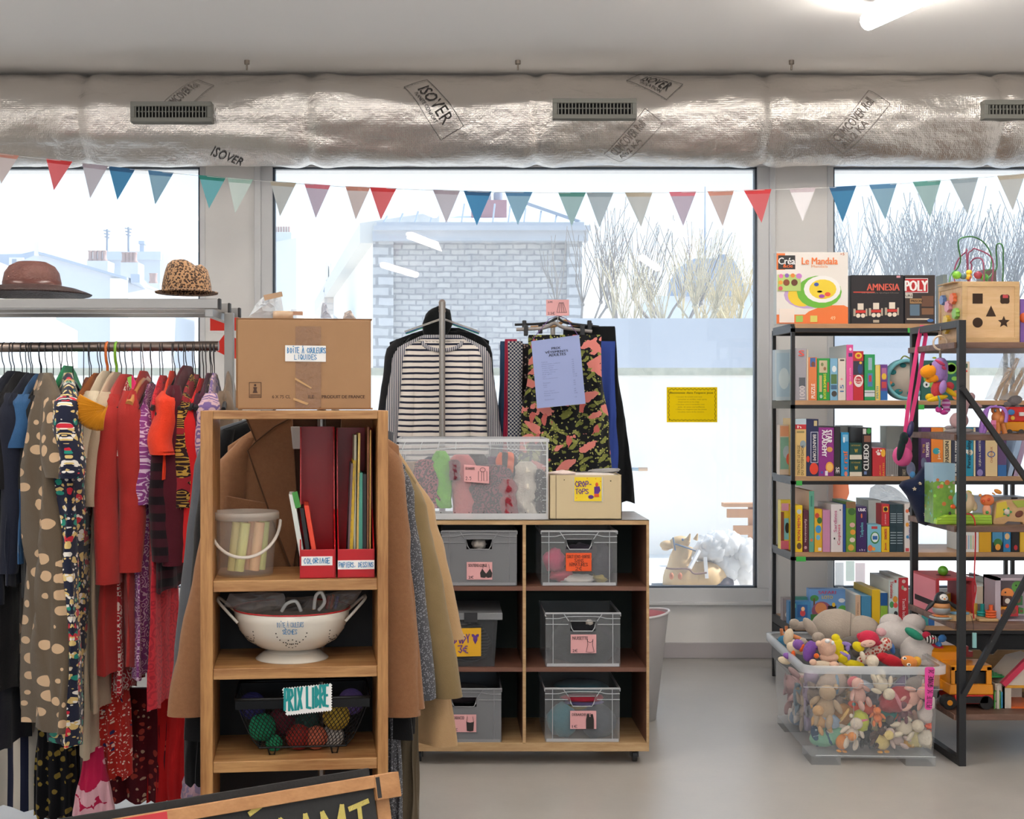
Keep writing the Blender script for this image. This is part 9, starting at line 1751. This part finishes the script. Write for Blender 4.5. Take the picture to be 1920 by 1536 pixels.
TO = [('cushion', 1560, 1282, 30, 'grey-beige', '#a8988c', '#7f9ab0', 0), ('bear', 1548, 1318, 34, 'beige', '#b39a7c', '#d8c6ae', 10), ('doll', 1605, 1296, 26, 'pink spotted', '#d8a99c', '#c4606a', -20), ('fish', 1612, 1326, 22, 'orange-red', '#d8542c', '#3f9a8c', 10), ('rabbit', 1652, 1288, 26, 'cream', '#d8ccb4', '#efe6d6', 150), ('cushion', 1676, 1312, 30, 'dark red', '#9a2a34', '#c9808a', -25), ('fish', 1668, 1340, 26, 'teal', '#1f8078', '#e0602c', 35),
('bear', 1712, 1305, 26, 'pale pink', '#d8a898', '#e6c0b0', 60), ('bird', 1735, 1335, 27, 'white and red', '#d8cdc6', '#e0562c', 20), ('cushion', 1578, 1340, 26, 'brown striped', '#a5733c', '#e0b46a', 35), ('bear', 1535, 1345, 24, 'tan', '#c49a68', '#e0c8a4', -20), ('cushion', 1552, 1352, 20, 'pale blue', '#8fa3b8', '#c0ccd6', 20), ('rabbit', 1580, 1366, 26, 'off-white', '#cfc4b4', '#8a7f74', 100), ('cushion', 1612, 1352, 19, 'lime and yellow', '#b9c03c', '#d86a8a', 80), ('bear', 1643, 1340, 16, 'orange', '#e07838', '#f0b060', 0),
('bird', 1655, 1364, 20, 'black and yellow', '#3a302c', '#e0b84a', -20), ('rabbit', 1700, 1362, 26, 'ivory', '#d6c9b0', '#b9a890', 80), ('fish', 1743, 1362, 18, 'bright orange', '#e0542c', '#8a5a4a', 80), ('fish', 1549, 1392, 30, 'green wavy-striped', '#7fb89a', '#2f5f7a', -20), ('bear', 1596, 1390, 26, 'creamy white', '#ddd0bc', '#e8862c', 15), ('bird', 1578, 1412, 20, 'orange-footed', '#dd8a3c', '#e8a04a', 10), ('rabbit', 1622, 1388, 22, 'black', '#232024', '#8f8a84', 0), ('bear', 1640, 1376, 18, 'dark brown', '#4a3026', '#a07f5a', 30),
('bear', 1672, 1382, 22, 'grey-pink', '#bfa79c', '#e0d0c4', -60), ('cushion', 1702, 1388, 22, 'amber yellow', '#e0a43c', '#efcf8a', 0), ('cushion', 1742, 1390, 24, 'cream white', '#ddd3c0', '#c9b8a0', 20), ('bird', 1652, 1410, 21, 'pale yellow', '#dcc47a', '#e0a03c', 0), ('fish', 1714, 1412, 28, 'butter yellow', '#d9ca8c', '#efe6c0', 5), ('bear', 1690, 1330, 18, 'plum', '#6a3a44', '#c9a0a0', 0), ('rabbit', 1752, 1312, 16, 'light beige', '#cdbba0', '#e0d3c0', 0), ('fish', 1528, 1405, 14, 'navy', '#2c4a6a', '#9fb8c8', 70),
('doll', 1725, 1410, 16, 'white-faced', '#dccfc0', '#8a4a3a', -30), ('cushion', 1628, 1415, 18, 'charcoal grey', '#4a4648', '#b9b4b0', 10), ('bear', 1562, 1330, 18, 'sand', '#bfa684', '#d8c8ac', 60), ('cushion', 1640, 1312, 22, 'slate grey', '#5a5660', '#8f8a94', 0), ('cushion', 1720, 1285, 24, 'stone grey', '#8f8882', '#b9b0a8', 10), ('bear', 1590, 1312, 18, 'biscuit', '#c0a078', '#dcc8a8', 0)]
for i, (kd, px, py, s, nm, c1, c2, rot) in enumerate(TO):
 pos = ('top' if py < 1310 else 'middle' if py < 1370 else 'bottom') + ' ' + ('left' if px < 1590 else 'centre' if px < 1680 else 'right')
 toy(kd, '%s soft %s pressed against the front of the big clear bin, %s' % (nm, kd, pos), px, py, s, BYf + .1 + (.03 if i % 3 == 0 else .0) + (.05 if i > 30 else 0), rot, c1, c2, i)
LS = [(1490, 1290, 5.45, 'lavender', '#a89ab0'), (1468, 1300, 5.62, 'misty blue', '#8fa3b0'), (1452, 1285, 5.82, 'pale rose', '#c9a8a8'), (1505, 1350, 5.42, 'smoke grey', '#8f8f98'), (1484, 1360, 5.58, 'mushroom', '#a89a90'), (1470, 1345, 5.74, 'dusty blue', '#8a9ab0'), (1500, 1395, 5.44, 'violet grey', '#9a90a8'), (1490, 1380, 5.6, 'oatmeal', '#b9ab98'), (1458, 1320, 5.86, 'faded pink', '#c0a0a0'), (1478, 1325, 5.66, 'milky white', '#cfc8c4'), (1515, 1310, 5.38, 'ash brown', '#8a7a70')]
for i, (px, py, Y, nm, c1) in enumerate(LS):
 toy(KINDS[i % 3], nm + ' soft toy seen through the left side of the big clear bin', px + 26, py, 34, Y, i * 47, c1, '#cfc6c0', 80 + i)
# filling layers in the middle so the heap is solid
for i in range(12):
 c1 = ('#b9a890', '#8f7f74', '#c49a8a', '#9aa3b0', '#c9b98a', '#7a6a8a')[i % 6]
 toy(KINDS[i % 6], ('hazel', 'walnut', 'rosewood', 'silver', 'straw', 'heather', 'taupe', 'mocha', 'blush', 'pewter', 'flax', 'mulberry')[i] + ' soft toy deep inside the heap in the big clear bin', 1570 + (i * 53) % 150, 1275 + (i * 31) % 130, 34, 5.5 + .12 * (i % 4), i * 61, c1, '#d8cfc4', 120 + i)
# the big ones on top
def top_toy(name, lab, px, py, Y): r = thing(name, lab, 'soft toy', P(px, py, Y), 'soft toys on top of the bin'); bin_set.append(r); return r
r = top_toy('elephant_plush', 'large grey plush animal lying on its belly at the top of the bin', 1560, 1225, 5.72); g1 = vel('#a89c90')
blob(r, 'body', g1, [(1558, 1180, 48, 38, 8), (1606, 1186, 34, 32, 0, -.03)], 5.72, 24, 16); blob(r, 'arm', g1, [(1512, 1178, 10, 22, -35, -.12), (1528, 1196, 12, 10, 0, -.2)], 5.72); blob(r, 'leg', g1, [(1492, 1174, 24, 8, -6, .05), (1478, 1170, 10, 9, 0, .05)], 5.72); q = MB(); q.tube([P(1587, 1150, 5.60), P(1586, 1185, 5.56), P(1586, 1215, 5.58)], .0012, 5); q.build('seam', mat('dark seam', '#6a6058', .9), r)
r = top_toy('bear_plush', 'large white plush with a green patch at the right of the heap', 1700, 1230, 5.6); w1 = vel('#cfc8c4')
blob(r, 'body', w1, [(1678, 1190, 46, 26, 12), (1712, 1218, 34, 34, 30, -.04), (1735, 1232, 16, 26, -10, -.04)], 5.6, 22, 14); blob(r, 'head', w1, [(1660, 1168, 22, 18), (1702, 1168, 22, 18, 10)], 5.62); blob(r, 'green_patch', vel('#2f8f72'), [(1706, 1188, 20, 8, 32, -.13)], 5.6); blob(r, 'blue_collar', vel('#4a78b8'), [(1666, 1215, 5, 12, -15, -.14)], 5.6); blob(r, 'paw', w1, [(1730, 1243, 14, 7, 10, -.1)], 5.6); blob(r, 'pink_paw', vel('#d9a9ac'), [(1645, 1185, 10, 8, 20, -.12)], 5.6)
r = top_toy('doll_plush', 'soft doll with yellow bonnet, purple hat and purple bows lying face up', 1575, 1245, 5.36); sk = vel('#e0b8a0')
blob(r, 'head', sk, [(1548, 1215, 17, 17, 0), (1552, 1233, 18, 10, 0)], 5.36); blob(r, 'bonnet', vel('#dcc81e'), [(1568, 1215, 11, 22, -8), (1577, 1232, 13, 12), (1564, 1197, 8, 8), (1596, 1245, 22, 7, 10), (1606, 1213, 12, 9, 30)], 5.37); blob(r, 'hat', vel('#7a4fa0'), [(1515, 1222, 12, 20, 15), (1524, 1213, 9, 8)], 5.38); blob(r, 'orange_tuft', vel('#e06a2c'), [(1529, 1231, 5, 5)], 5.34); blob(r, 'bow', vel('#8f78b8'), [(1586, 1208, 9, 4, 15, -.06), (1588, 1214, 4, 8, 0, -.06), (1583, 1228, 11, 3, 30, -.06), (1590, 1233, 3, 6, 0, -.06)], 5.36); blob(r, 'eye', mat('white eye', '#e6e6e6', .3), [(1550, 1203, 5, 4, 0, -.03), (1560, 1206, 3, 4, 0, -.03)], 5.35); blob(r, 'hand', sk, [(1562, 1247, 9, 6), (1523, 1243, 7, 6)], 5.33); blob(r, 'nose', sk, [(1534, 1208, 6, 6, 0, -.03)], 5.35)
r = top_toy('hooded_doll', 'soft doll with a fuzzy crimson hood and a spotted dress', 1635, 1245, 5.4)
blob(r, 'hood', vel('#c8304c'), [(1624, 1198, 20, 16, 8), (1607, 1193, 5, 6), (1640, 1205, 7, 6)], 5.4); blob(r, 'face', vel('#dcb4a4'), [(1624, 1207, 14, 7, -8, -.05)], 5.4); blob(r, 'dress', pat_dots('cream with red spots', '#dccdc0', '#b4483c', 70, .38, .8, (1, 1, 1)), [(1636, 1220, 24, 12, -35), (1655, 1208, 12, 13), (1618, 1236, 18, 10, -20)], 5.43); q = MB(); q.tube([P(1617, 1209, 5.29), P(1622, 1210, 5.285)], .0012, 5).tube([P(1628, 1207, 5.285), P(1633, 1206, 5.29)], .0012, 5); q.build('closed_eyes', mat('brown thread', '#6a3a34', .8), r)
r = top_toy('velvet_cape_doll', 'small cream soft toy with a red velvet cape at the front rim', 1660, 1250, 5.33)
blob(r, 'head', vel('#ddd0bc'), [(1633, 1240, 12, 12), (1615, 1230, 5, 9, -20)], 5.33); blob(r, 'cape', vel('#b01e2c'), [(1666, 1238, 22, 11, 14), (1652, 1232, 12, 9), (1676, 1245, 14, 6, 10)], 5.34)
r = top_toy('lion_plush', 'orange lion soft toy peeping over the front rim', 1700, 1250, 5.34); blob(r, 'head', vel('#dd8a44'), [(1700, 1240, 16, 11, 15)], 5.34); blob(r, 'mane', vel('#e0a83c'), [(1713, 1240, 9, 10, 20, .03)], 5.34); blob(r, 'eye', mat('white eye', '#e6e6e6', .3), [(1693, 1234, 4, 3, 0, -.04), (1701, 1246, 4, 3, 0, -.04)], 5.33); blob(r, 'pupil', mat('black eye', '#17161a', .2), [(1694, 1234, 1.6, 1.6, 0, -.055), (1702, 1246, 1.6, 1.6, 0, -.055)], 5.33)
r = top_toy('boot_doll', 'soft doll legs with purple and cream boots hanging over the left rim', 1480, 1245, 5.55); blob(r, 'leg', vel('#d8c4a8'), [(1472, 1195, 9, 16, 15), (1480, 1208, 10, 8), (1497, 1224, 20, 5, 8)], 5.55); blob(r, 'boot', vel('#e0d0b4'), [(1484, 1216, 15, 11, 20), (1466, 1240, 13, 7, 15)], 5.5); blob(r, 'purple_boot_top', vel('#8a5fa8'), [(1492, 1210, 11, 10, 20, -.02), (1474, 1232, 11, 6, 20, -.03)], 5.5); blob(r, 'orange_cuff', vel('#e0602c'), [(1499, 1216, 5, 8, 20, -.03), (1483, 1228, 4, 7, 0, -.03)], 5.5); blob(r, 'grey_sock', vel('#b0a498'), [(1500, 1206, 8, 9, 0, .0)], 5.5)
r = top_toy('striped_doll', 'toy arm with black and white stripes and a blue mitten at the right rim', 1745, 1230, 5.5); blob(r, 'sleeve', pat_stripes('black and white stripes', '#232225', '#e6e2df', .011, .5, 'X'), [(1738, 1198, 12, 8)], 5.5); blob(r, 'mitten', vel('#3f78b8'), [(1757, 1196, 8, 7, -20), (1750, 1206, 7, 5, 30)], 5.5); blob(r, 'red_trim', vel('#c8304c'), [(1728, 1190, 8, 7), (1748, 1210, 12, 4, 15), (1742, 1196, 3, 2, 0, -.06)], 5.51); blob(r, 'teal_leg', vel('#1f7a80'), [(1750, 1222, 8, 13)], 5.52)
r = top_toy('pale_bear', 'small cream bear face down at the left front rim', 1540, 1250, 5.34); blob(r, 'body', vel('#d8c6ae'), [(1538, 1247, 20, 7)], 5.34)
r = top_toy('orange_legs', 'thin orange doll legs sticking out at the back left rim', 1470, 1200, 5.85); q = MB(); q.tube([P(1462, 1200, 5.85), P(1453, 1190, 5.85), P(1452, 1180, 5.85)], .008, 8).tube([P(1468, 1195, 5.86), P(1461, 1182, 5.86), P(1461, 1175, 5.86)], .007, 8).tube([P(1510, 1210, 5.6), P(1490, 1198, 5.6), P(1475, 1192, 5.6)], .009, 8); q.build('legs', vel('#d98a5c'), r)
r = top_toy('grey_plush', 'dark grey soft toy between the doll and the hood', 1600, 1215, 5.5); blob(r, 'body', vel('#6a6460'), [(1592, 1205, 22, 12), (1604, 1222, 16, 12)], 5.52)
r = top_toy('blue_cloth', 'blue patterned cloth in the back left corner of the bin', 1465, 1215, 5.8); blob(r, 'cloth', vel('#3f7a9a'), [(1462, 1202, 16, 10), (1478, 1212, 18, 10)], 5.78)
turn(bin_set, ((bx0 + bx1) / 2, BYf, 0), math.radians(-3))
